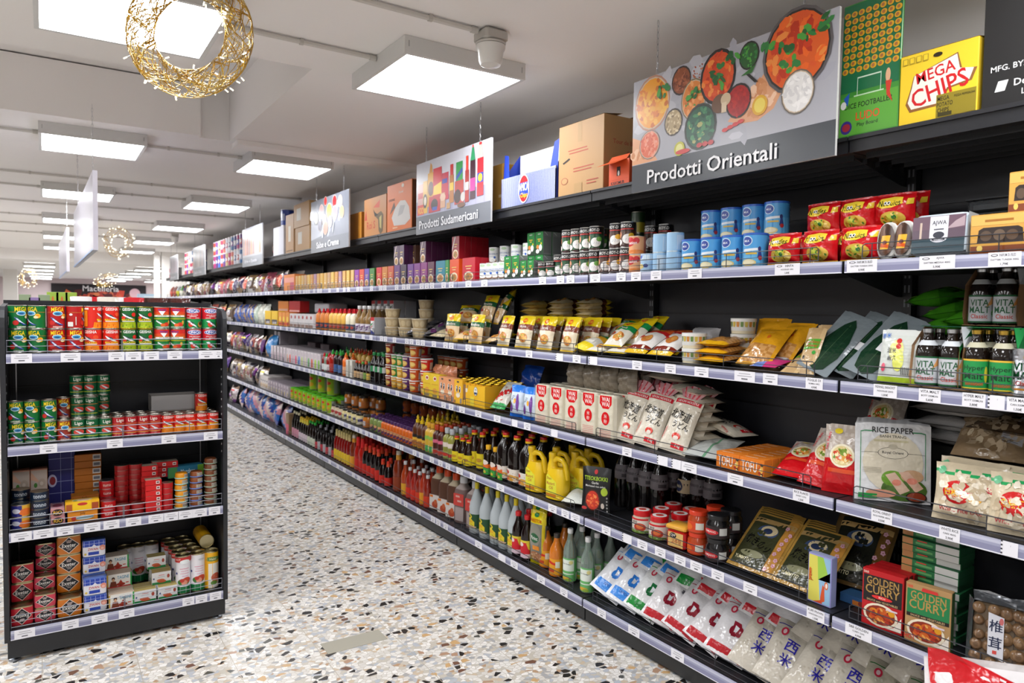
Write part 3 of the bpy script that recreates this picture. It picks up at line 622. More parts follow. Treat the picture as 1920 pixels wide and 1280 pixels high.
# second shelf
SW, SH_ = .054, .088
def ligo(col, w, h, rot=0., txt='f4efe2'):
    return can(w, h, col, [('t', 'Ligo', 0, .8, .2, txt, .85), ('r', -1.5, .62, 1.5, .65, 'c97b3a'), ('e', .02, .4, .5, .13, 'd4483a'), ('p', [(-.4, .5), (-.1, .46), (.45, .3), (.1, .3)], 'e4e8ec'), ('p', [(-.3, .49), (.35, .34), (.1, .42)], '4a4a6a'), ('r', -.8, .16, .8, .2, 'b4c43a' if col[0] in '01' else 'e8a04a')], rot=rot)
mg = [mega('0d6b32', .056, SH_, r) for r in (.1, -.5, .25)]
row(K_, 'b', 11, 95, 3, mg, 'green tin with yellow lettering on the second rack shelf', layers=2, turn=.2, group='green tins on the second rack shelf', phr=True)
row(K_, 'b', 96, 120, 1, mega('8a2a1a', .053, SH_, .1), 'brown-red tin with yellow lettering, second shelf', layers=2, rows=2, gap=.006, keep=lambda c, r, l: not (r == 0 and l == 1))
lg = [ligo('0f5a34', SW, SH_, r) for r in (.1, -.3, .15)]
row(K_, 'b', 121, 196, 3, lg, 'dark green fish tin with white script', rows=3, layers=3, keep=lambda c, r, l: l == 0 or (l == 1 and (r == 1 and c < 2 or r == 2)) or (l == 2 and r == 2), group='dark green tins')
lr = [ligo('a81c24', SW, SH_, r) for r in (.2, .1, -.1, -.2)]
row(K_, 'b', 197, 292, 4, lr, 'crimson fish tin with white script', rows=3, turn=.15, group='crimson tins')
gr = [geisha('d6281c', .054, .083, r) for r in (0, .1, -.4, -.1, .1)]
row(K_, 'b', 293, 413, 5, gr, 'short orange-red fish tin, second shelf', rows=3, keep=lambda c, r, l: r < 3, group='orange-red tins on the second rack shelf')
a = -.129+(381-14)/401*.806
place(gr[1], (a, RY+.024+.027+.058, RL['b']+.0842), label='lone orange-red fish tin standing on top of the second shelf row', group='orange-red tins on the second rack shelf')
b_ = MB(); b_.bbox(.20, .12, .008, '8f8a86', 'P', .002); b_.box(-.1, .1, -.06, -.058, .008, .075, 'a5a3a3', 'P'); b_.box(-.1, .1, .058, .06, .008, .075, '8f8a86', 'P'); b_.box(-.1, -.098, -.058, .058, .008, .075, '8f8a86', 'P'); b_.box(.098, .1, -.058, .058, .008, .075, '8f8a86', 'P')
single('carton_tray', 'carton', b_, (-.129+(328-14)/401*.806, RY+.022+.12+.06, RL['b']+.0836), 'empty grey carton tray lying on the short fish tins')
# third shelf
tn = lambda c, art=(), h=.036, w=.068, lid='a9a28e', **k: can(w, h, c, art, lid=lid, **k)
navy = tn('16263c', [('t', 'tonno', 0, .5, .4, 'c9d2dc', .9)])
row(K_, 'c', 46, 80, 1, navy, 'round navy tin in the second stack from left, third shelf', layers=4)
row(K_, 'c', 14, 46, 1, navy, 'round navy tin stacked behind the yellow and blue tins', layers=4, z0=0, inset=.095)
yb = tn('e8b23a', [('r', -1, .05, .1, .95, '2b2f86'), ('e', .4, .4, .5, .3, 'e8742a'), ('e', -.3, .5, .3, .2, 'd8d8e8')], h=.05, lid='d4d8dc')
row(K_, 'c', 14, 46, 1, yb, 'yellow and blue round tin at the left end', layers=2)
tonno = lambda: carton(.062, .05, .21, 'd99a80', [('r', -.95, .55, .95, .97, 'd2c2b6'), ('p', [(-.95, .95), (.2, .7), (-.95, .78)], 'e4b59a'), ('e', .35, .7, .45, .09, 'c9b6a4'), ('e', .3, .69, .2, .04, 'e2d4c6'), ('e', -.4, .66, .2, .05, '4f8a3a'), ('t', 'Tonno', -.2, .4, .2, '3a2a2a', .3, 90), ('r', -.5, .04, .5, .2, '24324e'), ('e', 0, .08, .3, .05, 'd8902a')], name='tuna_box')
row(K_, 'c', 14, 78, 2, tonno(), 'tall peach tuna box standing behind the navy tins', inset=.2)
gbx = carton(.102, .06, .285, '20206a', [('r', -1, v-.004, 1, v+.004, '8f95c4') for v in (.12, .3, .48, .66, .84)]+[('r', u-.015, 0, u+.015, 1, '8f95c4') for u in (-.1, .7)]+[('e', -.72, .5, .34, .1, 'b8b8d8'), ('e', -.7, .5, .22, .065, '8a2430')], name='pasta_box')
row(K_, 'c', 78, 130, 1, gbx, 'tall dark blue box with a pale grid on the third shelf', inset=.24)
ora = carton(.105, .075, .031, 'b86a1a', [('r', .35, .12, .95, .88, 'c9c4bc'), ('r', .42, .3, .88, .7, '6a6a72')], name='fish_box')
row(K_, 'c', 130, 178, 1, ora, 'flat orange fish box in the tall stack at the back', layers=8, inset=.22)
jol = carton(.105, .06, .03, 'a8621c', [('t', 'Joly', 0, .55, .5, '3a2410', .8), ('r', -.9, .05, .9, .2, 'd8902a')], top='c07a24', name='fish_box')
row(K_, 'c', 120, 172, 1, jol, 'brown fish box behind the yellow sardine packs', layers=3, inset=.115)
yel = carton(.125, .06, .04, 'f0b41c', [('r', -.55, 0, .5, 1, 'f6c81c'), ('r', -.95, .1, -.6, .8, 'b05a24'), ('r', .55, .1, .95, .8, 'a84a20'), ('e', 0, .75, .3, .16, 'c8382a')], top='f2ba1e', name='sardine_pack', tart=[('e', 0, .5, .6, .36, 'e8cf9c'), ('e', .1, .5, .3, .2, 'd9b4a0'), ('e', -.4, .4, .14, .12, '4f9a3a')])
ylo = carton(.11, .065, .046, 'd9861c', [('t', 'Joly', 0, .78, .26, '5a3414', .9), ('e', .1, .38, .6, .2, 'cdd6d2'), ('p', [(-.5, .42), (.7, .5), (.75, .3), (-.4, .3)], '7f98a0'), ('e', -.6, .35, .16, .2, 'b8321e')], name='sardine_pack')
row(K_, 'c', 112, 168, 1, ylo, 'orange sardine pack under the bright yellow pack')
row(K_, 'c', 107, 170, 1, yel, 'bright yellow sardine pack lying on the orange one', z0=.0466)
rio = carton(.05, .11, .034, 'c48a8a', [('e', 0, .5, .8, .42, '2a1418'), ('t', 'RIO', 0, .5, .46, 'e8b43a', 1.2)], top='c99aa4', name='tuna_pack', tart=[('e', 0, .5, .7, .25, '8a3a54'), ('r', -.7, .85, .7, .95, '4a5a9a')])
row(K_, 'c', 82, 107, 1, rio, 'pink tuna pack beside the yellow sardine packs', layers=2)
rtin = tn('c0161c', h=.0225, w=.058, lid='d0c6bc', n=20); rtin2 = tn('9c1a1c', [('r', -1.4, .25, 1.4, .3, '7a1216')], h=.0225, w=.058, lid='b8aca0', n=20)
rtall = tn('c0161c', [('t', 'tuna', 0, .5, .3, 'e8c8c0', .8)], h=.036, w=.06, lid='d8d4e0')
row(K_, 'c', 172, 202, 1, rtall, 'taller red tin at the left end of the red stacks', layers=2)
row(K_, 'c', 172, 202, 1, rtall, 'taller red tin stacked behind the first red pair', layers=4, inset=.1)
row(K_, 'c', 202, 258, 2, rtin2, 'flat red tin with fine print', layers=2, group='flat red tins')
row(K_, 'c', 202, 258, 2, rtin2, 'flat red tin in the tall rear column', layers=9, inset=.1, group='flat red tins')
sq = carton(.066, .05, .024, 'd01a1c', [('r', .3, .2, .75, .75, 'e8dcd8'), ('r', .38, .35, .68, .6, '6a3a3a')], top='c9b8a4', name='oblong_tin', cat='tin')
row(K_, 'c', 259, 291, 1, sq, 'oblong bright red tin with a white mark', layers=6, turn=.06)
row(K_, 'c', 255, 288, 1, sq, 'oblong red tin in the rear stack', layers=8, inset=.1)
row(K_, 'c', 285, 330, 2, sq, 'oblong red tin behind the round red stack', layers=8, inset=.16, keep=lambda c, r, l: l > 4)
row(K_, 'c', 290, 316, 1, tn('b5141a', h=.0245, w=.05, lid='d8ccc4', n=20), 'round cherry-red tin beside the orange tins', layers=5)
def cap_tin(c, rim, w=.058):
    m1, m2, m3 = MB(), MB(), MB(); r = w/2; m1.lathe([(r*.9, .003), (r*.93, .012), (r*.9, .02), (r*.8, .025), (r*.5, .0265)], (c, 'G'), 20); m2.lathe([(r, 0), (r*1.02, .0015), (r, .004)], (rim, 'G'), 20)
    draw(m3, lathe_S([(r*.92, 0), (r*.92, .0265)]), math.pi*r, .0265, [('r', .1, .22, .75, .75, 'd8cfc0')]+[('r', .15+.11*i, .28, .2+.11*i, .7, '4a4440') for i in range(5)], 'P', .2, .0012)
    return proto('round_tin', 'tin', w*1.02, w*1.02, .0268, [('tin_body', m1), ('rim', m2), ('label', m3)])
row(K_, 'c', 318, 348, 1, cap_tin('e8981c', 'a8dcd8'), 'round orange tin with a pale turquoise rim', layers=6, turn=.3)
row(K_, 'c', 349, 380, 1, cap_tin('8a4a24', '6a84c8'), 'round brown tin with a blue rim', layers=6, turn=.3)
row(K_, 'c', 380, 413, 1, cap_tin('7a4426', 'a8bca4'), 'round brown tin with a pale green rim', layers=8, turn=.3)
bl = carton(.085, .06, .115, '2a86a8', [('t', 'rio', -.1, .4, .5, 'd8ecf0', .3, 80), ('e', .5, .6, .3, .2, 'b4c83a'), ('r', -1, .8, 1, 1, '3a94b4')], name='tuna_box')
row(K_, 'c', 338, 374, 1, bl, 'upright blue tuna box in the back corner', inset=.13, turn=0)
bl2 = carton(.16, .06, .05, '2f7c9c', [('t', 'Mordern', .1, .5, .45, 'e0eef0', .8), ('r', -1, 0, -.5, 1, '4f9a5a'), ('r', .65, 0, 1, 1, '7ab43a')], name='tuna_box')
place(bl2, (-.129+(350-14)/401*.806, RY+.19, RL['c']+.1165), R(8), label='blue and green tuna box lying across the upright blue one')
# bottom shelf
def exeter(w, h, d, col, flip=False):
    m = MB(); r = MB(); l = MB(); m.lathe([(w/2*.97, .004), (w/2, .012), (w/2, h-.012), (w/2*.97, h-.004)], (col, 'G'), 28, squash=d/w, power=5)
    r.lathe([(w/2*.93, 0), (w/2*.96, .003), (w/2*.96, .005)], ('b3a582', 'M'), 28, squash=d/w, power=5); r.lathe([(w/2*.98, h-.006), (w/2*.985, h-.001), (w/2*.93, h)], ('b3a582', 'M'), 28, squash=d/w, power=5)
    S = lambda u, v, o: ((-u if flip else u)*w/2, -d/2-o, (1-v if flip else v)*h)
    draw(l, S, w, h, [('p', [(-.86, .5), (0, .06), (.86, .5), (0, .94)], 'e6d8cc'), ('p', [(-.8, .5), (0, .1), (.8, .5), (0, .9)], '1d1c22'), ('t', 'Exeter', 0, .5, .2, 'f0ece6', 1.15), ('t', 'CORNED', 0, .74, .07, 'e8d2cc', .5), ('t', 'BEEF', 0, .66, .07, 'e8d2cc', .4), ('r', -.25, .33, .25, .36, 'bdb4b0'), ('r', -.15, .25, .15, .28, 'bdb4b0')], 'P', 9)
    return proto('corned_beef_tin', 'tin', w, d, h, [('tin_body', m), ('rim', r), ('label', l)])
ex1 = exeter(.079, .080, .05, 'b81c2c'); ex1f = exeter(.079, .080, .05, 'b81c2c', True); ex2 = exeter(.076, .058, .05, 'c83a50'); ex3 = exeter(.09, .082, .06, 'c87018')
row(K_, 'd', 12, 50, 1, ex1f, 'red beef tin with an upside-down black diamond')
row(K_, 'd', 12, 50, 1, ex1, 'tall red beef tin with a black diamond, left end', layers=3, inset=.08)
row(K_, 'd', 51, 89, 1, ex2, 'pinkish red beef tin with a wide black diamond', layers=2, turn=.04)
row(K_, 'd', 50, 88, 1, ex2, 'small red beef tin with a black diamond behind the front pair', layers=3, inset=.08)
row(K_, 'd', 54, 90, 1, ex2, 'dim red beef tin at the rear of its column', layers=5, inset=.16)
row(K_, 'd', 91, 136, 1, ex3, 'orange beef tin with a black diamond', layers=1, turn=.03)
row(K_, 'd', 92, 136, 1, ex3, 'orange beef tin with a black diamond in the rear stack', layers=4, inset=.09)
def zwan():
    w, d, h = .088, .05, .074; m, r, l = MB(), MB(), MB(); m.lathe([(w/2*.96, .002), (w/2, .008), (w/2, h-.008), (w/2*.98, h-.004)], ('e6e6ee', 'G'), 28, squash=d/w, power=5); r.lathe([(w/2*.99, h-.006), (w/2*.99, h-.001), (w/2*.93, h)], ('5a78c4', 'G'), 28, squash=d/w, power=5)
    S = lambda u, v, o: (u*w/2, -d/2-o, v*h)
    draw(l, S, w, h, [('r', -.96, .62, .96, .95, '1c3fa8')]+[('r', u, .62, u+.025, .95, 'c8d2f0') for u in (-.85, -.42, 0, .42, .8)]+[('r', -.96, .78, .96, .795, 'c8d2f0'), ('p', [(-.2, .62), (0, .74), (.2, .62)], 'e6e6ee'), ('t', 'ZWAN', -.1, .46, .14, 'c03a30', .9), ('r', -.5, .12, .42, .3, '1c3fa8'), ('e', .72, .5, .26, .16, 'd88a78'), ('e', .7, .46, .14, .08, 'e8b4a4'), ('e', -.75, .2, .1, .06, 'd8b83a')], 'G', 9)
    return proto('meat_tin', 'tin', w, d, h, [('tin_body', m), ('lid', r), ('label', l)])
zw = zwan()
row(K_, 'd', 139, 183, 1, zw, 'white and blue chequered meat tin', layers=2, turn=.03); row(K_, 'd', 139, 182, 1, zw, 'white and blue chequered meat tin in the rear stack', layers=4, inset=.085, turn=.05)
tag_ = carton(.098, .022, .06, 'e9e6de', [('r', -1, 0, -.9, 1, 'c8a02a'), ('r', .88, 0, 1, 1, '2a9a48'), ('r', -1, 0, .9, .08, 'b82a26'), ('t', 'TAGINE', .3, .72, .24, '2f8fb4', .95), ('e', -.5, .66, .14, .14, '3a2018'), ('e', -.5, .56, .11, .12, 'd8a884'), ('p', [(-.8, .08), (-.2, .08), (-.3, .46), (-.7, .46)], '7a3a24'), ('e', .1, .2, .36, .12, '9c2f1c'), ('p', [(-.1, .25), (.1, .55), (.3, .25)], 'a8321c'), ('r', .5, .25, .75, .32, 'c84a3a')], side='d8bf3a', top='cdb9a4', name='oblong_tin', cat='tin')
row(K_, 'd', 186, 235, 1, tag_, 'white oblong tin with a cook and red stew', rows=7, gap=.0015, layers=1); row(K_, 'd', 186, 233, 1, tag_, 'white oblong tin with a cook, upper tier', rows=6, gap=.0015, layers=1, z0=.0606, inset=.11); row(K_, 'd', 186, 228, 1, tag_, 'white oblong tin with a cook, topmost tier', rows=3, gap=.0015, z0=.1212, inset=.18)
saus = lambda w: carton(w, .024, .056, 'dcdcdc', [('r', -.97, .02, .97, .2, '1f7f44'), ('e', -.1, .32, .42, .12, 'c8603a'), ('e', .05, .22, .42, .11, 'b5502e'), ('e', .7, .6, .14, .16, '9a3a2a'), ('r', -.3, .72, .3, .76, 'c85a5a'), ('r', -.4, .58, .35, .61, '9a9aa2'), ('e', -.8, .5, .08, .08, '3a4a7a')], top='b39f58', name='sausage_tin', cat='tin', k='G')
row(K_, 'd', 234, 279, 1, saus(.088), 'white and green sausage tin at the front', rows=4, gap=.002); row(K_, 'd', 282, 323, 1, saus(.08), 'small white and green sausage tin beside the tall cylinders', rows=2, gap=.002)
row(K_, 'd', 273, 312, 1, saus(.08), 'white and green sausage tin, raised rear tier', rows=4, z0=.0566, inset=.06, gap=.002); row(K_, 'd', 268, 302, 1, saus(.078), 'white and green sausage tin, highest tier', rows=2, z0=.1132, inset=.12, gap=.002)
for t in range(2): row(K_, 'd', 273, 312, 1, saus(.078), 'sausage tin %s under the raised tier' % ('left', 'lower')[t], rows=3, z0=0, inset=.062+t*.09, gap=.002, keep=lambda c, r, l: r < 3)
def tall(col, low='137a42', y=False, red=True):
    a = [('r', -1.55, .02, 1.55, .2, low), ('e', .05, .32, .55, .09, '3f7a34'), ('e', .3, .36, .38, .08, 'c8452c'), ('e', .1, .3, .26, .07, 'e0937a'), ('e', -.1, .36, .2, .05, 'c0392b'), ('r', -.3, .66, .5, .672, 'd86a8a'), ('r', -.2, .6, .45, .61, 'd86a8a'), ('r', -.25, .54, .5, .55, 'd86a8a'), ('r', -.1, .47, .45, .48, 'c85a9a'), ('e', -.6, .55, .1, .03, '44508a')]
    if red: a += [('r', -1.55, .84, 1.55, .965, 'c82a24'), ('e', .15, .85, .42, .055, 'eef2f4'), ('t', 'HOT', -.45, .91, .05, 'f6d8c8', .5)]
    else: a += [('e', .3, .85, .28, .03, 'c8c8cc')]
    if y: a = [('r', -.3, .02, .95, .68, 'e8e4d8'), ('e', .4, .3, .45, .12, 'c2593c'), ('e', .2, .16, .3, .06, '5f8a34'), ('e', .1, .8, .8, .06, '6a8a44'), ('t', 'Halal', .1, .8, .06, 'e8e0c0', .8), ('r', -1.5, .02, -.4, .95, 'e8a81c')]
    return can(.065, .178, 'e6e4e8' if not y else 'f0b41c', a, lid='b0a684', rot=-.1)
tr, tw, ty = tall('e', red=True), tall('e', red=False), tall('e', y=True)
row(K_, 'd', 322, 413, 3, [tr, tw, ty], ['tall white cylinder tin with a red top band', 'tall white cylinder tin with a green base', 'tall yellow cylinder tin'], rows=5, gap=.001, inset=.03, off=-.007, keep=lambda c, r, l: not (c == 2 and r > 1))
row(K_, 'd', 214, 300, 3, tw, 'tall white cylinder tin at the very back of the bottom shelf', inset=.29, rows=1)
place(ty, (-.129+(391-14)/401*.806, RY+.27, RL['d']+.178+.034), 0, R(-90), 0, 'tall cylinder tin lying end-on atop the yellow ones')
# ================================================================ long wall, shelf A (highest price rail)
datebox = lambda w: carton(w*.98, .1, .107, 'd6a048', [('r', -.97, .72, .97, .97, 'dfb25a'), ('r', -.5, .8, .45, .86, 'a86a1c'), ('p', [(-.75, .28), (-.7, .6), (-.55, .66), (.6, .66), (.75, .6), (.8, .28)], '2a1c16'), ('e', -.45, .45, .2, .13, '5a4636'), ('e', 0, .46, .2, .14, '6a5644'), ('e', .42, .45, .2, .13, '5a4432'), ('r', -.97, .02, .97, .2, '7a3a14'), ('e', -.65, .14, .1, .08, 'e0c060')], k='G', name='date_box')
row(G, 'A', 1816, 1932, 1, datebox, 'golden date box with a dark window'); row(G, 'A', 1885, 1975, 1, datebox, 'golden date box on top of the other one', z0=.1076, inset=.04)
ajwa = carton(.155, .06, .12, 'c9d3da', [('r', -.93, .06, .93, .94, '5d4a58'), ('r', -.93, .62, .93, .94, '6a4f5e'), ('p', [(.3, .62), (.9, .66), (.9, .9), (.6, .8)], 'b09aa0'), ('r', -.66, .4, -.58, .8, 'c9b4a4'), ('r', -.93, .06, .93, .4, '2f4650'), ('r', -.3, .4, .35, .93, 'e2e2ea'), ('e', .03, .4, .3, .1, 'e2e2ea'), ('t', 'AJWA', .03, .76, .13, '3a3a44', .5), ('r', -.15, .6, .2, .63, '5a5a64'), ('e', .03, .48, .2, .08, '2a2c3a'), ('t', 'MARYAM', .03, .37, .06, '2a2c3a', .45)], side='b4bec6', k='G', name='date_tray', cat='tray', b=.012)
row(G, 'A', 1700, 1814, 1, ajwa, 'clear-rimmed tray of dark dates with a white label', lean=.08)
clr = MB(); clr.bbox(.14, .11, .04, '9a9ea2', 'X', .008); inn = MB(); inn.bbox(.12, .09, .022, '17120f', 'G', .004, .006); rim_ = MB(); rim_.bbox(.148, .118, .006, 'a4a8ac', 'X', .002, .036)
clrp = Proto('clear_container', 'container', .148, .118, .043, [('tub_body', clr.mesh('tub_body'), []), ('contents', inn.mesh('contents'), []), ('lid', rim_.mesh('lid'), [])])
row(G, 'A', 1803, 1915, 1, clrp, 'clear plastic container of dark dates behind the tray', layers=4, inset=.15, turn=.05)
def datepack():
    S = bag_S(.062, .115, .03, .02, .0, .03, 3); b, l = MB(), MB(); b.lathe([(.031, 0), (.033, .012), (.030, .014)], ('dcdad6', 'G'), 20, power=3)
    me = MB(); P = []; 
    me.lathe([(.03, -.014), (.033, .0), (.031, .004)], ('dddad4', 'G'), 24, power=2.6, squash=1.75)
    rot = Matrix.Rotation(R(90), 3, 'X'); me.v = [tuple(rot @ Vector(v)+Vector((0, 0, .058))) for v in me.v]
    S2 = lambda u, v, o: (u*.03, -.0045-.012*(1-u*u)-o, .004+v*.108)
    draw(l, S2, .06, .108, [('e', 0, .5, .88, .46, '4a2c1c'), ('e', -.3, .74, .4, .16, '6b4228'), ('e', .3, .76, .36, .15, '3a2014'), ('e', .2, .24, .44, .16, '5a3620'), ('p', [(-.5, .22), (.35, .22), (.5, .62), (-.35, .62)], 'e8b02c'), ('p', [(-.45, .3), (.38, .26), (.4, .36), (-.43, .4)], 'd65a1c'), ('e', 0, .42, .25, .06, '7a2a1c')], 'X' if 0 else 'G', .3)
    return Proto('date_pack', 'pack', .066, .03, .115, [('tray', me.mesh('tray'), []), ('dates', l.mesh('dates'), [])])
row(G, 'A', 1640, 1702, 2, datepack(), 'oval pack of dates with a yellow label', lean=.12, inset=.03)
ndl = lambda w, sd=1: bag(w*1.02, .112, .075, lambda u, v: 'c8141c' if v > .06 else 'e8b82a', [('p', [(-.75, .66), (-.55, .84), (.1, .88), (.55, .84), (.6, .66), (.1, .56), (-.4, .56)], 'f0d040'), ('t', 'Noodles', -.05, .7, .17, '1c3a1c', 1.1), ('e', -.22, .7, .08, .055, 'f4f4f0'), ('e', -.06, .7, .08, .055, 'f4f4f0'), ('e', -.22, .7, .04, .03, '101010'), ('e', -.06, .7, .04, .03, '101010'), ('e', .1, .26, .62, .2, 'e0b84a'), ('e', .1, .3, .3, .1, 'c9d04a'), ('e', .2, .3, .12, .06, '2a7a3a'), ('s', 14, .1, .26, .5, .16, .006, ('f4d880', 'b8862a', '4a8a2a'), sd), ('p', [(.74, .62), (.97, .66), (.97, .82), (.76, .8)], 'e8c83a')], name='noodle_packet', cat='packet', seal=.06, seed=sd, wr=.1)
nd = [ndl(.128, i) for i in (1, 2, 3)]
row(G, 'A', 1424, 1640, 3, nd, 'red noodle packet with yellow lettering, front', group='red noodle packets', lean=.06)
row(G, 'A', 1500, 1700, 3, nd, 'red noodle packet with yellow lettering, upper tier', z0=.105, inset=.11, group='red noodle packets', turn=.1); row(G, 'A', 1455, 1680, 4, nd, 'red noodle packet standing in the second row', inset=.108, group='red noodle packets'); row(G, 'A', 1570, 1715, 3, nd, 'red noodle packet at the back of the upper tier', z0=.118, inset=.2, group='red noodle packets')
row(G, 'A', 1540, 1730, 3, nd, 'red noodle packet standing in the third row', inset=.195, group='red noodle packets')
milk = can(.09, .122, '4a9edb', [('r', -1.55, .02, 1.55, .5, '63b6e6'), ('e', -.25, .76, .32, .15, 'c8ddf0'), ('e', -.25, .76, .27, .125, '1f3f9a'), ('t', 'MILK', -.25, .76, .06, 'f0f4fa', .38), ('p', [(-.45, .44), (.4, .48), (.4, .55), (-.45, .52)], 'e8eef2'), ('r', -.3, .36, .3, .41, 'e0b84a'), ('e', -.15, .12, .42, .1, 'e8d48a'), ('e', -.15, .13, .34, .07, 'f4ecc8'), ('e', .42, .52, .08, .07, '2a2f6a'), ('p', [(.32, .26), (.56, .26), (.48, .48), (.38, .48)], '24408a'), ('e', .46, .25, .1, .06, 'b8282c')]+[('r', 1.0, .1+.1*i, 1.55, .17+.1*i, '8fb4d4') for i in range(8)], plastic='2a62c0', name='milk_tin', ring=True)
row(G, 'A', 1266, 1422, 4, milk, 'light blue milk tin in the front', group='blue milk tins'); row(G, 'A', 1300, 1462, 4, milk, 'light blue milk tin behind the front four', layers=2, inset=.125, group='blue milk tins')
cm = can(.072, .078, 'a9cbe8', [('r', -1.5, .62, 1.5, .92, 'd8e6f0'), ('p', [(-.8, .7), (-.1, .72), (.1, .9), (-.7, .9)], '2f5fb8'), ('e', -.2, .3, .35, .14, 'e0cc84'), ('e', .3, .34, .2, .1, '3a4a8a')], lid='c4d0d8', name='milk_tin')
cm2 = can(.072, .078, '9cc4e4', [('r', .2, .1, .9, .85, 'c4d8e8')], lid='c4d0d8', name='milk_tin')
row(G, 'A', 1192, 1266, 3, [cm, cm2, cm2], ['small pale blue milk tin with a picture', 'small pale blue milk tin, plain', 'small plain blue milk tin'], layers=2, keep=lambda c, r, l: not (c == 0 and l), turn=.4); row(G, 'A', 1212, 1240, 1, cm, 'pale blue milk tin in the upper layer behind', z0=.0785, inset=.1); row(G, 'A', 1212, 1240, 1, cm2, 'pale blue milk tin supporting the upper one', inset=.1)
na = can(.074, .08, 'e8a878', [('e', -.35, .68, .5, .25, 'c8242a'), ('e', .25, .74, .25, .17, 'c8242a'), ('t', 'nation', -.1, .62, .16, 'f4f0ec', .9), ('e', .2, .14, .7, .12, 'e0823a'), ('r', .9, .05, 1.5, .95, 'c86a5a')], name='milk_tin', lid='d8cfc4')
row(G, 'A', 1168, 1196, 1, na, 'peach and red milk tin', layers=2, inset=.03)
def aroy(low, dot):
    return can(.07, .113, '1b1a1a', [('t', 'AROY-D', 0, .84, .12, 'eceae6', 1.1), ('r', -.75, .69, .75, .74, 'b03028'), ('e', -.62, .5, .3, .14, 'd88a64'), ('e', .25, .33, .48, .19, 'f0eeea'), ('r', -.1, .32, .55, .335, '8a9ab0'), ('r', -.1, .27, .5, .285, '8a9ab0'), ('e', .55, .46, .24, .1, dot), ('e', -.55, .2, .34, .12, 'e8d8d4'), ('e', .2, .06, .5, .05, '3a1c1c'), ('r', 1.05, .15, 1.5, .9, 'a8a4b4')], band=[(.66, low), (1, '1b1a1a')], lid='d4d4d2')
ag, ab = aroy('1d4a2a', '6aa84a'), aroy('4a2c1c', 'e8b82a')
row(G, 'A', 1046, 1175, 7, [ag, ag, ag, ag, ab, ab, ab], ['black and green coconut tin']*4+['black and brown coconut tin']*3, layers=2, keep=lambda c, r, l: not (c == 4 and l), turn=.25); row(G, 'A', 1105, 1130, 1, ag, 'black and green coconut tin set further back', layers=2, inset=.1)
gc = can(.068, .1, '2a4a22', [], band=[(.5, 'a89a2a'), (1, '1f3a1c')], lid='9a9688')
row(G, 'A', 1172, 1250, 3, [gc, ab, ab], ['olive green tin at the back', 'dark coconut tin at the back', 'dark coconut tin at the back'], layers=3, inset=.21, keep=lambda c, r, l: l < 2 or c == 0)
grn = lambda w, h: carton(w, .058, h, '1d7a34', [('r', -.97, .02, .97, .3, '16301c'), ('e', -.35, .36, .34, .09, 'd8823a'), ('e', .4, .32, .4, .14, 'f0efe8'), ('e', -.35, .17, .45, .09, 'f0efe8'), ('t', 'AROY', .05, .9, .06, 'dfe8dc', 1.0), ('r', -.4, .66, .5, .7, 'd9b43a'), ('r', -.2, .58, .3, .62, 'd9b43a'), ('p', [(.4, .46), (.8, .46), (.7, .54), (.5, .54)], 'e0cc2c')], side='8b8f8e', top='a9adac', name='coconut_carton', sart=[('r', -.8, .1, .8, .8, '7d8180'), ('p', [(-.8, .98), (0, .84), (.1, .86), (-.6, .99)], 'c4c8c6')])
row(G, 'A', 943, 973, 2, grn(.07, .126), 'tall green coconut carton'); row(G, 'A', 974, 1001, 2, grn(.058, .094), 'small green coconut carton', rows=3)
row(G, 'A', 986, 1018, 2, grn(.07, .126), 'green coconut carton, rear stack', layers=2, inset=.11, rows=2, gap=.002)
row(G, 'A', 1003, 1033, 2, can(.062, .08, '1b1a1a', [('t', 'AROY-D', 0, .84, .12, 'eceae6', 1.1), ('r', -.8, .66, .8, .7, 'b03028'), ('e', -.4, .4, .3, .14, 'd88a64'), ('e', .2, .25, .42, .2, 'f0eeea')], band=[(.6, '1d4a2a'), (1, '1b1a1a')]), 'small black and green coconut tin'); row(G, 'A', 1034, 1046, 1, ag, 'black coconut tin beside the small ones', inset=.05)
cw = can(.07, .1, 'e6e8e6', [('t', 'COCONUT', 0, .6, .1, '3a5a9a', 1.3), ('e', 0, .86, .3, .08, 'b8d0ae'), ('e', .3, .4, .12, .07, '2f5fb8'), ('e', 0, .2, .5, .16, '8a6040'), ('e', 0, .24, .42, .12, 'f6f6f2'), ('r', -.4, .44, .3, .46, '8a9ab8')], lid='dadcdc')
row(G, 'A', 895, 942, 4, cw, 'white coconut tin, lower', turn=.15); row(G, 'A', 908, 992, 4, cw, 'white coconut tin, raised behind', layers=2, inset=.1, turn=.5)
def spice(w, col, d=.042, h=.142, bowl='c88a4a', n='spice_box', foil=0):
    return carton(w, d, h, col, [('e', 0, .22, .75, .2, 'efe2c4'), ('e', 0, .2, .6, .15, bowl), ('s', 12, 0, .2, .5, .13, .006, ('e8c070', '8a3a1c', '5a7a2a'), 4), ('r', -.5, .62, .5, .66, 'e0c060'), ('r', -.35, .52, .35, .55, 'e8d8a0')]+([('p', [(-.9, .5), (-.2, .98), (.1, .98), (-.9, .3)], 'd8c8c4')] if foil else []), side=col, name=n, k='G')
sp = lambda c, **k: (lambda w: spice(w*.95, c, **k))
row(G, 'A', 866, 891, 1, sp('c2182c'), 'red spice box in the lower tier', rows=5, gap=.001); row(G, 'A', 842, 860, 1, sp('e0521c'), 'orange spice box', rows=4, gap=.001); row(G, 'A', 816, 834, 1, sp('1c7f96'), 'teal spice box', rows=5, gap=.001); row(G, 'A', 834, 841, 1, sp('2f8a44'), 'green spice box beside the teal ones', rows=4, gap=.001)
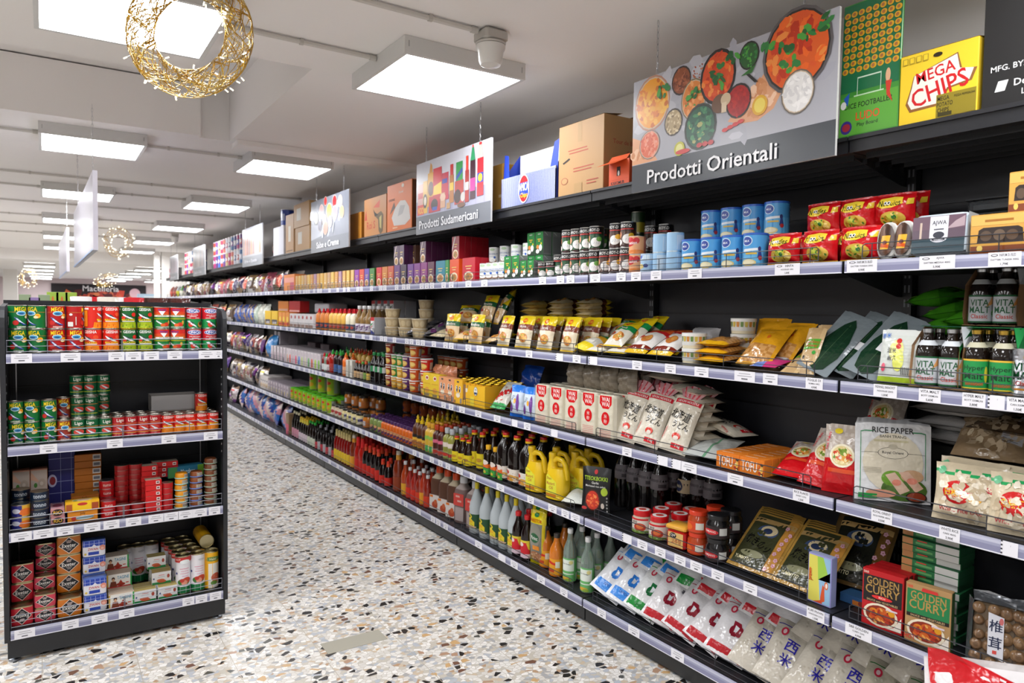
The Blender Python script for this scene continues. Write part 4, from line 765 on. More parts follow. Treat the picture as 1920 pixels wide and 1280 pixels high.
row(G, 'A', 846, 860, 1, sp('9c1c28', foil=1), 'dark red spice box in the upper tier', rows=5, gap=.001, z0=.1428, inset=.03); row(G, 'A', 763, 814, 4, [spice(.095, '6a2f8a'), spice(.095, '7f2f86'), spice(.095, '8a2a7a'), spice(.095, '5a2440')], ['violet spice box', 'purple spice box', 'magenta spice box', 'plum spice box'], rows=3, gap=.001)
row(G, 'A', 787, 798, 1, sp('5a2a4a', foil=1), 'plum spice box raised on the second tier', rows=7, gap=.001, z0=.1428, inset=.03); row(G, 'A', 738, 757, 2, [spice(.085, '4a2348', foil=1), spice(.085, '4a2848')], ['dark purple spice box, raised, left one', 'dark purple spice box, raised, right one'], z0=.1428, inset=.03, rows=4, gap=.001); row(G, 'A', 769, 778, 1, sp('6a4a3a', foil=1), 'brown spice box raised above the violet ones', z0=.1428, inset=.1)
row(G, 'A', 705, 762, 5, [spice(.1, c) for c in ('c8202c', 'c87a2a', 'c85a3a', '6a3f7a', '33203c')], ['red spice box, far group', 'tan spice box, far group', 'coral spice box, far group', 'lilac spice box, far group', 'black-purple spice box, far group'], rows=4, gap=.001)
fc = ['d9a860', 'e0b45a', 'd8b070', 'c9a07a', 'e4bc62', 'd49a5a', 'b08aa0']
row(G, 'A', 553, 664, 17, [spice(.07, c, h=.145) for c in fc], 'gold far spice box', rows=2, gap=.002, group='gold spice boxes far down the top shelf'); row(G, 'A', 664, 702, 4, [spice(.1, c) for c in ('8a2f9a', 'c8402a', '5a3f9a', '3a7a34')], ['violet spice box, small group', 'vermilion spice box, small group', 'indigo spice box, small group', 'green spice box, small group'], rows=2)
row(G, 'A', 531, 553, 1, lambda w: carton(w*.9, .12, .17, 'e08a4a', [('r', -.9, .5, .9, .8, 'e8a090'), ('r', .2, .05, .9, .5, 'c85a6a')]), 'orange and pink carton at the end of the gold boxes')
BG = ['8a5a5a', 'b8b0b4', '6a5444', 'c8c0b8', '4a3a6a', 'a08058', 'd8d4d0', '6a3a7a', '7a6a4a', 'b0584a', '9a948c', '3a3440', 'c0a47c', '9a4a5a', '8a7058']
def snack(i, w=.2, h=.24, t=.09):
    rd = random.Random(i); c1, c2, c3, c4 = (rd.choice(BG) for _ in range(4)); e = rd.uniform(.3, .6)
    return bag(w, h, t, lambda u, v: c1 if v > .8 else (c2 if (v+u*.25) > e else (c3 if u*math.sin(i) > -.1 else c4)), [('e', rd.uniform(-.3, .3), .45, .4, .16, rd.choice(BG)), ('s', 10, 0, .3, .7, .2, .016, BG, i), ('r', -.5, .66, .5, .74, rd.choice(['f0e8e0', 'e8d04a', 'b8282c']))], k='L' if i % 3 == 0 else 'F', seal=.05, wr=.12, seed=i, name='snack_bag', nu=8, nv=10)
fr_pitch = lambda lv, p0, p1, n: (yx(p0, LV[lv])-yx(p1, LV[lv]))/n
def bags(lv, p0, p1, n, what, cols=None, h=None, rows=2, turn=.25, k0=0, group=None, lean=.25):
    pw = (fr_pitch(lv, p0, p1, n))*.93
    PL = [snack(i+k0*3, min(.26, pw)) for i in range(min(n, 8))] if cols is None else cols
    row(G, lv, p0, p1, n, PL, what, rows=rows, inset=.03, gap=.05, lean=lean, turn=turn, group=group or what)
bags('A', 396, 530, 13, 'mixed snack bag on the top shelf, middle stretch', group='snack bags far down the top shelf')
bags('A', 338, 396, 8, 'pale snack bag on the top shelf, far stretch', cols=[snack(20+i, .2) for i in range(8)], group='snack bags far down the top shelf')
gy = [bag(.2, .22, .09, bands((.5, a), (1, b)), seed=i, name='snack_bag', nu=8, nv=8) for i, (a, b) in enumerate((('b8391c', '8a2a14'), ('b8391c', '7a2010'), ('d8d02a', '9aa0a0'), ('e0e0d0', '3f7a2a')))]
row(G, 'A', 314, 338, 4, gy, ['rust red bag, very last on the top shelf', 'rust red bag, second last on the top shelf', 'yellow and grey bag near the far end', 'white and green bag near the far end'], lean=.2)
for i in range(24): pass
# ================================================================ long wall, shelf B
vcan = can(.066, .125, 'b9bcc2', [('t', 'VITA', 0, .62, .17, '1c5a34', 1.2), ('t', 'MALT', 0, .43, .17, '1c5a34', 1.2), ('t', 'Classic', 0, .27, .1, 'c0392b', 1.0), ('e', 0, .82, .12, .06, 'd9b46a'), ('r', -.5, .12, .5, .16, 'd8943a')], k='L', name='drink_can', cat='can', lid='d0d2d6')
row(G, 'B', 1888, 1990, 2, vcan, 'silver malt drink can on the right end of the shelf', rows=2)
def fourpack(green, txt):
    w, h = .062, .178; bp = [(.93, 0), (1, .02), (1, .56), (.9, .66), (.55, .76), (.42, .84), (.42, .9)]; parts = []
    def bot(x, y):
        b, l, c = MB(), MB(), MB(); P = [(w/2*a, h*z) for a, z in bp]; b.lathe(P, ('140c08', 'B'), 20, x, y); c.lathe([(w/2*.44, h*.89), (w/2*.47, h*.95), (w/2*.4, h*.96)], ('c9a64a' if green else 'c8ccd0', 'M'), 14, x, y)
        S0 = lathe_S(P, .25); S = lambda u, v, o: (lambda q: (q[0]+x, q[1]+y, q[2]))(S0(u, v, o))
        if green: art = [('r', -1.1, .05, 1.1, .56, '1f8f46'), ('r', -1.1, .53, 1.1, .56, 'e0b43a'), ('t', 'Hyper', -.05, .4, .11, '123a22', 1.1), ('t', 'Malt', -.05, .27, .11, '123a22', 1.0), ('e', .6, .3, .1, .14, 'd9c23a'), ('t', 'sensation', 0, .14, .06, 'd04a2a', .9), ('r', -1.1, .05, 1.1, .07, 'd8c83a')]
        else: art = [('r', -1.1, .05, 1.1, .56, 'c4c6ca'), ('r', -1.1, .53, 1.1, .56, '1c5a34'), ('r', -1.1, .05, 1.1, .08, '1c5a34'), ('p', [(.35, .34), (.75, .54), (.8, .4)], 'd89a5a'), ('t', 'VITA', 0, .42, .12, '1c5a34', 1.0), ('t', 'MALT', 0, .29, .12, '1c5a34', 1.1), ('t', 'Classic', 0, .17, .08, 'c0392b', .9)]
        draw(l, S, math.pi*w/2, h, art, 'P', .12); n = MB(); draw(n, S, math.pi*w/2, h, [('r', -1.5, .76, 1.5, .85, 'c8ccd0' if not green else 'b8b49a')], 'P', .12)
        return b, l, c, n
    for x in (-.033, .033):
        for y in (-.033, .033):
            b, l, c, n = bot(x, y); parts.append(('bottle', b.mesh('bottle'), [('label', l.mesh('label')), ('cap', c.mesh('cap')), ('neck_label', n.mesh('neck_label'))]))
    k = MB(); gcol = '1f8a44' if green else '2a6a50'; s = Vector
    for sy in (-1, 1): k.add([(-.066, sy*.022, .176), (.066, sy*.022, .176), (.066, 0, .178), (-.066, 0, .178)], ((0, 1, 2, 3),) if sy < 0 else ((3, 2, 1, 0),), gcol, 'P')
    for sx in (-1, 1):
        k.add([(sx*.05, -.022, .177), (sx*.05, .022, .177), (sx*.071, .05, .12), (sx*.071, -.05, .12), (sx*.071, .05, .0), (sx*.071, -.05, .0)], ((0, 1, 2, 3), (3, 2, 4, 5)), gcol if green else 'b48a62', 'P')
        k.add([(sx*.0705, -.05, .12), (sx*.0705, -.062, .03), (sx*.0705, -.05, .0)], ((0, 1, 2),), 'b48a62', 'P')
    k.box(-.07, .07, -.062, .062, 0, .0015, 'a8835c', 'P'); k.add([(.072, -.05, .12), (.056, -.035, .178), (.072, .0, .178), (.072, .0, .12)], ((0, 1, 2, 3),), 'c9ccd0' if not green else '2a9a50', 'P')
    parts.append(('cardboard_carrier', k.mesh('cardboard_carrier', False), []))
    return Proto('drink_pack', 'drink pack', .145, .128, .18, parts)
vp, hp = fourpack(False, ''), fourpack(True, '')
row(G, 'B', 1703, 1797, 1, vp, 'four-pack of dark malt bottles with silver labels, front'); row(G, 'B', 1797, 1893, 1, hp, 'four-pack of dark malt bottles with green labels'); row(G, 'B', 1785, 1900, 1, vp, 'four-pack of dark malt bottles supporting another, rear', inset=.19); row(G, 'B', 1790, 1905, 1, vp, 'four-pack of dark malt bottles stacked highest in the corner', inset=.19, z0=.181)
rst = bag(.115, .165, .022, lambda u, v: 'a8c42a' if v < .12 else ('cdd2cc' if v < .9 else 'd4d8d4'), [('e', -.05, .6, .4, .2, 'e4e08a'), ('e', .1, .42, .3, .2, 'dde06a'), ('e', .05, .78, .14, .05, 'c8302a'), ('e', .05, .68, .14, .05, 'c8302a'), ('t', '湿米', -.3, .6, .1, '1c1c1c', .5), ('t', '粉条', -.25, .46, .1, '1c1c1c', .5), ('t', '香米', -.7, .88, .1, '2a6ac0', .5), ('e', -.7, .28, .12, .08, 'd8506a')]+[('r', .3+.09*i, .16, .34+.09*i, .3, '4a4a4a') for i in range(5)]+[('r', .2, .4+.06*i, .9, .405+.06*i, 'b0b6b0') for i in range(6)], seal=.03, wr=.05, name='noodle_packet', cat='packet')
row(G, 'B', 1640, 1712, 1, rst, 'clear packet of rice sticks with a yellow blob', lean=.16, inset=.03)
def leafpack(n):
    return bag(.13, .26, .018, '7f898e', [('p', [(.1, .02), (.55, .08), (.8, .3), (.72, .55), (.35, .8), (0, .9), (-.35, .78), (-.7, .5), (-.76, .28), (-.5, .08)], '183624'), ('r', -.02, .06, .02, .8, '3c5a3c'), ('r', -.4, .15, -.38, .7, '244a2c'), ('r', .36, .15, .38, .7, '244a2c')]+([('r', -.2, .38, .25, .5, 'e4e6e8')] if n else []), seal=.03, wr=.1, seed=n+4, name='leaf_packet', cat='packet')
for i, (px, t, dz) in enumerate(((1520, 'front', .0), (1567, 'middle', .0), (1610, 'right-hand', .0))):
    put(G, 'B', px, leafpack(i % 2 if i < 2 else 1), 'bag of dark green bamboo leaves, %s one leaning right' % t, dep=.06+.03*(i == 1), z0=.012, lean=R(38), roll=R(24), turn=R(10))
gl = bag(.07, .2, .05, bands((.5, '3f8a1c'), (1, '2f7018')), [('e', -.2, .5, .2, .4, '8ac43a'), ('r', .2, .2, .3, .8, '5aa02a')], k='X' if 0 else 'F', wr=.3, seed=8, name='leaf_bundle', cat='leaves')
for i, (px, dz, rl, dep, t) in enumerate(((1712, .16, -75, .26, 'lowest'), (1722, .205, -70, .27, 'middle'), (1690, .25, -60, .28, 'topmost'), (1770, .19, -98, .27, 'long'))):
    put(G, 'B', px, gl, '%s bundle of bright green leaves piled at the back' % t, dep=dep, z0=dz, lean=R(80), roll=0, turn=R(rl), group='green leaf bundles')
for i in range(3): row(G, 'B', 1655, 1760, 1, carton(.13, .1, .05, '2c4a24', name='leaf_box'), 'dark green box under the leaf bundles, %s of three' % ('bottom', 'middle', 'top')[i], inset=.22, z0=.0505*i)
skw = lambda sd: bag(.07, .175, .02, lambda u, v: 'd0b282' if int(u*12) % 2 else 'c2a274', [('p', [(-.8, .5), (.8, .55), (.8, .75), (-.8, .72)], '4aa02a'), ('t', 'Bamboo', 0, .68, .08, 'b8502a', 1.5), ('t', 'Skewer', 0, .6, .08, 'b8502a', 1.5), ('e', .5, .45, .2, .04, '3a9a3a'), ('e', -.5, .34, .12, .04, '2a2a2a')], seal=.02, wr=.04, seed=sd, name='skewer_pack', cat='packet')
put(G, 'B', 1508, skw(1), 'upright pack of bamboo skewers', z0=0, lean=R(25), dep=.06); put(G, 'B', 1478, skw(2), 'pack of bamboo skewers lying beside the upright one', z0=.002, lean=R(62), dep=.05); put(G, 'B', 1535, skw(3), 'pack of bamboo skewers behind the leaf bags', lean=R(15), dep=.16)
put(G, 'B', 1428, bag(.11, .13, .03, lambda u, v: '6a86c8' if u < 0 else 'c83a7a', [('r', -.8, .6, .8, .8, 'd8dce8')], name='food_bag', seed=3), 'small blue and pink bag lying at the shelf edge', lean=R(78), dep=.04, z0=.016)
chi = lambda sd: bag(.15, .2, .05, lambda u, v: 'd89a1c' if v > .42 or v < .08 or abs(u) > .85 else ('b07a3c' if int(u*9+v*13+math.sin(u*30)) % 2 else 'c8965a'), [('t', 'YOKI', 0, .75, .06, 'e0b040', .6), ('e', .2, .62, .12, .04, 'c8641c')], seed=sd, wr=.14, name='snack_bag', seal=.06)
put(G, 'B', 1410, chi(1), 'yellow bag of fried rinds in front, upright', lean=R(48), dep=.06, z0=.02); put(G, 'B', 1452, chi(2), 'yellow bag of fried rinds leaning behind the front one', lean=R(40), dep=.14, z0=.02, turn=R(-14))
row(G, 'B', 1380, 1470, 1, chi(3), 'yellow bag of fried rinds at the back', inset=.2, lean=R(20))
fla = lambda sd: bag(.15, .17, .04, lambda u, v: 'e0a81c' if v > .8 or v < .15 or u < -.7 else ('c08a4a' if int(u*11+v*17) % 2 else 'a8743a'), seed=sd, wr=.15, name='food_bag')
for i in range(3): put(G, 'B', 1325+i*2, fla(i+4), 'yellow bag of brown flakes lying flat, %s of the pile' % ('bottom', 'middle', 'top')[i], lean=R(84), dep=.04+.01*i, z0=.02+.032*i, group='flat yellow bags')
put(G, 'B', 1350, fla(9), 'yellow bag of brown flakes lying behind the white tub', lean=R(84), dep=.2, z0=.06); put(G, 'B', 1350, fla(8), 'yellow bag of brown flakes under another, rear', lean=R(84), dep=.2, z0=.022)
tb = lambda: tub(.1, .062, 'dcd2b4', [('r', -1.3, .2, 1.3, .55, 'd8d8d4')]+[('r', -.8+.22*i, .45, -.66+.22*i, .85, ('c8843a', '6a8a4a', 'c8b04a')[i % 3]) for i in range(8)], lid='e6e6e2', taper=.92, lidh=.22)
row(G, 'B', 1260, 1310, 1, tb(), 'round tub with a white lid, front pair', layers=2, inset=.05); row(G, 'B', 1352, 1402, 1, tb(), 'round tub with a white lid at the back', layers=3, inset=.18)
put(G, 'B', 1312, bag(.14, .15, .1, 'a9a7a8', wr=.45, seed=5, seal=.02, name='plastic_bag', k='F'), 'crumpled grey-white plastic bag behind the tub', dep=.2, z0=.0, lean=R(18))
def yoki(c1, c2, c3, sd, w=.13, h=.18, t=.05, txt=None):
    return bag(w, h, t, bands((.08, c3), (.55, c1), (.72, c2), (1, 'e6c81c')), [('e', 0, .84, .3, .075, 'd8502a'), ('t', 'YOKI', 0, .84, .07, 'f4d83a', .5), ('t', txt or 'Yoki', .05, .63, .09, 'f0e8dc', 1.5), ('e', .2, .3, .5, .14, 'c8843c'), ('e', .2, .32, .36, .09, 'd8a45a'), ('s', 10, .2, .3, .4, .1, .007, ('e0b060', 'b05a2a', '8a9a3a'), sd), ('e', -.55, .4, .2, .06, 'a83a2a')], seed=sd, wr=.12, name='flour_bag')
yr = lambda sd: bag(.14, .21, .05, bands((.1, 'd8b020'), (.2, '7a2a1c'), (.74, 'ece8e4'), (.86, 'c8282a'), (1, 'd85a2a')), [('e', .1, .45, .4, .14, 'c87a3a'), ('e', .2, .48, .22, .08, 'd89a4a'), ('e', -.5, .5, .2, .06, 'c8302a'), ('t', 'YOKI', 0, .88, .07, 'f0c83a', .7), ('r', .4, .12, .6, .2, 'e8e0d0')], seed=sd, wr=.1, name='flour_bag')
put(G, 'B', 1188, yr(1), 'white flour bag with a red top, left of the pair', lean=R(62), dep=.05, z0=.026); put(G, 'B', 1234, yr(2), 'white flour bag with a red top, right of the pair', lean=R(62), dep=.05, z0=.026)
row(G, 'B', 1195, 1255, 2, yr(3), 'white flour bag with a red top in the second tier', inset=.18, lean=R(60), z0=.02)
yg = lambda sd, **k: yoki('d9d4c4', '1f8a4a', 'd8b81c', sd, txt='Sagulo', **k)
for i, (px, dep, ln, z, tn_) in enumerate(((1146, .06, 52, .045, 0), (1150, .03, 84, .02, .1), (1108, .03, 84, .018, -.1), (1176, .13, 45, .05, -.15), (1200, .22, 40, .05, -.2), (1150, .24, 60, .08, .1))):
    put(G, 'B', px, yg(i), 'green and yellow flour bag, %s' % ('big one facing the aisle', 'flat one under the big bag', 'flat one at the shelf edge', 'tilted one right of the big bag', 'rear one near the upright', 'rear one behind the big bag')[i], lean=R(ln), dep=dep, z0=z, turn=tn_, group='green and yellow flour bags')
put(G, 'B', 1085, bag(.12, .2, .05, bands((.25, 'dcc42a'), (.55, 'c9c6bc'), (.7, 'd8a02a'), (.9, '2a8a4a'), (1, 'd8c42a')), [('r', -.5, .3, .5, .4, 'e8e4d8')], seed=5, name='flour_bag'), 'yellow and grey bag lying across the shelf edge', lean=R(72), dep=.05, z0=.024, turn=R(25), roll=R(30))
yb_ = [yoki('ddd0b4', '7a3a24', 'd8b02a', i, txt=t) for i, t in enumerate(('Polvilho', 'Feijoada', 'Farofa'))]
row(G, 'B', 918, 1078, 4, [yb_[0], yb_[1], yb_[2], yb_[1]], 'tan flour bag with a yellow top, upright front', lean=R(14), turn=.12, inset=.03, group='tan flour bags'); row(G, 'B', 980, 1112, 4, yb_[1], 'tan flour bag with a yellow top, second rank', lean=R(14), inset=.12, group='tan flour bags', rows=3, gap=.012)
row(G, 'B', 1003, 1108, 2, yoki('c9b890', '5a2a1c', 'b8942a', 7), 'dusky flour bag lying flat on the upright ones', layers=3, inset=.19, z0=.185, lean=R(86), group='flat tan flour bags', keep=lambda c, r, l: l == 0)
for l in range(2): row(G, 'B', 1003, 1108, 2, yoki('c9b890', '5a2a1c', 'b8942a', 8+l), 'dusky flour bag in the flat pile, layer %s' % ('two', 'three')[l], inset=.19, z0=.215+.03*l, lean=R(86), group='flat tan flour bags')
for l in range(7): put(G, 'B', 985, yoki('b8a05a', '5a3a1c', 'b8942a', 9+l, w=.16), 'yellow-brown bag in the tall pile, %s from the bottom' % ORD[l+1], lean=R(88), dep=.2, z0=.02+.036*l, group='tall pile of bags')
for i, (px, dep, ln, z, tn_, d) in enumerate(((846, .05, 8, 0, .2, 'front left'), (890, .05, 10, 0, .1, 'front right'), (866, .05, 70, .02, .5, 'lying between the front two'), (870, .14, 50, .12, .7, 'leaning high on the left'), (908, .15, 22, .13, .1, 'high in the middle'), (928, .16, 28, .12, -.3, 'high on the right'), (935, .2, 35, .19, -.5, 'highest of the heap'), (862, .14, 10, 0, .1, 'second rank left'), (905, .14, 10, 0, .0, 'second rank right'), (912, .045, 75, .02, -.3, 'lying under the tan bag'))):
    put(G, 'B', px, yoki('d8bc94', '1f5a34', 'c8a02a', 11+i, w=.135, txt='Mandioca'), 'yellow bag with a dark green band, '+d, lean=R(ln), dep=dep, z0=z, turn=tn_, group='yellow bags with a dark green band')
sil = lambda sd: bag(.2, .24, .05, lambda u, v: ('a8a6ae', 'L') if v > .5 or v < .2 else ('5a2a5a', 'F') if .3 < v < .42 else ('c4c0c4', 'L'), [('r', -.4, .32, .3, .4, 'd8c8d8')], seed=sd, wr=.3, name='foil_bag')
for i, (px, dep, z) in enumerate(((760, .05, .025), (792, .06, .025), (776, .12, .06), (806, .14, .06))): put(G, 'B', px, sil(i), 'silver foil bag with a purple band, %s' % ('left one at the edge', 'right one at the edge', 'left one on top', 'right one on top')[i], lean=R(74), dep=dep, z0=z, turn=R(-30), group='silver foil bags')
put(G, 'B', 816, bag(.2, .2, .05, lambda u, v: 'cdbf9c' if int(u*9+v*15) % 2 else 'b8a884', seed=4, wr=.2), 'clear bag of pale grains lying beside the foil bags', lean=R(76), dep=.04, z0=.025)
tr_ = lambda: tub(.12, .068, 'c8b088', [('e', x, .45, .22, .3, 'd8c49c') for x in (-.8, -.3, .2, .7)], lid='d9cfba', taper=.8, lidh=.08, name='food_tub')
row(G, 'B', 711, 734, 1, tr_(), 'pale tray of round pastries, left stack', layers=3); row(G, 'B', 736, 786, 2, tr_(), 'pale tray of round pastries, right stacks', layers=2, inset=.05); row(G, 'B', 745, 800, 2, tr_(), 'pale tray of round pastries, rear stack', layers=4, inset=.19, keep=lambda c, r, l: c == 1)
rwb = lambda: carton(.075, .1, .135, 'e4e2e0', [('r', -1, .8, 1, 1, 'b81c24'), ('p', [(-1, 0), (1, 0), (1, .12), (-1, .3)], '24307f'), ('p', [(-1, .36), (1, .6), (1, .66), (-1, .42)], 'c02a30'), ('p', [(-1, .46), (1, .74), (1, .78), (-1, .6)], '3a8a4a'), ('r', .1, .25, .9, .75, 'b8b8ba')], side='b4b4b8', top='b81c24', name='pasta_box')
row(G, 'B', 686, 711, 1, rwb(), 'white, red and blue box at the front', rows=2); row(G, 'B', 694, 740, 4, rwb(), 'white, red and blue box on the upper tier', inset=.235, z0=.136, rows=2); row(G, 'B', 694, 740, 4, rwb(), 'white, red and blue box under the upper tier', inset=.235, rows=2)
BP = [(.95, 0), (1, .02), (1, .5), (.85, .62), (.42, .82), (.38, .88)]
vin = bottle(.075, .225, BP, '8a6a3a', cap=('ececec', .88, .5), lab=(.08, .4, 'dcd4de'), art=[('p', [(-.7, .1), (.7, .2), (.7, .34), (-.7, .26)], '5a2a6a')], name='sauce_bottle')
row(G, 'B', 662, 690, 3, vin, 'brown bottle with a white cap', rows=3, group='white-capped brown bottles')
SQ = [(.9, 0), (1, .03), (1, .66), (.8, .74), (.5, .78), (.45, .8)]
sqz = lambda col, lab: bottle(.07, .2, SQ, col, 'G', ('d0202a', .8, .5), lab=(.1, .42, lab), spout=True, name='sauce_bottle', art=[('e', 0, .26, .4, .08, 'a83a2a')], n=14)
row(G, 'B', 644, 662, 2, sqz('e4dcc0', '3a4258'), 'cream squeeze bottle with a red nozzle', rows=4); row(G, 'B', 613, 644, 4, sqz('d8a848', '6a3a24'), 'mustard squeeze bottle with a red nozzle', rows=4); row(G, 'B', 588, 613, 3, sqz('c8742a', '2a3040'), 'orange squeeze bottle with a red nozzle', rows=4)
row(G, 'B', 543, 587, 6, lambda w: carton(w*.93, .09, .14, 'dcd8d8', [('e', 0, .75, .4, .12, 'b0302a'), ('r', -.9, .05, .9, .25, '9a7a6a')], k='G'), 'white carton with a red emblem', rows=2); row(G, 'B', 578, 628, 1, lambda w: carton(.42, .2, .1, 'c9c9cc', [('r', -.9, .5, .9, .53, 'a8a8ac')], k='G', b=.01), 'pale grey storage box at the back', inset=.18, z0=.15); row(G, 'B', 578, 628, 2, lambda w: carton(w*.95, .18, .148, '3a3236', []), 'dark box under the pale storage box', inset=.18)
row(G, 'B', 522, 542, 3, lambda w: carton(w*.93, .09, .15, 'd88a3a', [('e', 0, .5, .5, .2, 'e8c84a'), ('r', -.9, .1, .9, .25, 'c8402a')]), 'orange carton near the far bags', rows=2); row(G, 'B', 521, 541, 1, lambda w: carton(w*.93, .1, .12, 'd8822a', [('r', -.9, .1, .9, .3, 'c8a090')]), 'large orange carton on the upper tier', inset=.1, z0=.151); row(G, 'B', 541, 563, 1, lambda w: carton(w*.93, .1, .12, 'b81c1c', [('r', -.9, .05, .9, .2, 'd8a8a0')]), 'large red carton on the upper tier', inset=.1, z0=.151)
row(G, 'B', 496, 521, 2, lambda w: carton(w*.9, .1, .16, 'd8b02a', [('r', -.8, .1, .8, .4, '4a4048'), ('r', -.6, .1, .6, .25, 'c8c0c0')]), 'yellow carton with a dark panel'); row(G, 'B', 470, 496, 3, [bag(.2, .24, .09, c, seed=i, wr=.2, nu=8, nv=8) for i, c in enumerate(('b8c4b4', 'd0d0c0', 'c4c8bc'))], 'pale greenish bag of rice', lean=.15)
bags('B', 432, 470, 5, 'blue and brown bag on the second shelf', cols=[bag(.26, .24, .1, lambda u, v, i=i: ('2f5fb8', '3a4a9a', 'a88a64')[int(u*3+v*4+i) % 3], seed=i, wr=.15, nu=8, nv=8, name='snack_bag') for i in range(5)], rows=1)
bags('B', 330, 432, 8, 'mixed bag at the far end of the second shelf', rows=1)
# ================================================================ long wall, shelf C
def ricecake(sd):
    return bag(.185, .165, .07, lambda u, v: '2aa05a' if abs(v-.84+.02*math.sin(u*9)) < .03 else 'd4c5a8', [('e', -.3, .5, .42, .2, 'c81c1c'), ('t', '白粿行', -.35, .5, .15, 'e8b41c', .6), ('e', .2, .46, .2, .12, 'd8a02a'), ('e', .62, .66, .16, .11, 'b81c3a'), ('e', -.8, .86, .12, .07, '6aba8a'), ('t', 'White rice cake', -.2, .2, .08, 'b83a44', 1.2), ('s', 60, 0, .45, .85, .4, .013, ('e0d4bc', 'c4b294', 'eae0cc'), sd)], seed=sd, wr=.16, name='rice_cake_bag')
put(G, 'C', 1815, ricecake(1), 'bag of white rice cakes with a red oval, nearer the rice paper', lean=R(12), dep=.06, turn=.2); put(G, 'C', 1925, ricecake(2), 'bag of white rice cakes with a red oval, cut by the frame edge', lean=R(12), dep=.06, turn=.2)
put(G, 'C', 1815, ricecake(3), 'bag of white rice cakes in the second rank, left', lean=R(10), dep=.15); put(G, 'C', 1915, ricecake(4), 'bag of white rice cakes in the second rank, right', lean=R(10), dep=.16)
mus_ = lambda sd, c='8a7458': bag(.2, .2, .06, c, [('s', 70, 0, .5, .9, .45, .016, ('a08c70', '8a7458', 'b09c80'), sd+9), ('r', .2, .25, .75, .6, 'b4b4b8'), ('s', 26, 0, .5, .8, .35, .015, ('b8a488', '7a6448', 'c8b89c'), sd)]+[('r', .25, .28+.06*i, .7, .3+.06*i, '8a8a90') for i in range(5)], seed=sd, wr=.2, name='food_bag')
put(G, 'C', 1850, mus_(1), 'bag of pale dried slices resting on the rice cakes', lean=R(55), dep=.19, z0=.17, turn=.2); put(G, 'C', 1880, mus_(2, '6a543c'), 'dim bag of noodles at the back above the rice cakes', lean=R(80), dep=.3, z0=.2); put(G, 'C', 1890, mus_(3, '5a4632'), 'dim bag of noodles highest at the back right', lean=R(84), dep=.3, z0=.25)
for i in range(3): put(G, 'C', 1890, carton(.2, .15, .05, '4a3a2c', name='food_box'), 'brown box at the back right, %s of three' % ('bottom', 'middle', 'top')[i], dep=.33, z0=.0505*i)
RP = bag(.215, .245, .018, lambda u, v: 'd9dadc', [('r', -.86, .12, -.84, .9, '3a8a5a'), ('r', .84, .3, .86, .9, '3a8a5a'), ('r', -.86, .885, -.5, .9, '3a8a5a'), ('r', .5, .885, .86, .9, '3a8a5a'), ('e', 0, .5, .8, .38, 'd6cdb8'), ('t', 'RICE PAPER', 0, .91, .075, '2a2a2c', 1.1), ('t', 'BANH TRANG', 0, .83, .035, '4a4a44', .7), ('e', 0, .62, .4, .075, '3a3a34'), ('e', 0, .62, .385, .07, 'd9d1bd'), ('e', 0, .7, .12, .035, 'b8b09c'), ('t', 'Royal Orient', 0, .62, .045, '2a2a2a', .68), ('r', -.85, .618, -.4, .622, '4a4a44'), ('r', .4, .618, .85, .622, '4a4a44'), ('r', -.5, .76, .4, .785, 'c0b894')]+
     [('r', -.8, .42-.015*i, -.3, .424-.015*i, '9a9484') for i in range(5)]+[('e', .3, .17, .6, .15, '4a6a2a'), ('e', 0, .3, .3, .1, '6a9a2c'), ('e', .5, .34, .3, .08, 'c8a07c'), ('p', [(-.2, .34), (.05, .38), (.45, .16), (.2, .1)], 'd8b8a0'), ('p', [(.15, .38), (.4, .4), (.8, .2), (.6, .14)], 'dcb49c'), ('e', .1, .25, .12, .04, 'e08a74'), ('e', .5, .28, .14, .04, 'e08a74'), ('e', -.3, .1, .4, .05, 'd89a80'), ('e', .62, .08, .28, .07, '2a2420'), ('e', .62, .085, .24, .055, '8a3a24'), ('r', -.9, .03, -.4, .09, '2a9a4a')], name='rice_paper_pack', cat='packet', seal=.03, waist=0, wr=.04, k='F')
rpb = bag(.215, .24, .016, 'cfd0d2', seal=.03, waist=0, wr=.1, seed=4, name='rice_paper_pack', cat='packet')
put(G, 'C', 1672, RP, 'large white pack of round rice paper facing the aisle', dep=.105, turn=R(38), lean=R(8), rl=0)
for i in range(9): put(G, 'C', 1672, rpb, 'white rice paper pack behind the front one, %s in line' % ORD[i+1], dep=.105+.017*(i+1), turn=R(38), lean=R(8), group='rice paper packs in line')
for i in range(4): put(G, 'C', 1775, bag(.26, .17, .045, 'b4b2b0' if i < 3 else 'c0bebc', wr=.2, seed=i+3, name='flat_pack', cat='packet'), 'flat white pack lying high behind the rice paper, %s from the bottom' % ORD[i+1], dep=.255, z0=.195+.046*i, lean=R(88), group='flat white packs')
for i in range(3): put(G, 'C', 1800, carton(.24, .1, .055, '2c2c2a', name='food_box'), 'dark box under the flat white packs, %s of three' % ('bottom', 'middle', 'top')[i], dep=.375, z0=.0555*i)
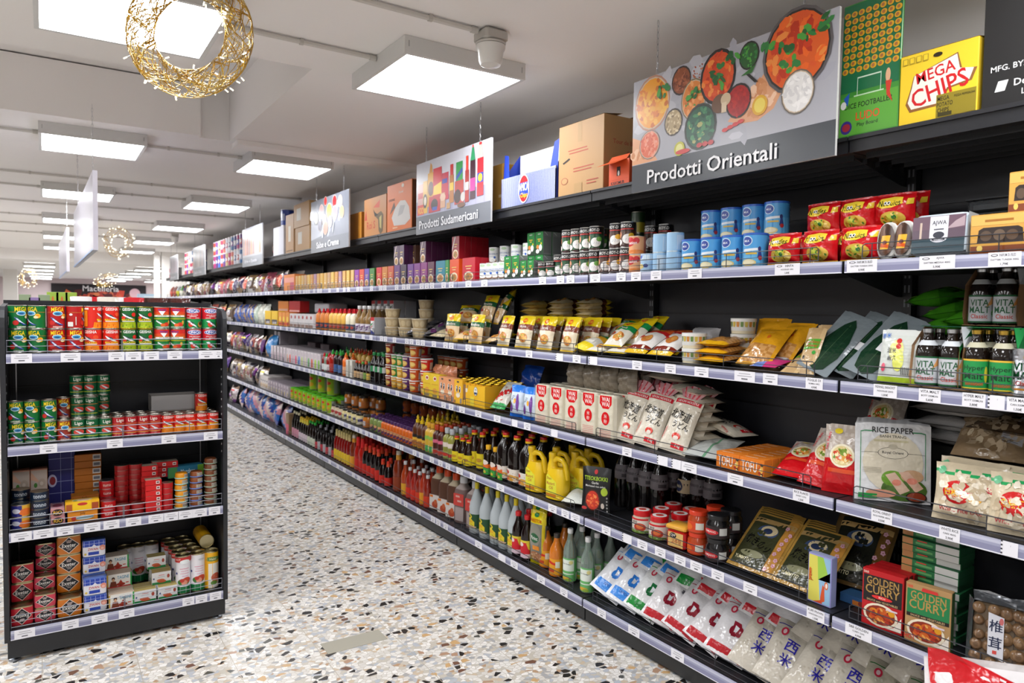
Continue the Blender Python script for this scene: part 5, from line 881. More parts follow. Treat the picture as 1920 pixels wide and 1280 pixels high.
rfl = lambda sd: bag(.13, .225, .055, lambda u, v: 'c4141c' if v < .5 else ('b5a89c' if int(u*9+v*14) % 3 else 'c8beb4'), [('e', 0, .55, .62, .17, 'e8e0c4'), ('e', 0, .55, .52, .14, 'd8c488'), ('e', -.1, .56, .3, .08, 'd86a3a'), ('e', .15, .53, .25, .07, 'e0a04a'), ('e', .05, .6, .2, .05, '7a9a3a'), ('s', 14, 0, .55, .45, .1, .008, ('c8402a', 'f0e0a8', '6a8a2a'), sd), ('r', -.7, .3, .7, .36, 'd8502a'), ('t', 'Rice Flakes', -.8, .75, .05, 'd03a4a', .9, 80), ('e', -.3, .9, .2, .04, 'e0c82a')], seed=sd, wr=.12, name='rice_flake_bag')
put(G, 'C', 1578, rfl(1), 'red bag of rice flakes standing upright', dep=.06, lean=R(8), turn=.25); put(G, 'C', 1528, rfl(2), 'red bag of rice flakes tilted in the middle', dep=.06, lean=R(38), turn=.2, roll=R(6)); put(G, 'C', 1480, rfl(3), 'red bag of rice flakes lying lowest, on the left', dep=.05, lean=R(66), turn=.2, z0=.02)
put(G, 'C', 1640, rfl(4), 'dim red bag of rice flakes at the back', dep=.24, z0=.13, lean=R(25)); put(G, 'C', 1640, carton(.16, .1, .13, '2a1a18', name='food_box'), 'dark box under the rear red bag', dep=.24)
tofu = lambda w: carton(w*.96, .042, .062, 'e07a1c', [('t', 'TOFU', -.2, .5, .62, 'f4efe8', 1.25, 0), ('e', .78, .4, .18, .4, 'c84a2a'), ('e', .8, .45, .12, .25, 'e8b04a'), ('s', 8, .78, .4, .18, .38, .006, ('3a3020', 'e8d08a', 'b83a2a'), 3)], top='d87a20', side='d9822c', name='tofu_box', tart=[('r', -.7, .3, .3, .4, 'f0dcc0'), ('r', -.6, .6, .5, .66, 'a8541c')])
row(G, 'C', 1342, 1432, 2, tofu, 'orange tofu box with white lettering', rows=7, gap=.0015, face=.05, group='orange tofu boxes')
put(G, 'C', 1312, bag(.17, .24, .03, lambda u, v: '6a9a7a' if abs(u-.1) < .08 else 'b8bcb8', seed=6, wr=.2, name='food_bag'), 'clear bag lying flat beside the tofu boxes', dep=.03, lean=R(80), z0=.02, turn=.3)
def udon(sd, label=True):
    p = bag(.132, .245, .045, lambda u, v: 'd8d0be' if int((u+1)*14) % 2 else 'cbc2ae', [('r', -.9, .86, .9, .94, 'c02030'), ('t', 'UDON NOODLE', 0, .9, .045, 'f0e0dc', 1.5)]+([('t', '北海道', -.1, .64, .17, '141414', 1.5, -8), ('t', 'うどん', .15, .46, .12, '141414', 1.2, -6), ('e', .1, .27, .3, .06, 'd83a2a'), ('e', .1, .24, .18, .04, 'e8dcd0'), ('r', -.1, .07, .8, .15, 'd0202a'), ('t', '4 kg', .35, .11, .06, 'f0e8e0', .6), ('t', 'Hokkaido', -.86, .3, .04, 'd04a4a', .8, 80)] if label else []), seed=sd, seal=.03, wr=.06, name='noodle_bag', k='F')
    t = MB(); N = 9
    for j in range(N):
        a0 = -1.1+2.2*j/N; a1 = -1.1+2.2*(j+1)/N
        t.add([(0, -.006, .236), (.035*a0, -.004, .24), (.035*a1, -.004, .24), (.062*math.sin(a1), .006*(-1)**j, .25+.045*math.cos(a1)), (.062*math.sin(a0), -.006*(-1)**j, .25+.045*math.cos(a0))], ((0, 1, 2), (1, 4, 3, 2)), 'c83a48' if j % 2 else 'dcaab0', 'F')
    p.parts.append(('twisted_top', t.mesh('twisted_top', False), [])); return p
for i, px in enumerate((1166, 1208, 1258)): put(G, 'C', px, udon(i), 'upright noodle bag with black brush writing and red twisted top, %s' % ('leftmost', 'middle', 'rightmost')[i], dep=.05, lean=R(24), roll=R(9), turn=.28, group='upright udon bags'); put(G, 'C', px+24, udon(i+4, False), 'noodle bag with red twisted top behind the %s upright one' % ('leftmost', 'middle', 'rightmost')[i], dep=.13, lean=R(24), roll=R(9), turn=.28, group='udon bags in the second rank')
for i in range(7): put(G, 'C', 1332+(i % 2)*3, udon(8+i % 3, False), 'noodle bag lying in the tall pile, %s from the bottom' % ORD[i+1], dep=.2, z0=.022+.038*i, lean=R(88), rl=0, roll=0, turn=R(80), group='pile of lying udon bags')
put(G, 'C', 1300, udon(3, False), 'noodle bag lying across the very top of the pile', dep=.27, z0=.29, lean=R(88), turn=R(95)); put(G, 'C', 1398, udon(5), 'noodle bag lying on the shelf behind the tofu', dep=.27, z0=.085, lean=R(80), turn=R(80))
wai = lambda w: (lambda W: (lambda S, b, l: (b.bbox(W, .075, .205, 'd9d2be', 'F', .012), draw(l, S, W, .205, [('p', [(-.62, .98), (.62, .98), (.62, .8), (.3, .69), (-.3, .69), (-.62, .8)], 'd02024'), ('t', 'WAI', 0, .9, .1, 'f4ece6', .8), ('t', 'WAI', 0, .79, .1, 'f4ece6', .8), ('e', 0, .47, .42, .15, 'd02024'), ('t', '米', 0, .52, .09, 'e8c8c0', .4), ('t', '粉', 0, .41, .09, 'e8c8c0', .4)]+[('r', -.6, .22-.04*i, .6, .235-.04*i, 'd89a90') for i in range(5)]+[('r', u, .02, u+.02, .98, 'c4bca4') for u in (-.9, -.75, .72, .86)], 'F', 9), proto('vermicelli_pack', 'packet', W, .075, .205, [('packet_body', b), ('print', l)]))[2])(lambda u, v, o: (u*W/2, -.0375-o, v*.205), MB(), MB()))(w*.93)
row(G, 'C', 1000, 1150, 5, wai, 'white vermicelli pack with a red crest', rows=4, face=.12, group='white vermicelli packs')
ver = lambda w: bag(w*.95, .12, .08, lambda u, v: '7d7263' if int(u*6+v*9) % 2 else '8c8272', seed=3, wr=.3, seal=.02, name='vermicelli_bag', nu=8, nv=8)
row(G, 'C', 1052, 1182, 4, ver, 'brownish clear vermicelli bag on top of the white packs', z0=.2065, inset=.1, rows=2)

blu = lambda sd: bag(.105, .175, .05, bands((.12, '1f6ad0'), (.8, 'cfdcea'), (1, '1f7ae0')), [('e', -.1, .5, .16, .08, 'e8a83a'), ('e', .3, .45, .2, .28, '7a4a9a'), ('t', 'ライス', -.4, .6, .1, '2a3a5a', .5, 80), ('e', -.6, .3, .2, .15, '6a3a8a')], seed=sd, wr=.1, name='rice_bag')
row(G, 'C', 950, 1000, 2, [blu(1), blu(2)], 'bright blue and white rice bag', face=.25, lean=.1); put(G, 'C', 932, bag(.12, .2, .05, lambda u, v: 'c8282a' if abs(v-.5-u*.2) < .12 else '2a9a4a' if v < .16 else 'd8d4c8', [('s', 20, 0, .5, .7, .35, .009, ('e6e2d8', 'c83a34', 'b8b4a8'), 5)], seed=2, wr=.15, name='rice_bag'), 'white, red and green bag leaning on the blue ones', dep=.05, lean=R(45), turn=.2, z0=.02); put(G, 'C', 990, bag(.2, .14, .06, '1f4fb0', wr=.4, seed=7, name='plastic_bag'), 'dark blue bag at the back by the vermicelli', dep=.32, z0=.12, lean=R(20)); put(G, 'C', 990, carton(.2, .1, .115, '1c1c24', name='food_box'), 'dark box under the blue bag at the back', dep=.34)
# yellow display tray with its tins
yt = MB(); W = .46; yt.box(-W/2, W/2, -.11, .2, 0, .004, 'c89a1a'); 
yt.add([(-W/2, -.11, 0), (-.14, -.11, 0), (-.14, -.11, .03), (-.17, -.11, .125), (-W/2, -.11, .135)], ((0, 1, 2, 3, 4),), 'e8b41c'); yt.add([(-.14, -.11, 0), (.0, -.11, 0), (.0, -.11, .03), (-.14, -.11, .03)], ((0, 1, 2, 3),), 'e8b41c'); yt.add([(.0, -.11, 0), (W/2, -.11, 0), (W/2, -.11, .135), (.03, -.11, .125), (.0, -.11, .03)], ((0, 1, 2, 3, 4),), 'e8b41c')
yt.box(W/2-.003, W/2, -.11, .2, 0, .135, 'd8a41a'); yt.box(-W/2, -W/2+.003, -.11, .2, 0, .135, 'd8a41a'); yt.add([(-.17, -.105, .125), (.03, -.105, .125), (.0, -.105, .02), (-.14, -.105, .02)], ((0, 1, 2, 3),), '8a6a4a')
draw(yt, lambda u, v, o: (u*W/2, -.1105-o, v*.135), W, .135, [('e', .52, .72, .1, .2, '4a4a52'), ('e', .52, .72, .09, .18, 'e8e4d8'), ('t', '90', .52, .78, .12, '3a3a44', .12), ('r', .45, .58, .59, .68, '3a4a6a'), ('r', -.95, .05, -.8, .4, '4a4436'), ('r', -.5, .05, -.36, .35, '4a4436'), ('r', .25, .05, .45, .45, 'e8d03a')], 'P', 9)
tp_ = Proto('display_tray', 'carton', W, .31, .135, [('display_tray', yt.mesh('display_tray', False), [])])
put(G, 'C', 902, tp_, 'yellow cardboard display tray full of small tins', dep=.14)
ytin = can(.056, .14, 'e8a81c', [('r', -1.5, .55, 1.5, .72, 'e4dccc')], lid='e8c23a', ring=True, n=14)
zt = LV['C']+.0045; ya = -yx(902, LV['C'], XF+.14)
for c in range(7):
    for r in range(5): place(ytin, (XF+.14-.08+.058*r, -(ya-W/2+.035+.065*c), zt), G.rz, label='small yellow tin in the display tray, %s, %s' % (pos_words(c, 7, 0, 1, 0, 1)[0], pos_words(0, 1, r, 5, 0, 1)[0]), group='tins in the yellow tray')
eye = lambda col, ec='1c1a20': carton(.088, .06, .15, col, [('e', -.35, .62, .24, .15, 'f0e8dc'), ('e', .4, .6, .24, .15, 'f0e8dc'), ('e', -.3, .62, .17, .13, ec), ('e', .36, .6, .17, .13, ec), ('e', -.34, .66, .05, .04, 'ffffff'), ('e', .32, .64, .05, .04, 'ffffff'), ('e', 0, .36, .5, .1, 'e8dcc4'), ('p', [(-.08, .44), (.08, .44), (0, .4)], '3a2a2a'), ('r', -.3, .88, .2, .95, '5a4a44'), ('r', .5, .04, .9, .24, '8a8480'), ('r', -.9, .04, -.6, .16, '8a6a44')], top=col, name='wafer_box')
row(G, 'C', 822, 850, 2, eye('e09a6a'), 'orange box printed with two big eyes', face=.1); row(G, 'C', 850, 866, 1, eye('e8b02a'), 'yellow box printed with two big eyes', face=.1); row(G, 'C', 793, 822, 2, lambda w: carton(w*.95, .06, .155, 'e0bc2c', [('e', 0, .82, .35, .1, 'f0e0d8'), ('e', 0, .82, .25, .06, '9a3020'), ('r', -.7, .55, .7, .6, 'd8a82a'), ('e', 0, .3, .5, .12, 'd89a3a'), ('r', -.5, .04, .5, .14, '8a7a5a')], name='wafer_box'), 'yellow box with a small red emblem', face=.1)
row(G, 'C', 812, 858, 4, ytin, 'small yellow tin behind the eye boxes', inset=.12, rows=2)
for i, c in enumerate(('e0926a', 'e09a70', 'd88a62')): put(G, 'C', 822+14*i, bag(.1, .09, .06, c, wr=.4, seed=i, name='snack_bag', nu=8, nv=8), 'orange bag poking up behind the eye boxes, %s' % ('left', 'middle', 'right')[i], dep=.13, z0=.119)
cup = lambda c, b='d8a04a', w=.09: tub(w, .0815, c, [('e', -.1, .36, .6, .26, b), ('e', .1, .4, .35, .16, 'e8c878'), ('r', -.7, .72, .5, .82, 'e8d8c0'), ('r', .85, .1, 1.4, .7, 'c8c4bc')], lid='dcdad8', taper=.8, lidh=.07, name='noodle_cup')
cs = [cup(c, w=.075) for c in ('8a1c1c', 'd8921c', '2a8a3a', '5a2a6a', 'c84a1c', 'd8a02a')]; cL = [cup('c8501c'), cup('c81c1c')]
for l in range(4):
    for c in range(4):
        if l == 3 and c > 0: continue
        k = [0, (1, 2, 2, 5)[(3-l) % 4], (2, 2, 5, 1)[(3-l) % 4], 3][c]
        put(G, 'C', 723+10.5*c, cs[0 if l == 3 else k], 'noodle cup in the left stacks, %s, %s' % (pos_words(0, 1, 0, 1, l, 4)[0], pos_words(c, 4, 0, 1, 0, 1)[0]), z0=.082*l, turn=.3, group='noodle cups in the left stacks')
row(G, 'C', 758, 778, 1, cL[0], 'large orange noodle cup in a column', layers=4, keep=lambda c, r, l: True); row(G, 'C', 778, 799, 1, cL[1], 'large red noodle cup in a column', layers=3)
row(G, 'C', 745, 800, 2, cL, ['orange noodle cup, dim rear column', 'red noodle cup, dim rear column'], layers=4, inset=.16); row(G, 'C', 760, 800, 2, cL, ['orange noodle cup, deeper rear column', 'red noodle cup, deeper rear column'], layers=3, inset=.26); row(G, 'C', 815, 862, 4, cL[0], 'orange noodle cup stacked behind the eye boxes', layers=3, inset=.3)
SOY = [(.95, 0), (1, .03), (1, .58), (.9, .68), (.45, .8), (.38, .9)]
soy = bottle(.068, .24, SOY, '120c0a', cap=('2a8a4a', .9, .48), lab=(.42, .62, 'c8ccc8'), name='sauce_bottle', art=[('r', -.3, .42, .3, .62, '2a7a4a')])
row(G, 'C', 690, 716, 3, soy, 'black soy bottle with a green cap', rows=3)
sm = lambda cap, lab, col='1c0f0a', h=.15, sp=False, w=.05: bottle(w, h, SQ if sp else BP, col, cap=(cap, .8 if sp else .88, .5), lab=(.1, .5, lab), spout=sp, name='sauce_bottle', n=12)
row(G, 'C', 661, 690, 5, [sm('c8401c', 'c8a070'), sm('d85a2a', 'b89a74'), sm('4a9a3a', 'b0a084'), sm('c8501c', '7a9a4a'), sm('3a4a5a', 'c8a84a')], ['small dark bottle with red cap', 'small dark bottle with coral cap', 'small dark bottle with leaf-green cap', 'small dark bottle with rust cap', 'small dark bottle with grey cap'], rows=2)
row(G, 'C', 648, 690, 5, bottle(.06, .23, SQ, 'c8a04a', 'G', ('b8401c', .82, .4), spout=True, name='sauce_bottle', lab=(.2, .7, 'd8b04a'), n=12), 'gold bottle with a red nozzle behind the small ones', inset=.145, rows=2); row(G, 'C', 647, 661, 2, carton(.055, .05, .145, 'c8c4b8', [('r', -.6, .3, .6, .7, 'a8a49a')], name='carton_box'), 'pale grey carton beside the orange bottle')
row(G, 'C', 638, 647, 1, sm('e8741c', 'd8a07a', 'd86a2a', .2, True, .062), 'orange squeeze bottle with an orange nozzle', rows=2); row(G, 'C', 614, 638, 3, [sm('2a9a3a', 'a83a34', '9a1c14', .21, True, .066), sm('2a9a3a', '3a5a8a', '2a1a1a', .21, True, .055), sm('2a9a3a', '4a6a9a', '2a1a1a', .21, True, .055)], ['red chilli sauce bottle with a green nozzle', 'dark sauce bottle with a green nozzle, left', 'dark sauce bottle with a green nozzle, right'], rows=3)
row(G, 'C', 640, 690, 5, sm('2a9a3a', '7a2a24', '5a1a14', .21, True, .06), 'chilli sauce bottle with a green nozzle at the back', inset=.31, rows=1)
row(G, 'C', 601, 614, 3, [sm('c8202a', 'c8c8c8', '7a1c1c', .17, True), sm('3a9a4a', 'c8ccc8', '7a8a7a', .17, True), sm('c8202a', 'd0c8c8', '8a1c1c', .17, True)], ['slim red sauce bottle, left', 'slim bottle with a green tip', 'slim red sauce bottle, right'], rows=3)
JU = ['c8a08a', 'd84a3a', 'c8a0b0', 'd83a6a', '3a7ac8', 'b8c87a', 'c8c0a4', '5aa05a', 'c84a2a', 'a8c83a', '7ab03a']
juice = lambda c: carton(.09, .1, .15, 'cfc6c8', [('e', 0, .35, .55, .28, c), ('r', -.5, .66, .5, .9, 'c0b4ba'), ('r', -.5, .05, .5, .2, c)], top='a49ca0', side='9c949a', name='drink_carton')
row(G, 'C', 536, 601, 11, [juice(c) for c in JU], ['drink carton with a %s picture' % n for n in ('peach', 'red', 'pale pink', 'magenta', 'sky blue', 'lime', 'beige', 'mint green', 'vermilion', 'yellow-green', 'grass green')], rows=3); row(G, 'C', 507, 536, 5, juice('a8909a'), 'pale mauve drink carton', rows=4, layers=1); row(G, 'C', 513, 540, 4, juice('b0a0a8'), 'pale mauve drink carton on the upper tier', z0=.151, inset=.14, rows=2, keep=lambda c, r, l: c < 2)
row(G, 'C', 572, 622, 2, lambda w: carton(w*.6, .09, .2, '4a3c40', [('r', -.9, .05, -.4, .95, '6a5a5e')], name='carton_box'), 'tall dark carton at the back of the third shelf', inset=.335, z0=.0)
blb = bag(.36, .26, .12, lambda u, v: '2f86c8' if u > -.3 else 'd8b08a', wr=.15, seed=3, name='snack_bag'); row(G, 'C', 487, 507, 1, blb, 'big sky-blue bag next to the drink cartons', lean=.2)
bags('C', 425, 487, 8, 'brown and purple bag on the third shelf', rows=1, k0=3); bags('C', 330, 425, 7, 'mixed bag at the far end of the third shelf', rows=1, k0=5)
# ================================================================ long wall, shelf D
def mushroom(sd):
    b, l = MB(), MB(); rd = random.Random(sd)
    b.bbox(.12, .03, .17, '6a5a48', 'F', .01); t = MB()
    for i in range(4):
        for j in range(5):
            x, z, r = -.045+.03*i+rd.uniform(-.004, .004), .018+.033*j+rd.uniform(-.004, .004), rd.uniform(.014, .018)
            rot = Matrix.Rotation(R(90), 3, 'X'); o = len(t.v); c = rd.choice(('7a5e42', '6a5038', '8c6e4e'))
            t.lathe([(r*.6, .0), (r, .003), (r*.92, .007), (r*.7, .0105), (r*.4, .0125), (r*.08, .013)], [('c8ac84', 'F'), (c, 'F'), (c, 'F'), ('7a5c40', 'F'), (c, 'F')], 12); t.v[o:] = [tuple(rot @ Vector(v)+Vector((x, -.014, z))) for v in t.v[o:]]
    S = lambda u, v, o: (u*.07, -.028-o-.002*math.cos(u), v*.185)
    draw(l, S, .14, .185, [('p', [(-.28, .2), (.24, .14), (.2, .76), (-.32, .8)], 'd4d4da'), ('t', '椎', -.05, .62, .17, '1a2444', .6), ('t', '茸', -.05, .38, .17, '1a2444', .6), ('e', .12, .7, .07, .05, 'c86a6a'), ('r', -.12, .22, .02, .27, 'd04a44')], 'P', 9)
    f = MB(); 
    for sx in (-1, 1): f.add([(sx*.06, -.016, 0), (sx*.074, 0, -.0+.004), (sx*.074, 0, .18), (sx*.06, -.016, .17)], ((0, 1, 2, 3),), 'a4a8ac', 'L')
    f.add([(-.06, -.014, .17), (.06, -.014, .17), (.066, .004, .198), (.02, .0, .192), (-.03, .002, .2), (-.066, .004, .194)], ((0, 1, 2, 3, 4, 5),), '9a9ea4', 'L')
    return Proto('mushroom_bag', 'bag', .15, .045, .2, [('bag_body', b.mesh('bag_body'), []), ('mushrooms', t.mesh('mushrooms'), []), ('label', l.mesh('label'), []), ('clear_edge', f.mesh('clear_edge', False), [])])
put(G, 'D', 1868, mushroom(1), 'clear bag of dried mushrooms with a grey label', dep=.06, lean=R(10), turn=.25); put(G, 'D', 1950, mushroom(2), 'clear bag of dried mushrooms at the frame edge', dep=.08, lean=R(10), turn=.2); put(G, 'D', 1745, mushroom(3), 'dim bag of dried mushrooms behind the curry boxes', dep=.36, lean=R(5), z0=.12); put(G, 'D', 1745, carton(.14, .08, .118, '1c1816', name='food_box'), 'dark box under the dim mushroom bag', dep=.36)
def curry(bg, bd, spot):
    stew = [('e', -.06, .24, .84, .2, 'e8dcc4'), ('e', -.06, .24, .72, .165, '8a2a14'), ('e', -.4, .28, .2, .06, 'd8821c'), ('e', .0, .32, .26, .06, 'c85a1c'), ('e', .3, .24, .2, .06, 'b83a1c'), ('e', -.1, .18, .22, .05, 'd0601c'), ('e', .2, .14, .18, .04, 'c04a24'), ('e', -.45, .2, .14, .04, 'c84a1c'), ('e', .48, .32, .16, .05, 'd8941c'), ('p', [(.2, .05), (.95, .05), (.95, .3), (.6, .1)], 'e6dcd0'), ('r', .2, .36, .75, .39, 'd8c8d0'), ('s', 20, -.05, .24, .6, .14, .006, ('e0a050', 'a8301c', 'c86a2a'), 3)]
    a = [('r', -.93, .5, .93, .9, bg), ('t', 'GOLDEN', 0, .81, .135, 'b08a4a', 1.55, 0, 1), ('t', 'CURRY', 0, .66, .15, 'b08a4a', 1.65, 0, 1), ('r', -.93, .44, .93, .5, '1c1412'), ('t', 'SAUCE with VEGETABLES', 0, .47, .035, 'c8a878', 1.5)]+stew
    if spot: a += [('e', -.0, .545, .5, .035, 'd82a2a'), ('t', 'RICH', 0, .545, .035, 'f0d8c8', .4)]
    else: a += [('p', [(-.3, .9), (.45, .9), (.4, .95), (-.25, .96)], 'c8302a'), ('t', 'HOT', -.75, .1, .08, 'd8302a', .5)]
    a += [('t', 'S&B', -.8, .945, .04, 'd83a2a' if not spot else 'e8d0c0', .3)]
    return carton(.122, .024, .178, bd, a, side='8a1418' if spot else '3a5a34', top=bd, name='curry_box')
row(G, 'D', 1690, 1783, 1, curry('1f7a44', 'b08a5a', False), 'green curry sauce box standing at the front', rows=1, face=.12); row(G, 'D', 1612, 1692, 1, curry('1a1516', 'b8161c', True), 'red and black curry sauce box', rows=4, gap=.004, face=.1)
cb = carton(.165, .1, .0215, '1f6a3c', [('r', -.98, .05, -.6, .95, 'b07a4a'), ('r', .2, .05, .98, .95, 'c4c4c0'), ('r', -.5, .3, .1, .6, '5a9a5a'), ('r', -.45, .7, -.1, .85, 'c83a2a')], side='1c5234', top='2a6a44', name='curry_box')
for i in range(14): put(G, 'D', 1752, cb, 'green curry box lying in the tall pile, %s from the bottom' % ORD[i+1], dep=.15+(.012 if i % 3 == 1 else 0), z0=.022*i, turn=.08 if i % 4 == 2 else .02, group='pile of green curry boxes')
row(G, 'D', 1580, 1620, 1, lambda w: carton(.1, .1, .03, '2f5a8a', [('r', -.1, .1, .5, .6, 'c8742a'), ('e', .5, .4, .2, .3, '8a3a2a')], top='3a6a9a', name='cracker_box'), 'flat blue box lying behind the red curry', inset=.12)
prw = carton(.085, .03, .165, '9a96d0', [('r', -.92, .03, .92, .97, 'd8cf5a'), ('p', [(-.2, .97), (.92, .97), (.92, .03), (.1, .03)], '8fb8d8'), ('p', [(-.2, .97), (.3, .97), (.9, .5), (.9, .7), (-.1, .5)], '9ac44a'), ('p', [(.1, .03), (.5, .1), (.45, .38), (.3, .42), (.15, .2)], 'd0542a'), ('p', [(-.5, .03), (.3, .03), (.2, .1)], 'c84a24'), ('e', .6, .42, .16, .08, 'd86a34'), ('e', .62, .42, .09, .05, 'ece4d8'), ('r', -.86, .45, -.72, .7, 'd88a2a'), ('t', 'prawn', -.7, .56, .1, 'b8381c', .9, 90)], side='9aa8d8', top='a8b0d4', name='cracker_box')
row(G, 'D', 1508, 1562, 1, prw, 'yellow, green and blue prawn cracker box', face=.0, inset=.03)
def nori(sd, txt='YUMMYTO', dim=False):
    g1, g2, g3 = ('a8823c', '3a3c26', 'b8843a') if not dim else ('5a4626', '1c1e16', '6a4c24')  # dim copies carry the shade of the shelf's rear in their colours
    a = [('r', .52, .05, .9, .97, g3), ('r', -.88, .05, .5, .97, g2), ('r', -.9, .82, .9, .9, 'b0905a'), ('e', -.1, .68, .45, .12, '3a4a6a'), ('e', -.05, .7, .36, .09, 'c4b490'), ('e', -.1, .69, .2, .05, '2a3450'), ('t', '焼きのり', -.2, .46, .17, '101010', 1.2, -14), ('t', txt, -.45, .16, .06, 'e0d8b0', .7, 0), ('e', -.2, .26, .5, .06, '8a8a6a')]
    rd = random.Random(sd)
    for i in range(9):
        x, y = rd.uniform(.55, .88), .1+.09*i
        for q in range(5): a.append(('e', x+.05*math.cos(q*1.257), y+.022*math.sin(q*1.257), .035, .014, 'd8a4b4'))
    return bag(.2, .255, .014, g1, a, k='F', seal=.03, waist=0, wr=.25, seed=sd, name='seaweed_packet', cat='packet')
put(G, 'D', 1402, nori(1), 'shiny gold seaweed packet leaning back, left one', dep=.055, lean=R(48), z0=.012, group='leaning seaweed packets'); put(G, 'D', 1492, nori(2), 'shiny gold seaweed packet leaning back, right one', dep=.055, lean=R(48), z0=.012, group='leaning seaweed packets')
for i in range(3): put(G, 'D', 1404+i*3, nori(3+i), 'gold seaweed packet under the left leaning one, %s' % ('first', 'second', 'third')[i], dep=.085+.026*i, lean=R(48), z0=.012, group='seaweed packets under the left one'); put(G, 'D', 1495+i*3, nori(3+i), 'gold seaweed packet under the right leaning one, %s' % ('first', 'second', 'third')[i], dep=.085+.026*i, lean=R(48), z0=.012, group='seaweed packets under the right one')
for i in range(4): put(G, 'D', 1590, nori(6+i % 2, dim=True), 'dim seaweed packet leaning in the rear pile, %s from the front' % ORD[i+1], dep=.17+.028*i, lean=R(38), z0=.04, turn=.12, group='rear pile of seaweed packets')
rj = lambda: jar(.088, .098, 'c8b8a4', 'c4161c', [('e', .15, .3, .4, .18, 'b83a24'), ('e', .15, .33, .25, .1, 'd8703a'), ('t', '쌈장', -.2, .5, .14, '3a2420', .6), ('r', -.7, .6, .7, .68, 'c8242a'), ('e', 0, .1, .8, .07, '6a8a3a')], lab=(.06, .66, 'd8cfc4'), lidh=.24, lidtop='e4e0dc', k='G')
for i, (px, dep, t) in enumerate(((1204, .07, 'front left'), (1236, .07, 'front right'), (1240, .16, 'second row left'), (1275, .17, 'second row right'), (1262, .26, 'third row left'), (1296, .27, 'third row right'))): put(G, 'D', px, rj(), 'jar with a red lid and white disc on top, '+t, dep=dep, turn=.3, group='red-lidded jars')
gt = MB(); gl_ = MB(); gk = MB(); gt.bbox(.09, .075, .075, 'b81c1c', 'G', .008); gl_.bbox(.098, .083, .02, 'd8a03a', 'G', .006, .076); S = lambda u, v, o: (u*.04, -.0376-o, .005+v*.065); draw(gk, S, .08, .065, [('r', -.9, .05, .9, .95, 'd8b06a'), ('e', -.3, .75, .4, .18, '1c1414'), ('t', 'CJW', -.3, .75, .2, 'e8e0d8', .6), ('t', '고추장', .1, .4, .3, '9a2a1c', 1.2)], 'P', 9)
put(G, 'D', 1276, Proto('paste_tub', 'tub', .098, .083, .096, [('tub_body', gt.mesh('tub_body'), []), ('lid', gl_.mesh('lid'), []), ('label', gk.mesh('label'), [])]), 'red paste tub with a mustard-yellow lid', dep=.06, turn=.15)
oj = lambda: jar(.082, .088, 'a8401c', 'd03a1c', [('r', .3, .2, .8, .5, 'd8d4c8'), ('e', -.3, .3, .4, .16, 'd8641c')], lab=(.08, .55, 'c8401c'), lidh=.2); bj = lambda: jar(.09, .092, '141416', '1a1a1c', [('r', .35, .2, .8, .5, 'c8c8c4'), ('e', -.2, .32, .5, .12, 'b81c24'), ('t', 'SAMJANG', -.2, .32, .12, 'e8c8c4', .8)], lab=(.08, .55, '2a2022'), lidh=.2)
put(G, 'D', 1308, oj(), 'orange-red jar, lower of the front stack', dep=.065); put(G, 'D', 1308, oj(), 'orange-red jar, upper of the front stack', dep=.065, z0=.0886); put(G, 'D', 1340, oj(), 'orange-red jar, upper of the rear stack', dep=.17, z0=.0886); put(G, 'D', 1340, oj(), 'orange-red jar, lower of the rear stack', dep=.17)
put(G, 'D', 1344, bj(), 'black jar, lower of the front stack', dep=.065, turn=.3); put(G, 'D', 1344, bj(), 'black jar, upper of the front stack', dep=.065, z0=.0926, turn=.3); put(G, 'D', 1368, bj(), 'black jar, lower of the rear stack', dep=.165, turn=.3); put(G, 'D', 1368, bj(), 'black jar, upper of the rear stack', dep=.165, z0=.0926, turn=.3)
PET = [(.9, 0), (1, .02), (.97, .12), (1, .14), (.97, .3), (1, .32), (1, .6), (.8, .72), (.4, .86), (.38, .9)]
drk = bottle(.085, .3, PET, '0e0a0a', cap=('1a1416', .9, .45), lab=(.52, .78, '6a6468'), name='sauce_bottle', art=[('r', .2, .56, .8, .62, '3a3438'), ('r', -.6, .66, .2, .7, '4a4448')])
drk2 = bottle(.085, .29, PET, '0e0a0a', cap=('b81c1c', .9, .45), lab=(.5, .74, 'b8a484'), name='sauce_bottle', art=[('e', -.4, .62, .4, .1, '2a3050'), ('t', 'YAMASA', -.4, .62, .05, 'd8c8a4', .6)])
row(G, 'D', 1145, 1235, 4, drk, 'tall dark sauce bottle in the dim rear row', inset=.24, rows=2, group='dark bottles in the rear row'); row(G, 'D', 1238, 1335, 4, [drk, drk2, drk, drk], ['dark sauce bottle right of the rear row', 'dark sauce bottle with red cap and tan label', 'dark sauce bottle right of the rear row', 'dark sauce bottle right of the rear row'], inset=.33)
tte = bag(.145, .225, .035, '17181a', [('t', 'TTEOKBOKKI', 0, .76, .085, 'b4d83a', 1.65), ('t', 'Garlic', 0, .67, .05, 'e8e8e4', .6), ('t', 'Marinated rice cakes', 0, .6, .04, 'd8d8d4', 1.5), ('e', 0, .9, .12, .05, 'c81c24'), ('e', -.15, .3, .55, .23, '4a1c12'), ('e', -.15, .3, .48, .2, 'c8301c'), ('s', 26, -.15, .3, .38, .16, .01, ('e8582a', 'f08a4a', 'd83a1c'), 4), ('e', .66, .5, .22, .085, 'b4d03a'), ('e', .55, .2, .12, .06, 'd8ccc0'), ('e', -.75, .12, .2, .035, 'c83a3a')]+[('e', .85, .1+.07*i, .05, .02, 'b8b8b4') for i in range(5)], k='G', seed=5, wr=.14, name='rice_cake_pouch', cat='pouch', seal=.03)
put(G, 'D', 1116, tte, 'black stand-up pouch with lime lettering and a red dish', dep=.06, turn=.5, lean=R(4))
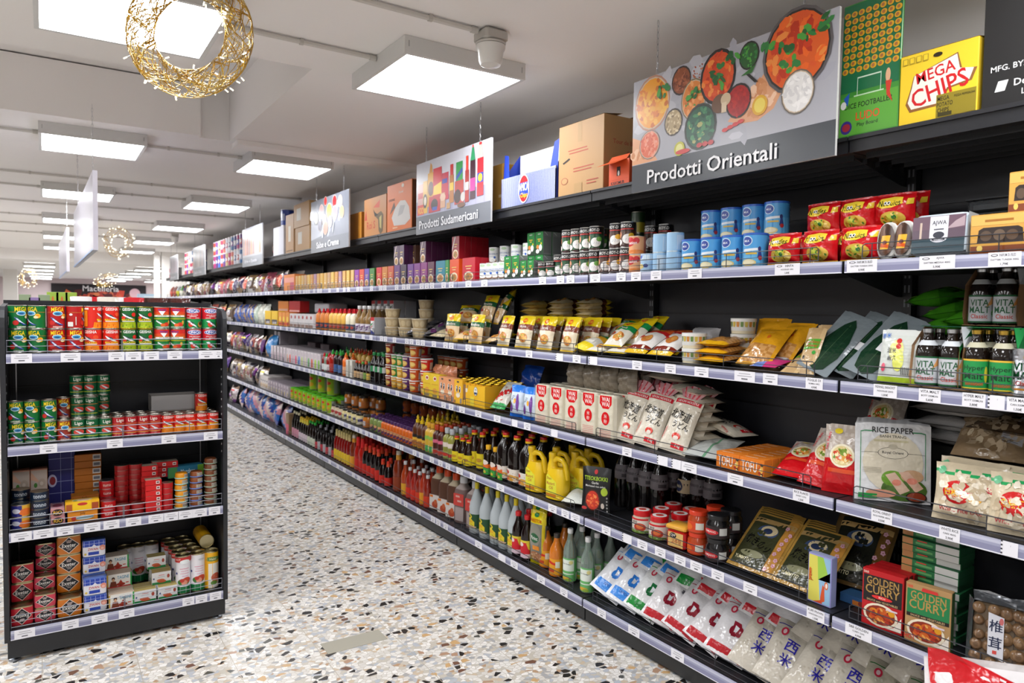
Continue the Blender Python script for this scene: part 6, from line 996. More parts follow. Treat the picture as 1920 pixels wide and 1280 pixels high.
put(G, 'D', 1072, bag(.14, .2, .04, lambda u, v: '2a8a3a' if v > .6 or u > .6 else 'd4d8d0', seed=4, wr=.2, name='food_bag'), 'green and white bag lying in front of the oil jugs', dep=.03, lean=R(78), z0=.022, turn=.5)
def jug(col='e6c01c', h=.235, capc='e0b818', lab=None, body='G'):
    """flat-sided jug whose handle is a loop at the rear of the shoulder"""
    b, c, l, hd = MB(), MB(), MB(), MB(); w, d = .13, .085
    P = [(.43, 0), (.5, .02), (.5, .08), (.49, .085), (.5, .1), (.5, .45), (.46, .56), (.36, .68)]
    b.lathe([(w*r, h*z) for r, z in P], (col, body), 24, squash=d/w, power=3)
    b.lathe([(.030, h*.6), (.026, h*.74), (.021, h*.82), (.021, h*.9)], (col, body), 14, -.036, 0)
    b.tube([(-.032, 0, h*.80), (-.005, 0, h*.88), (.026, 0, h*.86), (.048, 0, h*.76), (.056, 0, h*.62), (.052, 0, h*.46)], [.017, .0145, .0135, .014, .016, .02], col, body, 10)
    b.tube([(-.04, 0, h*.78), (-.03, 0, h*.66), (-.02, 0, h*.5)], [.02, .026, .03], col, body, 10)
    c.lathe([(.021, h*.88), (.0215, h*.885), (.0215, h*.985), (.019, h)], (capc, 'G'), 16, -.036, 0)
    def S(u, v, o):
        a = -math.pi/2+u*1.0; t = (abs(math.cos(a))**3+abs(math.sin(a))**3)**(-1/3); r = w*.5; return ((r*t+o)*math.cos(a), (r*t*d/w+o)*math.sin(a), v*h)
    if lab: draw(l, S, w*1.1, h, lab, 'P', .1)
    return proto('oil_jug', 'jug', w, d, h, [('jug_body', b), ('cap', c), ('label', l)])
yj = jug(lab=[('p', [(-.8, .06), (.35, .06), (.3, .4), (-.5, .56), (-.8, .5)], 'dfdc3a'), ('t', 'Mustard', -.25, .36, .07, 'b8683a', .8), ('t', 'Oil', -.2, .27, .07, 'b8683a', .4), ('t', 'Shan', -.4, .47, .06, 'a8622a', .5), ('r', -.75, .07, .3, .14, 'c87a1c')])
for i, (px, dep, t) in enumerate(((1006, .075, 'front left'), (1046, .075, 'front right'), (1052, .175, 'second row left'), (1088, .185, 'second row right'), (1082, .29, 'third row left'), (1112, .3, 'third row right'))): put(G, 'D', px, yj, 'yellow plastic oil jug with a loop handle, '+t, dep=dep, turn=.25, group='yellow oil jugs')
BIG = [(.92, 0), (1, .03), (.98, .22), (1, .24), (1, .38), (.97, .4), (1, .42), (1, .62), (.9, .72), (.45, .86), (.4, .9)]
bigb = bottle(.095, .27, BIG, '17100e', cap=('c81c1c', .91, .42, 'e0b41c'), lab=(.08, .36, 'd8d0c4'), power=3.2, name='oil_bottle', art=[('e', -.4, .28, .3, .05, 'b8201c'), ('e', .2, .16, .6, .07, 'c8943a'), ('e', -.3, .14, .2, .05, 'c85a2a')], n=24)
row(G, 'D', 925, 988, 3, bigb, 'big square dark oil bottle with a red and yellow cap', rows=3, group='big dark oil bottles')
sq2 = bottle(.052, .175, [(.95, 0), (1, .02), (1, .68), (.85, .76), (.5, .84), (.5, .86)], '1c140c', cap=('e0a818', .85, .62), lab=(.04, .3, '3a9a3a'), power=4, name='oil_bottle', art=[('r', -.9, .3, .9, .44, 'd8641c'), ('e', 0, .5, .6, .1, 'd8ccc0'), ('e', 0, .14, .3, .05, 'e8d03a')], n=20)
row(G, 'D', 902, 942, 3, sq2, 'small square oil bottle with an amber cap', inset=.02, group='small square oil bottles')
ylb = lambda h, w: bottle(w, h, BP, '22120a', cap=('c8201c', .88, .5, 'e0b41c'), lab=(.06, .5, 'd8c21c'), name='sauce_bottle', art=[('e', 0, .3, .4, .06, 'b8862a'), ('r', -.5, .12, .5, .16, 'a88a1c')])
row(G, 'D', 872, 902, 2, ylb(.225, .075), 'tall brown bottle with a yellow label', rows=3, inset=.05); row(G, 'D', 843, 876, 3, ylb(.165, .065), 'short brown bottle with a yellow label', rows=2)
row(G, 'D', 826, 845, 2, bottle(.062, .2, SQ, '8a8a3a', 'G', ('b8bcc0', .82, .6), name='sauce_bottle', lab=(.02, .3, 'a8b46a'), art=[('r', -1, .5, 1, .68, 'd8ccc0'), ('e', 0, .2, .6, .08, 'c83a2a')]), 'olive dressing bottle with a grey cap', rows=4); row(G, 'D', 808, 826, 2, bottle(.062, .2, SQ, '4a2018', 'G', ('b8401c', .82, .6), name='sauce_bottle', lab=(.02, .28, 'b8948a'), art=[('r', -1, .52, 1, .66, 'c8607a'), ('e', 0, .16, .6, .08, 'b83a2a')]), 'dark red dressing bottle with an orange cap', rows=4); row(G, 'D', 794, 808, 2, bottle(.06, .2, SQ, 'd0a83a', 'G', ('d8a02a', .82, .6), name='sauce_bottle', lab=(.02, .3, 'd8d8a4'), art=[('r', -.3, .02, .3, .3, '4aa85a'), ('r', -1, .55, 1, .7, '8ab84a')]), 'amber dressing bottle with a green label', rows=4)
choc = bottle(.075, .225, [(.9, 0), (1, .03), (1, .55), (.85, .66), (.5, .74), (.48, .76)], '5a3018', 'G', ('e8c41c', .76, .42), spout=True, name='sauce_bottle', lab=(.03, .55, 'd8a83a'), art=[('r', -.8, .42, .8, .55, '1c1a16'), ('e', .1, .2, .5, .12, 'a8682a'), ('r', -1.4, .1, -.9, .5, 'c8c8bc')])
row(G, 'D', 770, 796, 3, choc, 'brown squeeze bottle with a yellow nozzle', rows=4, group='yellow-nozzle squeeze bottles'); row(G, 'D', 812, 850, 3, choc, 'brown squeeze bottle with a yellow nozzle, far back', rows=1, inset=.36)
pj = lambda c: bottle(.056, .125, [(.9, 0), (1, .05), (1, .66), (.8, .76), (.62, .8)], c, 'G', ('4a2a5a', .8, .72), name='glass_jar', cat='jar', lab=(.06, .6, c), art=[('p', [(-.9, .1), (.2, .1), (.9, .5), (.2, .4)], '5a2a5a'), ('e', .1, .4, .4, .1, 'd8a06a')], n=12)
row(G, 'D', 712, 770, 10, pj('c8601c'), 'small orange spice jar with a purple lid', rows=5, gap=.004, group='purple-lidded spice jars', keep=lambda c, r, l: True); row(G, 'D', 690, 712, 3, pj('7a8a4a'), 'small green spice jar with a purple lid', rows=3, gap=.004)
oj2 = jar(.075, .11, 'a8521c', '2a1c20', [('e', -.3, .3, .3, .14, '4a2450')], lab=(.08, .6, 'b8561c')); row(G, 'D', 748, 830, 5, oj2, 'orange jar in the dim back row', inset=.36, layers=2)
pst = jar(.085, .105, 'b8702a', '3a3430', [('r', -.6, .15, .2, .5, 'c8ccd0')], lab=(.06, .56, 'b86a2a')); row(G, 'D', 672, 690, 1, pst, 'amber paste jar at the front by the purple lids'); row(G, 'D', 676, 711, 3, pst, 'amber paste jar, dim stack behind', inset=.21, layers=2)
olv = jar(.09, .095, 'd0c08a', '2a2a26', [('r', -.8, .15, .1, .55, 'd8cc6a'), ('r', .1, .3, .8, .5, '3a2f6a')], lab=(.08, .6, 'd8d0bc')); row(G, 'D', 638, 672, 4, olv, 'cream jar with a black lid'); row(G, 'D', 618, 638, 3, jar(.085, .1, 'c8b89a', '3a3a34', [('e', 0, .4, .4, .14, 'b82a24')], lab=(.08, .6, 'd4ccb8')), 'pale jar with a red spot'); row(G, 'D', 640, 680, 3, pst, 'amber paste jar on the upper tier', inset=.125, layers=2, keep=lambda c, r, l: True)
gcn = lambda w, h: can(w, h, '9ab82c', [('e', -.1, .7, .4, .1, 'c83a24'), ('e', -.1, .35, .45, .14, 'd8a42a'), ('r', .6, .1, 1.3, .9, 'a8b4a4')], plastic='5ac02a', name='food_tin'); row(G, 'D', 541, 618, 9, gcn(.085, .125), 'lime green tin with a bright green lid', rows=3); row(G, 'D', 573, 622, 3, gcn(.13, .165), 'large lime green tin on the upper tier', inset=.13, z0=.127)
lil = lambda: carton(.075, .09, .12, 'b4a8b0', [('e', .1, .3, .3, .2, 'c8b44a'), ('r', -.6, .6, .5, .75, '8a7a84')], top='9a9098', name='drink_carton'); row(G, 'D', 502, 541, 8, lil(), 'pale lilac carton on the fourth shelf', rows=4); row(G, 'D', 488, 502, 4, carton(.09, .09, .15, 'd0c8c4', [('e', 0, .3, .4, .16, 'd8a84a'), ('r', -.5, .6, .5, .7, '7a7a84')], name='drink_carton'), 'white carton with a yellow picture', rows=3)
bags('D', 425, 488, 9, 'striped bread bag on the fourth shelf', rows=1, k0=7); bags('D', 330, 425, 7, 'mixed bag at the far end of the fourth shelf', rows=1, k0=2)
# ================================================================ long wall, base shelf E
def sago(kind, sd):
    line = {'b': '8ab4dc', 'g': '2a8a4a', 'r': 'a84450', 'p': '2f2a8a', 'v': '1f6a34'}[kind]
    base = {'b': 'e6e8ec', 'g': 'e4e6e6', 'r': 'dcdadc', 'p': 'c9c2b4', 'v': 'b4ad9a'}[kind]; c = {'b': '2f7ad0', 'g': '1c6a3a', 'r': '8a2030', 'p': '2f2a9a', 'v': '2a2a2a'}[kind]
    a = [('r', -.95, .885, .95, .9, line), ('e', -.55, .78, .16, .07, 'c8304a'), ('e', -.55, .78, .08, .04, 'e8c8cc')]
    if kind in 'bgr':
        a += [('e', 0, .52, .2, .06, c), ('e', .2, .46, .16, .09, c), ('e', -.15, .44, .12, .08, c), ('p', [(-.25, .6), (.1, .6), (.3, .5), (.1, .36), (-.1, .34)], c), ('p', [(-.1, .54), (.12, .52), (.08, .44), (-.06, .42)], 'd8dce0')]
        if kind == 'b': a += [('r', -.8, .06, .8, .24, '3a8ae0'), ('t', 'TAPIOCA', 0, .18, .05, '1f4f9a', 1.0)]
        if kind == 'g': a += [('r', -.85, .03, .85, .2, '1c8a3a'), ('t', 'POTATO', 0, .11, .05, '146028', 1.0)]
        if kind == 'r': a += [('r', -.85, .03, .85, .16, 'b8202c')]
        a += [('t', '薯粉', .6, .7, .08, '4a4a54', .5)]
    if kind == 'p': a += [('t', '西', 0, .6, .19, c, .7), ('t', '米', 0, .37, .19, c, .7)]
    if kind in 'pv': a = [('s', 40, 0, .45, .8, .36, .006, ('d8d2c4', 'bdb5a4') if kind == 'p' else ('c8c2b0', '9a927e', 'd0cab8'), sd)]+a
    return bag(.165, .24, .06, base, a, seed=sd, wr=.2, seal=.04, name='starch_bag', nu=12, nv=14)
SG = {k: [sago(k, i+3) for i in range(2)] for k in 'bgrpv'}
KN = dict(b=('white bag with blue print', 'blue'), g=('white bag with green print', 'green'), r=('white bag with red print', 'red'), p=('beige pearl bag with purple seal', 'purple'), v=('grey bean bag with green seal', 'dark green'))
rs = random.Random(11); cntk = {}
lay = [('front', 0, .045, 50, .0, 26, 'bbgrrrrppppvvvv'), ('second', .05, .185, 58, .128, 24, 'bbbgrrrrppppvvv'), ('third', .0, .285, 48, .128, 24, 'bbgrrrrrpppvvvv')]
for nm, off, dep, ln, z, tile, ks in lay:
    for i, k in enumerate(ks):
        y = 2.47-off-.116*i; key = (nm, k); cntk[key] = cntk.get(key, 0)+1; tot = ks.count(k)
        settle(place(SG[k][i % 2], (XF+dep, y, LV['E']+z+.03), G.rz+rs.uniform(-.05, .05), R(ln+rs.uniform(-3, 3)), R(rs.uniform(-4, 4)),
              '%s, %s rank of the bottom shelf, %s' % (KN[k][0], nm, pos_words(cntk[key]-1, tot, 0, 1, 0, 1)[0] if tot > 1 else 'single'), 'bags of starch and pearls on the base shelf', R(tile)), SG[k][0], G, LV['E'])
for l in range(2):
    for i in range(9): k = 'bgrrrpppv'[i]; place(SG[k][l], (XF+.17, 2.38-.175*i, LV['E']+.031+.063*l), G.rz, R(89), 0, '%s lying flat under the heap, %s layer, %s' % (KN[k][0].replace(' seal', '').replace(' print', ''), ('lower', 'upper')[l], pos_words(i, 9, 0, 1, 0, 1)[0]), 'flat bags under the heap')
gjr = jar(.075, .1, '3a4a34', '5a6a4a', [('r', -.5, .35, .5, .6, 'a8b4a0'), ('r', -.6, .1, .6, .3, '4a8a4a')], lab=(.08, .62, '8a9a84')); row(G, 'E', 1180, 1228, 2, gjr, 'dim green-labelled jar at the back', inset=.27, layers=2)
VP = [(.9, 0), (1, .02), (1, .55), (.9, .64), (.5, .78), (.36, .88), (.36, .92)]
ving = bottle(.068, .265, VP, 'c4d8cc', 'T', cap=('d8d8d8', .91, .42), lab=None, name='vinegar_bottle', art=[('r', -1.5, .03, 1.5, .5, '6ab46a'), ('r', -.75, .24, .75, .47, 'dfe6dc'), ('t', 'Rice Vinegar', 0, .38, .04, '3a4a3a', 1.1), ('e', .45, .42, .2, .04, 'd8d08a'), ('r', -.7, .17, .7, .19, 'dfe6dc'), ('e', -.1, .08, .5, .035, 'd8a83a'), ('e', .2, .06, .3, .03, '8aa83a'), ('r', .95, .06, 1.4, .2, 'dfe6dc')], n=20)
for i, (px, dep, t) in enumerate(((1101, .06, 'nearest'), (1068, .07, 'front left'), (1090, .14, 'middle left'), (1118, .14, 'middle right'), (1086, .22, 'rear left'), (1112, .23, 'rear middle'), (1143, .21, 'rear right'))): put(G, 'E', px, ving, 'clear vinegar bottle with a green label and white cap, '+t, dep=dep, turn=.35, group='clear vinegar bottles')
jui = bottle(.075, .215, VP, 'c8701c', 'B', cap=('3a3430', .9, .42), lab=(.06, .46, 'e09a1c'), name='juice_bottle', art=[('p', [(-.5, .42), (.3, .36), (.3, .3), (-.5, .34)], 'c8241c'), ('r', .3, .24, .7, .4, 'e0d8c4'), ('r', -.5, .12, .2, .2, 'b8401c')])
for px, dep, t in ((1024, .09, 'left'), (1043, .06, 'right'), (1058, .2, 'rear')): put(G, 'E', px, jui, 'orange juice bottle with a dark cap, '+t, dep=dep, turn=.3)
bas = bag(.115, .29, .07, bands((.1, 'd8c81c'), (.8, '7a7a70'), (1, 'e0cc1c')), [('r', -.98, .0, -.8, 1, 'd8c41c'), ('r', .8, .0, .98, 1, 'd8c41c'), ('e', 0, .56, .75, .22, '8a887c'), ('t', 'BARESTOK', 0, .83, .06, 'c8501c', 1.5), ('e', 0, .93, .3, .04, '2a7a3a'), ('e', .05, .52, .55, .09, '1f5a34'), ('t', 'Pirinc', .05, .52, .07, 'e0e4dc', .9), ('r', -.2, .3, .6, .38, 'e08a1c'), ('e', .1, .17, .75, .1, 'a8704a'), ('s', 22, .1, .17, .6, .08, .008, ('8a4a2a', 'c89a6a', 'd8b48a'), 3)], seed=5, wr=.06, name='rice_bag', seal=.03, waist=.02, k='F', sag=.05)
for i in range(3): put(G, 'E', 1009+i*2, bas, 'tall yellow and grey rice bag, %s' % ('front one', 'behind the front one', 'rearmost')[i], dep=.065+.085*i, turn=.15, group='tall yellow rice bags')
rcp = bottle(.07, .245, VP, '160a0a', cap=('c81c24', .9, .5), lab=(.08, .5, 'c8202c'), name='syrup_bottle', art=[('r', -1.5, .45, 1.5, .5, 'd8c43a'), ('r', -1.5, .08, 1.5, .18, 'd8c0cc'), ('p', [(.3, .5), (1.3, .5), (1.3, .2), (.6, .3)], 'd8c43a'), ('e', -.2, .4, .3, .05, 'e0c8c8')]); row(G, 'E', 953, 986, 2, rcp, 'dark bottle with a red cap', rows=3, face=.2)
nat = bottle(.09, .305, [(.92, 0), (1, .02), (1, .5), (.93, .58), (.5, .78), (.26, .88), (.25, .9)], 'c4ccd0', 'W', cap=('d8c41c', .87, .29), lab=(.12, .43, '1f4a2c'), name='vinegar_bottle', art=[('e', -.35, .37, .4, .055, 'e0cc2c'), ('e', -.35, .37, .26, .035, '2a4a1c'), ('p', [(-.9, .16), (.3, .16), (.3, .26), (-.2, .36), (-.9, .32)], 'd8c42a'), ('t', 'DATU', -.3, .27, .05, 'd8481c', 1.0), ('e', -.2, .15, .7, .025, 'c8a88a'), ('r', .7, .18, 1.1, .4, '3a5a44'), ('e', .8, .28, .12, .03, '8a4a3a')])
row(G, 'E', 872, 930, 3, nat, 'white vinegar bottle with a yellow cap, left cluster', rows=3, face=.25, gap=.008); row(G, 'E', 928, 962, 2, nat, 'white vinegar bottle with a yellow cap, right cluster', rows=4, face=.25, gap=.006)
def jerry(body, cap, low, lab):
    h, w, d = .295, .105, .1; b, c, l = MB(), MB(), MB()
    b.lathe([(w*.46, 0), (w*.5, .008), (w*.5, h*.64), (w*.44, h*.73), (w*.25, h*.8), (w*.2, h*.84), (w*.2, h*.88)], [(low, 'W')]*3+[(body, 'W')]*3, 24, squash=d/w, power=4)
    b.tube([(0, .01, h*.83), (0, .05, h*.86), (0, .085, h*.84), (0, .098, h*.74), (0, .062, h*.66)], .012, body, 'W', 8)
    c.lathe([(w*.235, h*.85), (w*.24, h*.855), (w*.24, h*.985), (w*.21, h)], (cap, 'G'), 18)
    S = lambda u, v, o: (u*w*.46, -d*.498-o, v*h); draw(l, S, w*.92, h, lab, 'P', 9)
    return proto('sauce_jug', 'jug', w, d+.06, h, [('jug_body', b), ('cap', c), ('label', l)])
j1 = jerry('c8b89a', 'd84a1c', '6a4a3c', [('r', -.98, .04, .98, .36, 'd8cfc8'), ('r', -.9, .3, -.3, .35, 'd8721c'), ('e', .1, .14, .6, .08, 'b84a2a'), ('e', .2, .2, .3, .06, 'c8643a')]); j2 = jerry('b8aaa4', 'dcdce0', '8a7470', [('r', -.9, .38, .9, .64, 'c8443c'), ('r', -.5, .56, .2, .6, 'd8a49a'), ('r', -.2, .46, .5, .5, 'd8a49a'), ('r', -.6, .06, .9, .35, 'a89a98')])
row(G, 'E', 797, 843, 3, j1, 'brown sauce jug with an orange cap', rows=2, face=.3, gap=.02); row(G, 'E', 838, 882, 2, j2, 'greyish sauce jug with a white cap', rows=2, face=.3, gap=.02)
kt = lambda col, lab, cap, h=.22, w=.062, cf=.42, nk=None: bottle(w, h, VP, col, cap=(cap, .9, cf), lab=(.05, .4, lab), name='sauce_bottle', n=14, neck=nk)
row(G, 'E', 776, 798, 3, [kt('8a2414', 'c8381c', 'd8d8d8'), kt('a8341c', 'd8921c', 'd8d8d8', .25), kt('8a2414', 'c8381c', 'd8d8d8')], ['slim red sauce bottle with a white cap, left', 'red sauce bottle with an amber label and white cap', 'slim red sauce bottle with a white cap, right'], rows=3); row(G, 'E', 748, 775, 3, [kt('a8401c', 'd8a02a', 'd8d8d8', .25), kt('9a241a', 'd0301c', 'd8d8d8'), kt('9a241a', 'd0301c', 'd8d8d8')], ['orange-red bottle with a yellow label', 'red bottle with a red label, left', 'red bottle with a red label, right'], rows=3)
row(G, 'E', 725, 750, 1, kt('7a2c14', '8a3a1c', 'd0c8b8', .3, .085, .45, (.74, .5, 'c88a2a')), 'tall brown bottle with an amber neck wrap', rows=4, gap=.02); row(G, 'E', 752, 790, 2, kt('7a2c14', '8a3a1c', 'd0c8b8', .3, .085, .45, (.74, .5, 'c88a2a')), 'tall brown bottle with an amber neck wrap, behind the red ones', inset=.26)
rb = lambda h: kt('140a0a', 'c82a1c', 'd02a1c', h, .062, .45, (.7, .5, 'd84a24')); row(G, 'E', 706, 726, 2, rb(.19), 'short black bottle with red labels', rows=3); row(G, 'E', 676, 707, 4, rb(.25), 'black bottle with red labels and cap', rows=4)
row(G, 'E', 661, 677, 2, kt('a81c14', 'c0241c', 'd01c1c', .28, .07, .5, (.72, .6, 'd01c1c')), 'all-red bottle with a long red cap', rows=4); row(G, 'E', 652, 661, 1, kt('7a2c14', 'd8942a', 'd0c8b8', .28, .075, .45, (.74, .5, 'd8922a')), 'brown bottle with an orange neck wrap', rows=3)
row(G, 'E', 624, 652, 6, kt('7a1410', 'd8b42a', 'b8a86a', .27, .06, .42, (.74, .5, 'c8b47a')), 'dark red bottle with a yellow label', rows=5, group='dark red bottles with yellow labels'); row(G, 'E', 588, 624, 7, [kt('120c0c', 'b83a44', '2a2a2a', .2), kt('120c0c', 'a8a4a8', '8a8a90', .24)], ['black bottle with a red label', 'black bottle with a grey label'], rows=4)
row(G, 'E', 574, 588, 3, kt('1a100c', 'c8ccb8', '2aa83a', .24), 'dark bottle with a green cap', rows=3); row(G, 'E', 558, 574, 4, kt('16100c', 'd0c0c8', 'd8b02a', .24, .055, .5, (.72, .5, 'd8c84a')), 'dark bottle with a yellow neck', rows=3); row(G, 'E', 545, 558, 3, kt('16100c', 'c88a9a', 'c8c0a0', .27), 'dark bottle with a pink label', rows=3)
row(G, 'E', 533, 545, 1, lambda w: carton(w*.4, .3, .22, '8a7050', [('r', -1, .0, 1, .5, 'c8506a')], name='carton_tray', cat='carton'), 'open brown carton edge beside the bottles')
bags('E', 440, 532, 7, 'blue and pink bag on the bottom shelf', cols=[bag(.34, .27, .12, lambda u, v, i=i: ('2f6ab8', 'c88a9a', 'd0b8b0', '3a4a9a')[int(u*2+v*4+i*1.3) % 4], seed=i, wr=.2, nu=8, nv=8, name='snack_bag') for i in range(4)], rows=1); bags('E', 330, 440, 7, 'mixed bag at the far end of the bottom shelf', rows=1, k0=4)
# ================================================================ top shelf: cartons and boards
XD, ZT = XF+.012, LV['T']+.001
def top(y0, y1, h, d, p, label, dx=0., z0=0., **k): return place(p, (XD+dx+d/2, (y0+y1)/2, ZT+z0), G.rz, label=label, **k)
def box_open(w, d, h, col, art=(), flaps=True, side=None, sart=(), name='cardboard_box'):
    p = carton(w, d, h, col, art, side=side, sart=sart, name=name, b=.002); f = MB()
    if flaps:
        f.add([(-w/2, -d/2, h), (w/2, -d/2, h), (w/2*.95, -d*.1, h+.018), (-w/2*.95, -d*.1, h+.018)], ((0, 1, 2, 3),), col, 'P'); p.parts.append(('flap', f.mesh('flap', False), []))
        g = MB(); g.add([(w/2, d/2, h), (-w/2, d/2, h), (-w/2*.95, d*.12, h+.012), (w/2*.95, d*.12, h+.012)], ((0, 1, 2, 3),), col, 'P'); p.parts.append(('flap', g.mesh('flap', False), []))
    return p
KR, KR2, RED = 'b08a5c', 'a07c50', 'a8503a'
top(.61, .932, 0, .3, box_open(.32, .3, .34, '1b1a1a', [('t', 'MFG. BY:', -.62, .3, .045, 'd8d8d8', .5), ('p', [(-.8, .12), (-.75, .2), (-.6, .2), (-.65, .12)], 'e0e0e0'), ('t', 'Deep', -.35, .16, .07, 'e0e0e0', .5), ('t', 'LUX', -.28, .09, .045, 'd0d0d0', .4)], False), 'large black carton with small white lettering')
mg_ = [('p', [(-.7, .5), (-.62, .68), (.5, .86), (.62, .62), (.98, .6), (.86, .44), (.3, .4), (.1, .2), (-.7, .18), (-.82, .3)], '8a5a2c'), ('p', [(-.66, .52), (-.6, .68), (.48, .84), (.56, .64), (.9, .6), (.8, .46), (.26, .42), (.06, .23), (-.66, .22), (-.76, .32)], 'e8e0d4'), ('t', 'MEGA', -.05, .67, .16, 'c4161c', 1.0, 9, 1), ('t', 'CHIPS', .05, .43, .25, 'c4161c', 1.45, 14, 1), ('r', .0, .03, .98, .34, '8a7a1c'), ('t', 'MEGA', .18, .28, .06, '2a2410', .3), ('t', 'POTATO', .22, .2, .06, '2a2410', .4), ('t', 'CHIPS', .18, .12, .06, '2a2410', .3), ('t', 'PIZZA PEPPERONI', .7, .28, .03, '3a3410', .5), ('r', .05, .04, .4, .09, '3a3410'), ('e', 0, .9, .12, .03, '2a2008')]+[('r', -.92+.18*i, .86, -.78+.18*i, .95, 'a8922a') for i in range(4)]+[('r', -.9+.18*i, .87, -.8+.18*i, .94, 'e8c42c') for i in range(4)]
top(.94, 1.155, 0, .22, box_open(.212, .22, .205, 'e8c42c', mg_, side='d8b42a'), 'yellow carton with big red lettering and open brown flaps')
ld = MB(); ld.bbox(.19, .008, .42, '3f8a34', 'G', .002)
S = lambda u, v, o: (u*.095, -.004-o, v*.42); la = [('r', -.97, .34, .97, .99, '1f6a44'), ('r', -.97, .02, .97, .3, '5aa03a'), ('t', 'DICE FOOTBALLER', 0, .235, .04, '1c2a1c', 1.6), ('t', 'LUDO', 0, .15, .06, 'd84a24', .8), ('t', 'Play Board', 0, .085, .035, '1c2a24', .8), ('e', -.72, .08, .2, .05, '3a2f7a'), ('e', -.72, .08, .14, .03, '9a2a3a'), ('r', -.5, .3, .5, .31, 'b8d8b0'), ('r', -.4, .3, -.38, .44, 'c8dcc8'), ('r', .38, .3, .4, .44, 'c8dcc8'), ('r', -.4, .43, .4, .44, 'c8dcc8'), ('e', .62, .4, .08, .05, 'd8a884'), ('p', [(.55, .36), (.75, .36), (.7, .28), (.8, .2), (.6, .26)], 'c83a2a'), ('e', -.85, .25, .1, .03, 'e0e0e0'), ('p', [(-.85, .3), (-.65, .34), (-.7, .24)], '2a5ab8')]
la += [('e', -.84+.24*c+(.03*(r % 2)), .5+.052*r, .105, .022, 'd8a42a') for r in range(9) for c in range(8)]+[('e', -.84+.24*c+(.03*(r % 2)), .5+.052*r, .05, .012, 'a86a3a') for r in range(9) for c in range(8)]
lp = MB(); draw(lp, S, .19, .42, la, 'G', 9); place(proto('board_game', 'board game', .19, .008, .42, [('board', ld), ('printed_front', lp)]), (XD+.006, 1.252, ZT), G.rz, R(1.5), 0, 'green football dice board standing in glossy film')
top(2.2, 2.47, 0, .2, box_open(.25, .22, .12, KR2, [], False), 'low brown carton hidden behind the orange box', dx=.16)
od = carton(.135, .1, .115, 'd8501c', [('r', -.2, .4, .15, .75, '1c1410'), ('e', -.02, .5, .09, .1, 'd8d4cc'), ('t', 'KAROMUR', -.1, .14, .12, '2a140c', 1.3), ('r', -.95, .26, .95, .265, 'b03a10')], side='c0441a', name='cardboard_box'); fl = MB(); fl.add([(-.07, -.05, .115), (.05, -.05, .115), (.03, -.105, .09), (-.09, -.105, .09), (-.07, -.03, .14), (.05, -.03, .14)], ((0, 3, 2, 1), (0, 1, 5, 4)), 'e05a24', 'P'); od.parts.append(('flap', fl.mesh('flap', False), []))
place(od, (XD+.06, 2.395, ZT), G.rz, label='small orange box with a bottle window and raised flap')
ct = [('r', -.12, .72, .06, .99, 'a88658'), ('r', -.55, .62, .3, .635, RED), ('r', -.5, .58, .35, .595, RED), ('r', -.3, .36, .6, .375, RED), ('r', -.3, .32, .5, .335, RED), ('p', [(-.8, .48), (-.5, .53), (-.45, .51), (-.75, .46)], '2a2018'), ('e', -.7, .22, .16, .05, '9c5a40'), ('e', -.7, .22, .13, .04, KR), ('r', .3, .16, .8, .175, RED), ('r', .3, .12, .7, .135, RED), ('r', -.25, .02, .1, .16, 'a88658')]
top(2.5, 2.84, 0, .32, box_open(.34, .3, .345, KR, ct, True, sart=[('t', 'Tour de Banh', -.1, .66, .06, RED, 1.5), ('p', [(-.35, .3), (.35, .3), (.2, .42), (.25, .46), (0, .56), (-.25, .46), (-.2, .42)], 'a06048'), ('r', .5, .7, .7, 1, 'b8a07c')]), 'big brown carton with faint red print and tape')
at = MB(); w, d = .5, .24
for x0, x1 in ((-w/2, -w/2+.004), (w/2-.004, w/2)): at.box(x0, x1, -d/2, d/2, 0, .15, '2a3fa8'); at.add([(x0, -d/2, .15), (x0, d/2, .15), (x0*.86, d/2, .29), (x0*.86, -d*.1, .3)], ((0, 1, 2, 3),), '2340b0')
at.box(-w/2, w/2, -d/2, -d/2+.004, 0, .165, 'd0d4e0'); at.box(-w/2, w/2, d/2-.004, d/2, 0, .28, 'd8d8d8'); at.box(-w/2, w/2, -d/2, d/2, 0, .003, 'a8a8b0'); at.box(-w*.43, w*.42, -.02, -.016, .05, .30, 'dcdad8')
for sx in (-1, 1): at.add([(sx*w/2, -d/2+.01, .1), (sx*w*.37, -d/2+.01, .15), (sx*w*.42, -d/2+.02, .29), (sx*w/2, -d/2+.02, .30)], ((0, 1, 2, 3),), '2340b0')
ap = MB(); draw(ap, lambda u, v, o: (u*w/2, -d/2-o, v*.165), w, .165, [('r', -1+.03*i, 0, -.988+.03*i, 1, '4a5aa8') for i in range(67)]+[('e', -.1, .52, .2, .46, 'e8e4e8'), ('e', -.1, .52, .18, .42, 'b81c24'), ('r', -.27, .34, .07, .72, '2440a8'), ('t', 'AMICA', -.1, .58, .26, 'f0f0f4', .34, 0, 1), ('t', 'Chips', -.1, .3, .2, 'e8c83a', .24)], 'P', 9)
place(proto('display_carton', 'carton', w, d, .27, [('tray', at), ('printed_front', ap)]), (XD+d/2, 3.1, ZT), G.rz, label='open blue and white striped display carton, nearly empty')
top(3.40, 3.52, 0, .25, box_open(.12, .25, .27, 'a87c2c', [('r', .3, .3, .8, .36, 'c8b48a')], False), 'ochre carton half hidden behind the drinks sign', dx=.04)
top(4.33, 4.44, 0, .2, box_open(.1, .2, .17, '6a4a8a', [('r', -.8, .2, .8, .5, 'c8b8c8')], False), 'purple and white carton peeking out past the drinks sign', dx=.05)
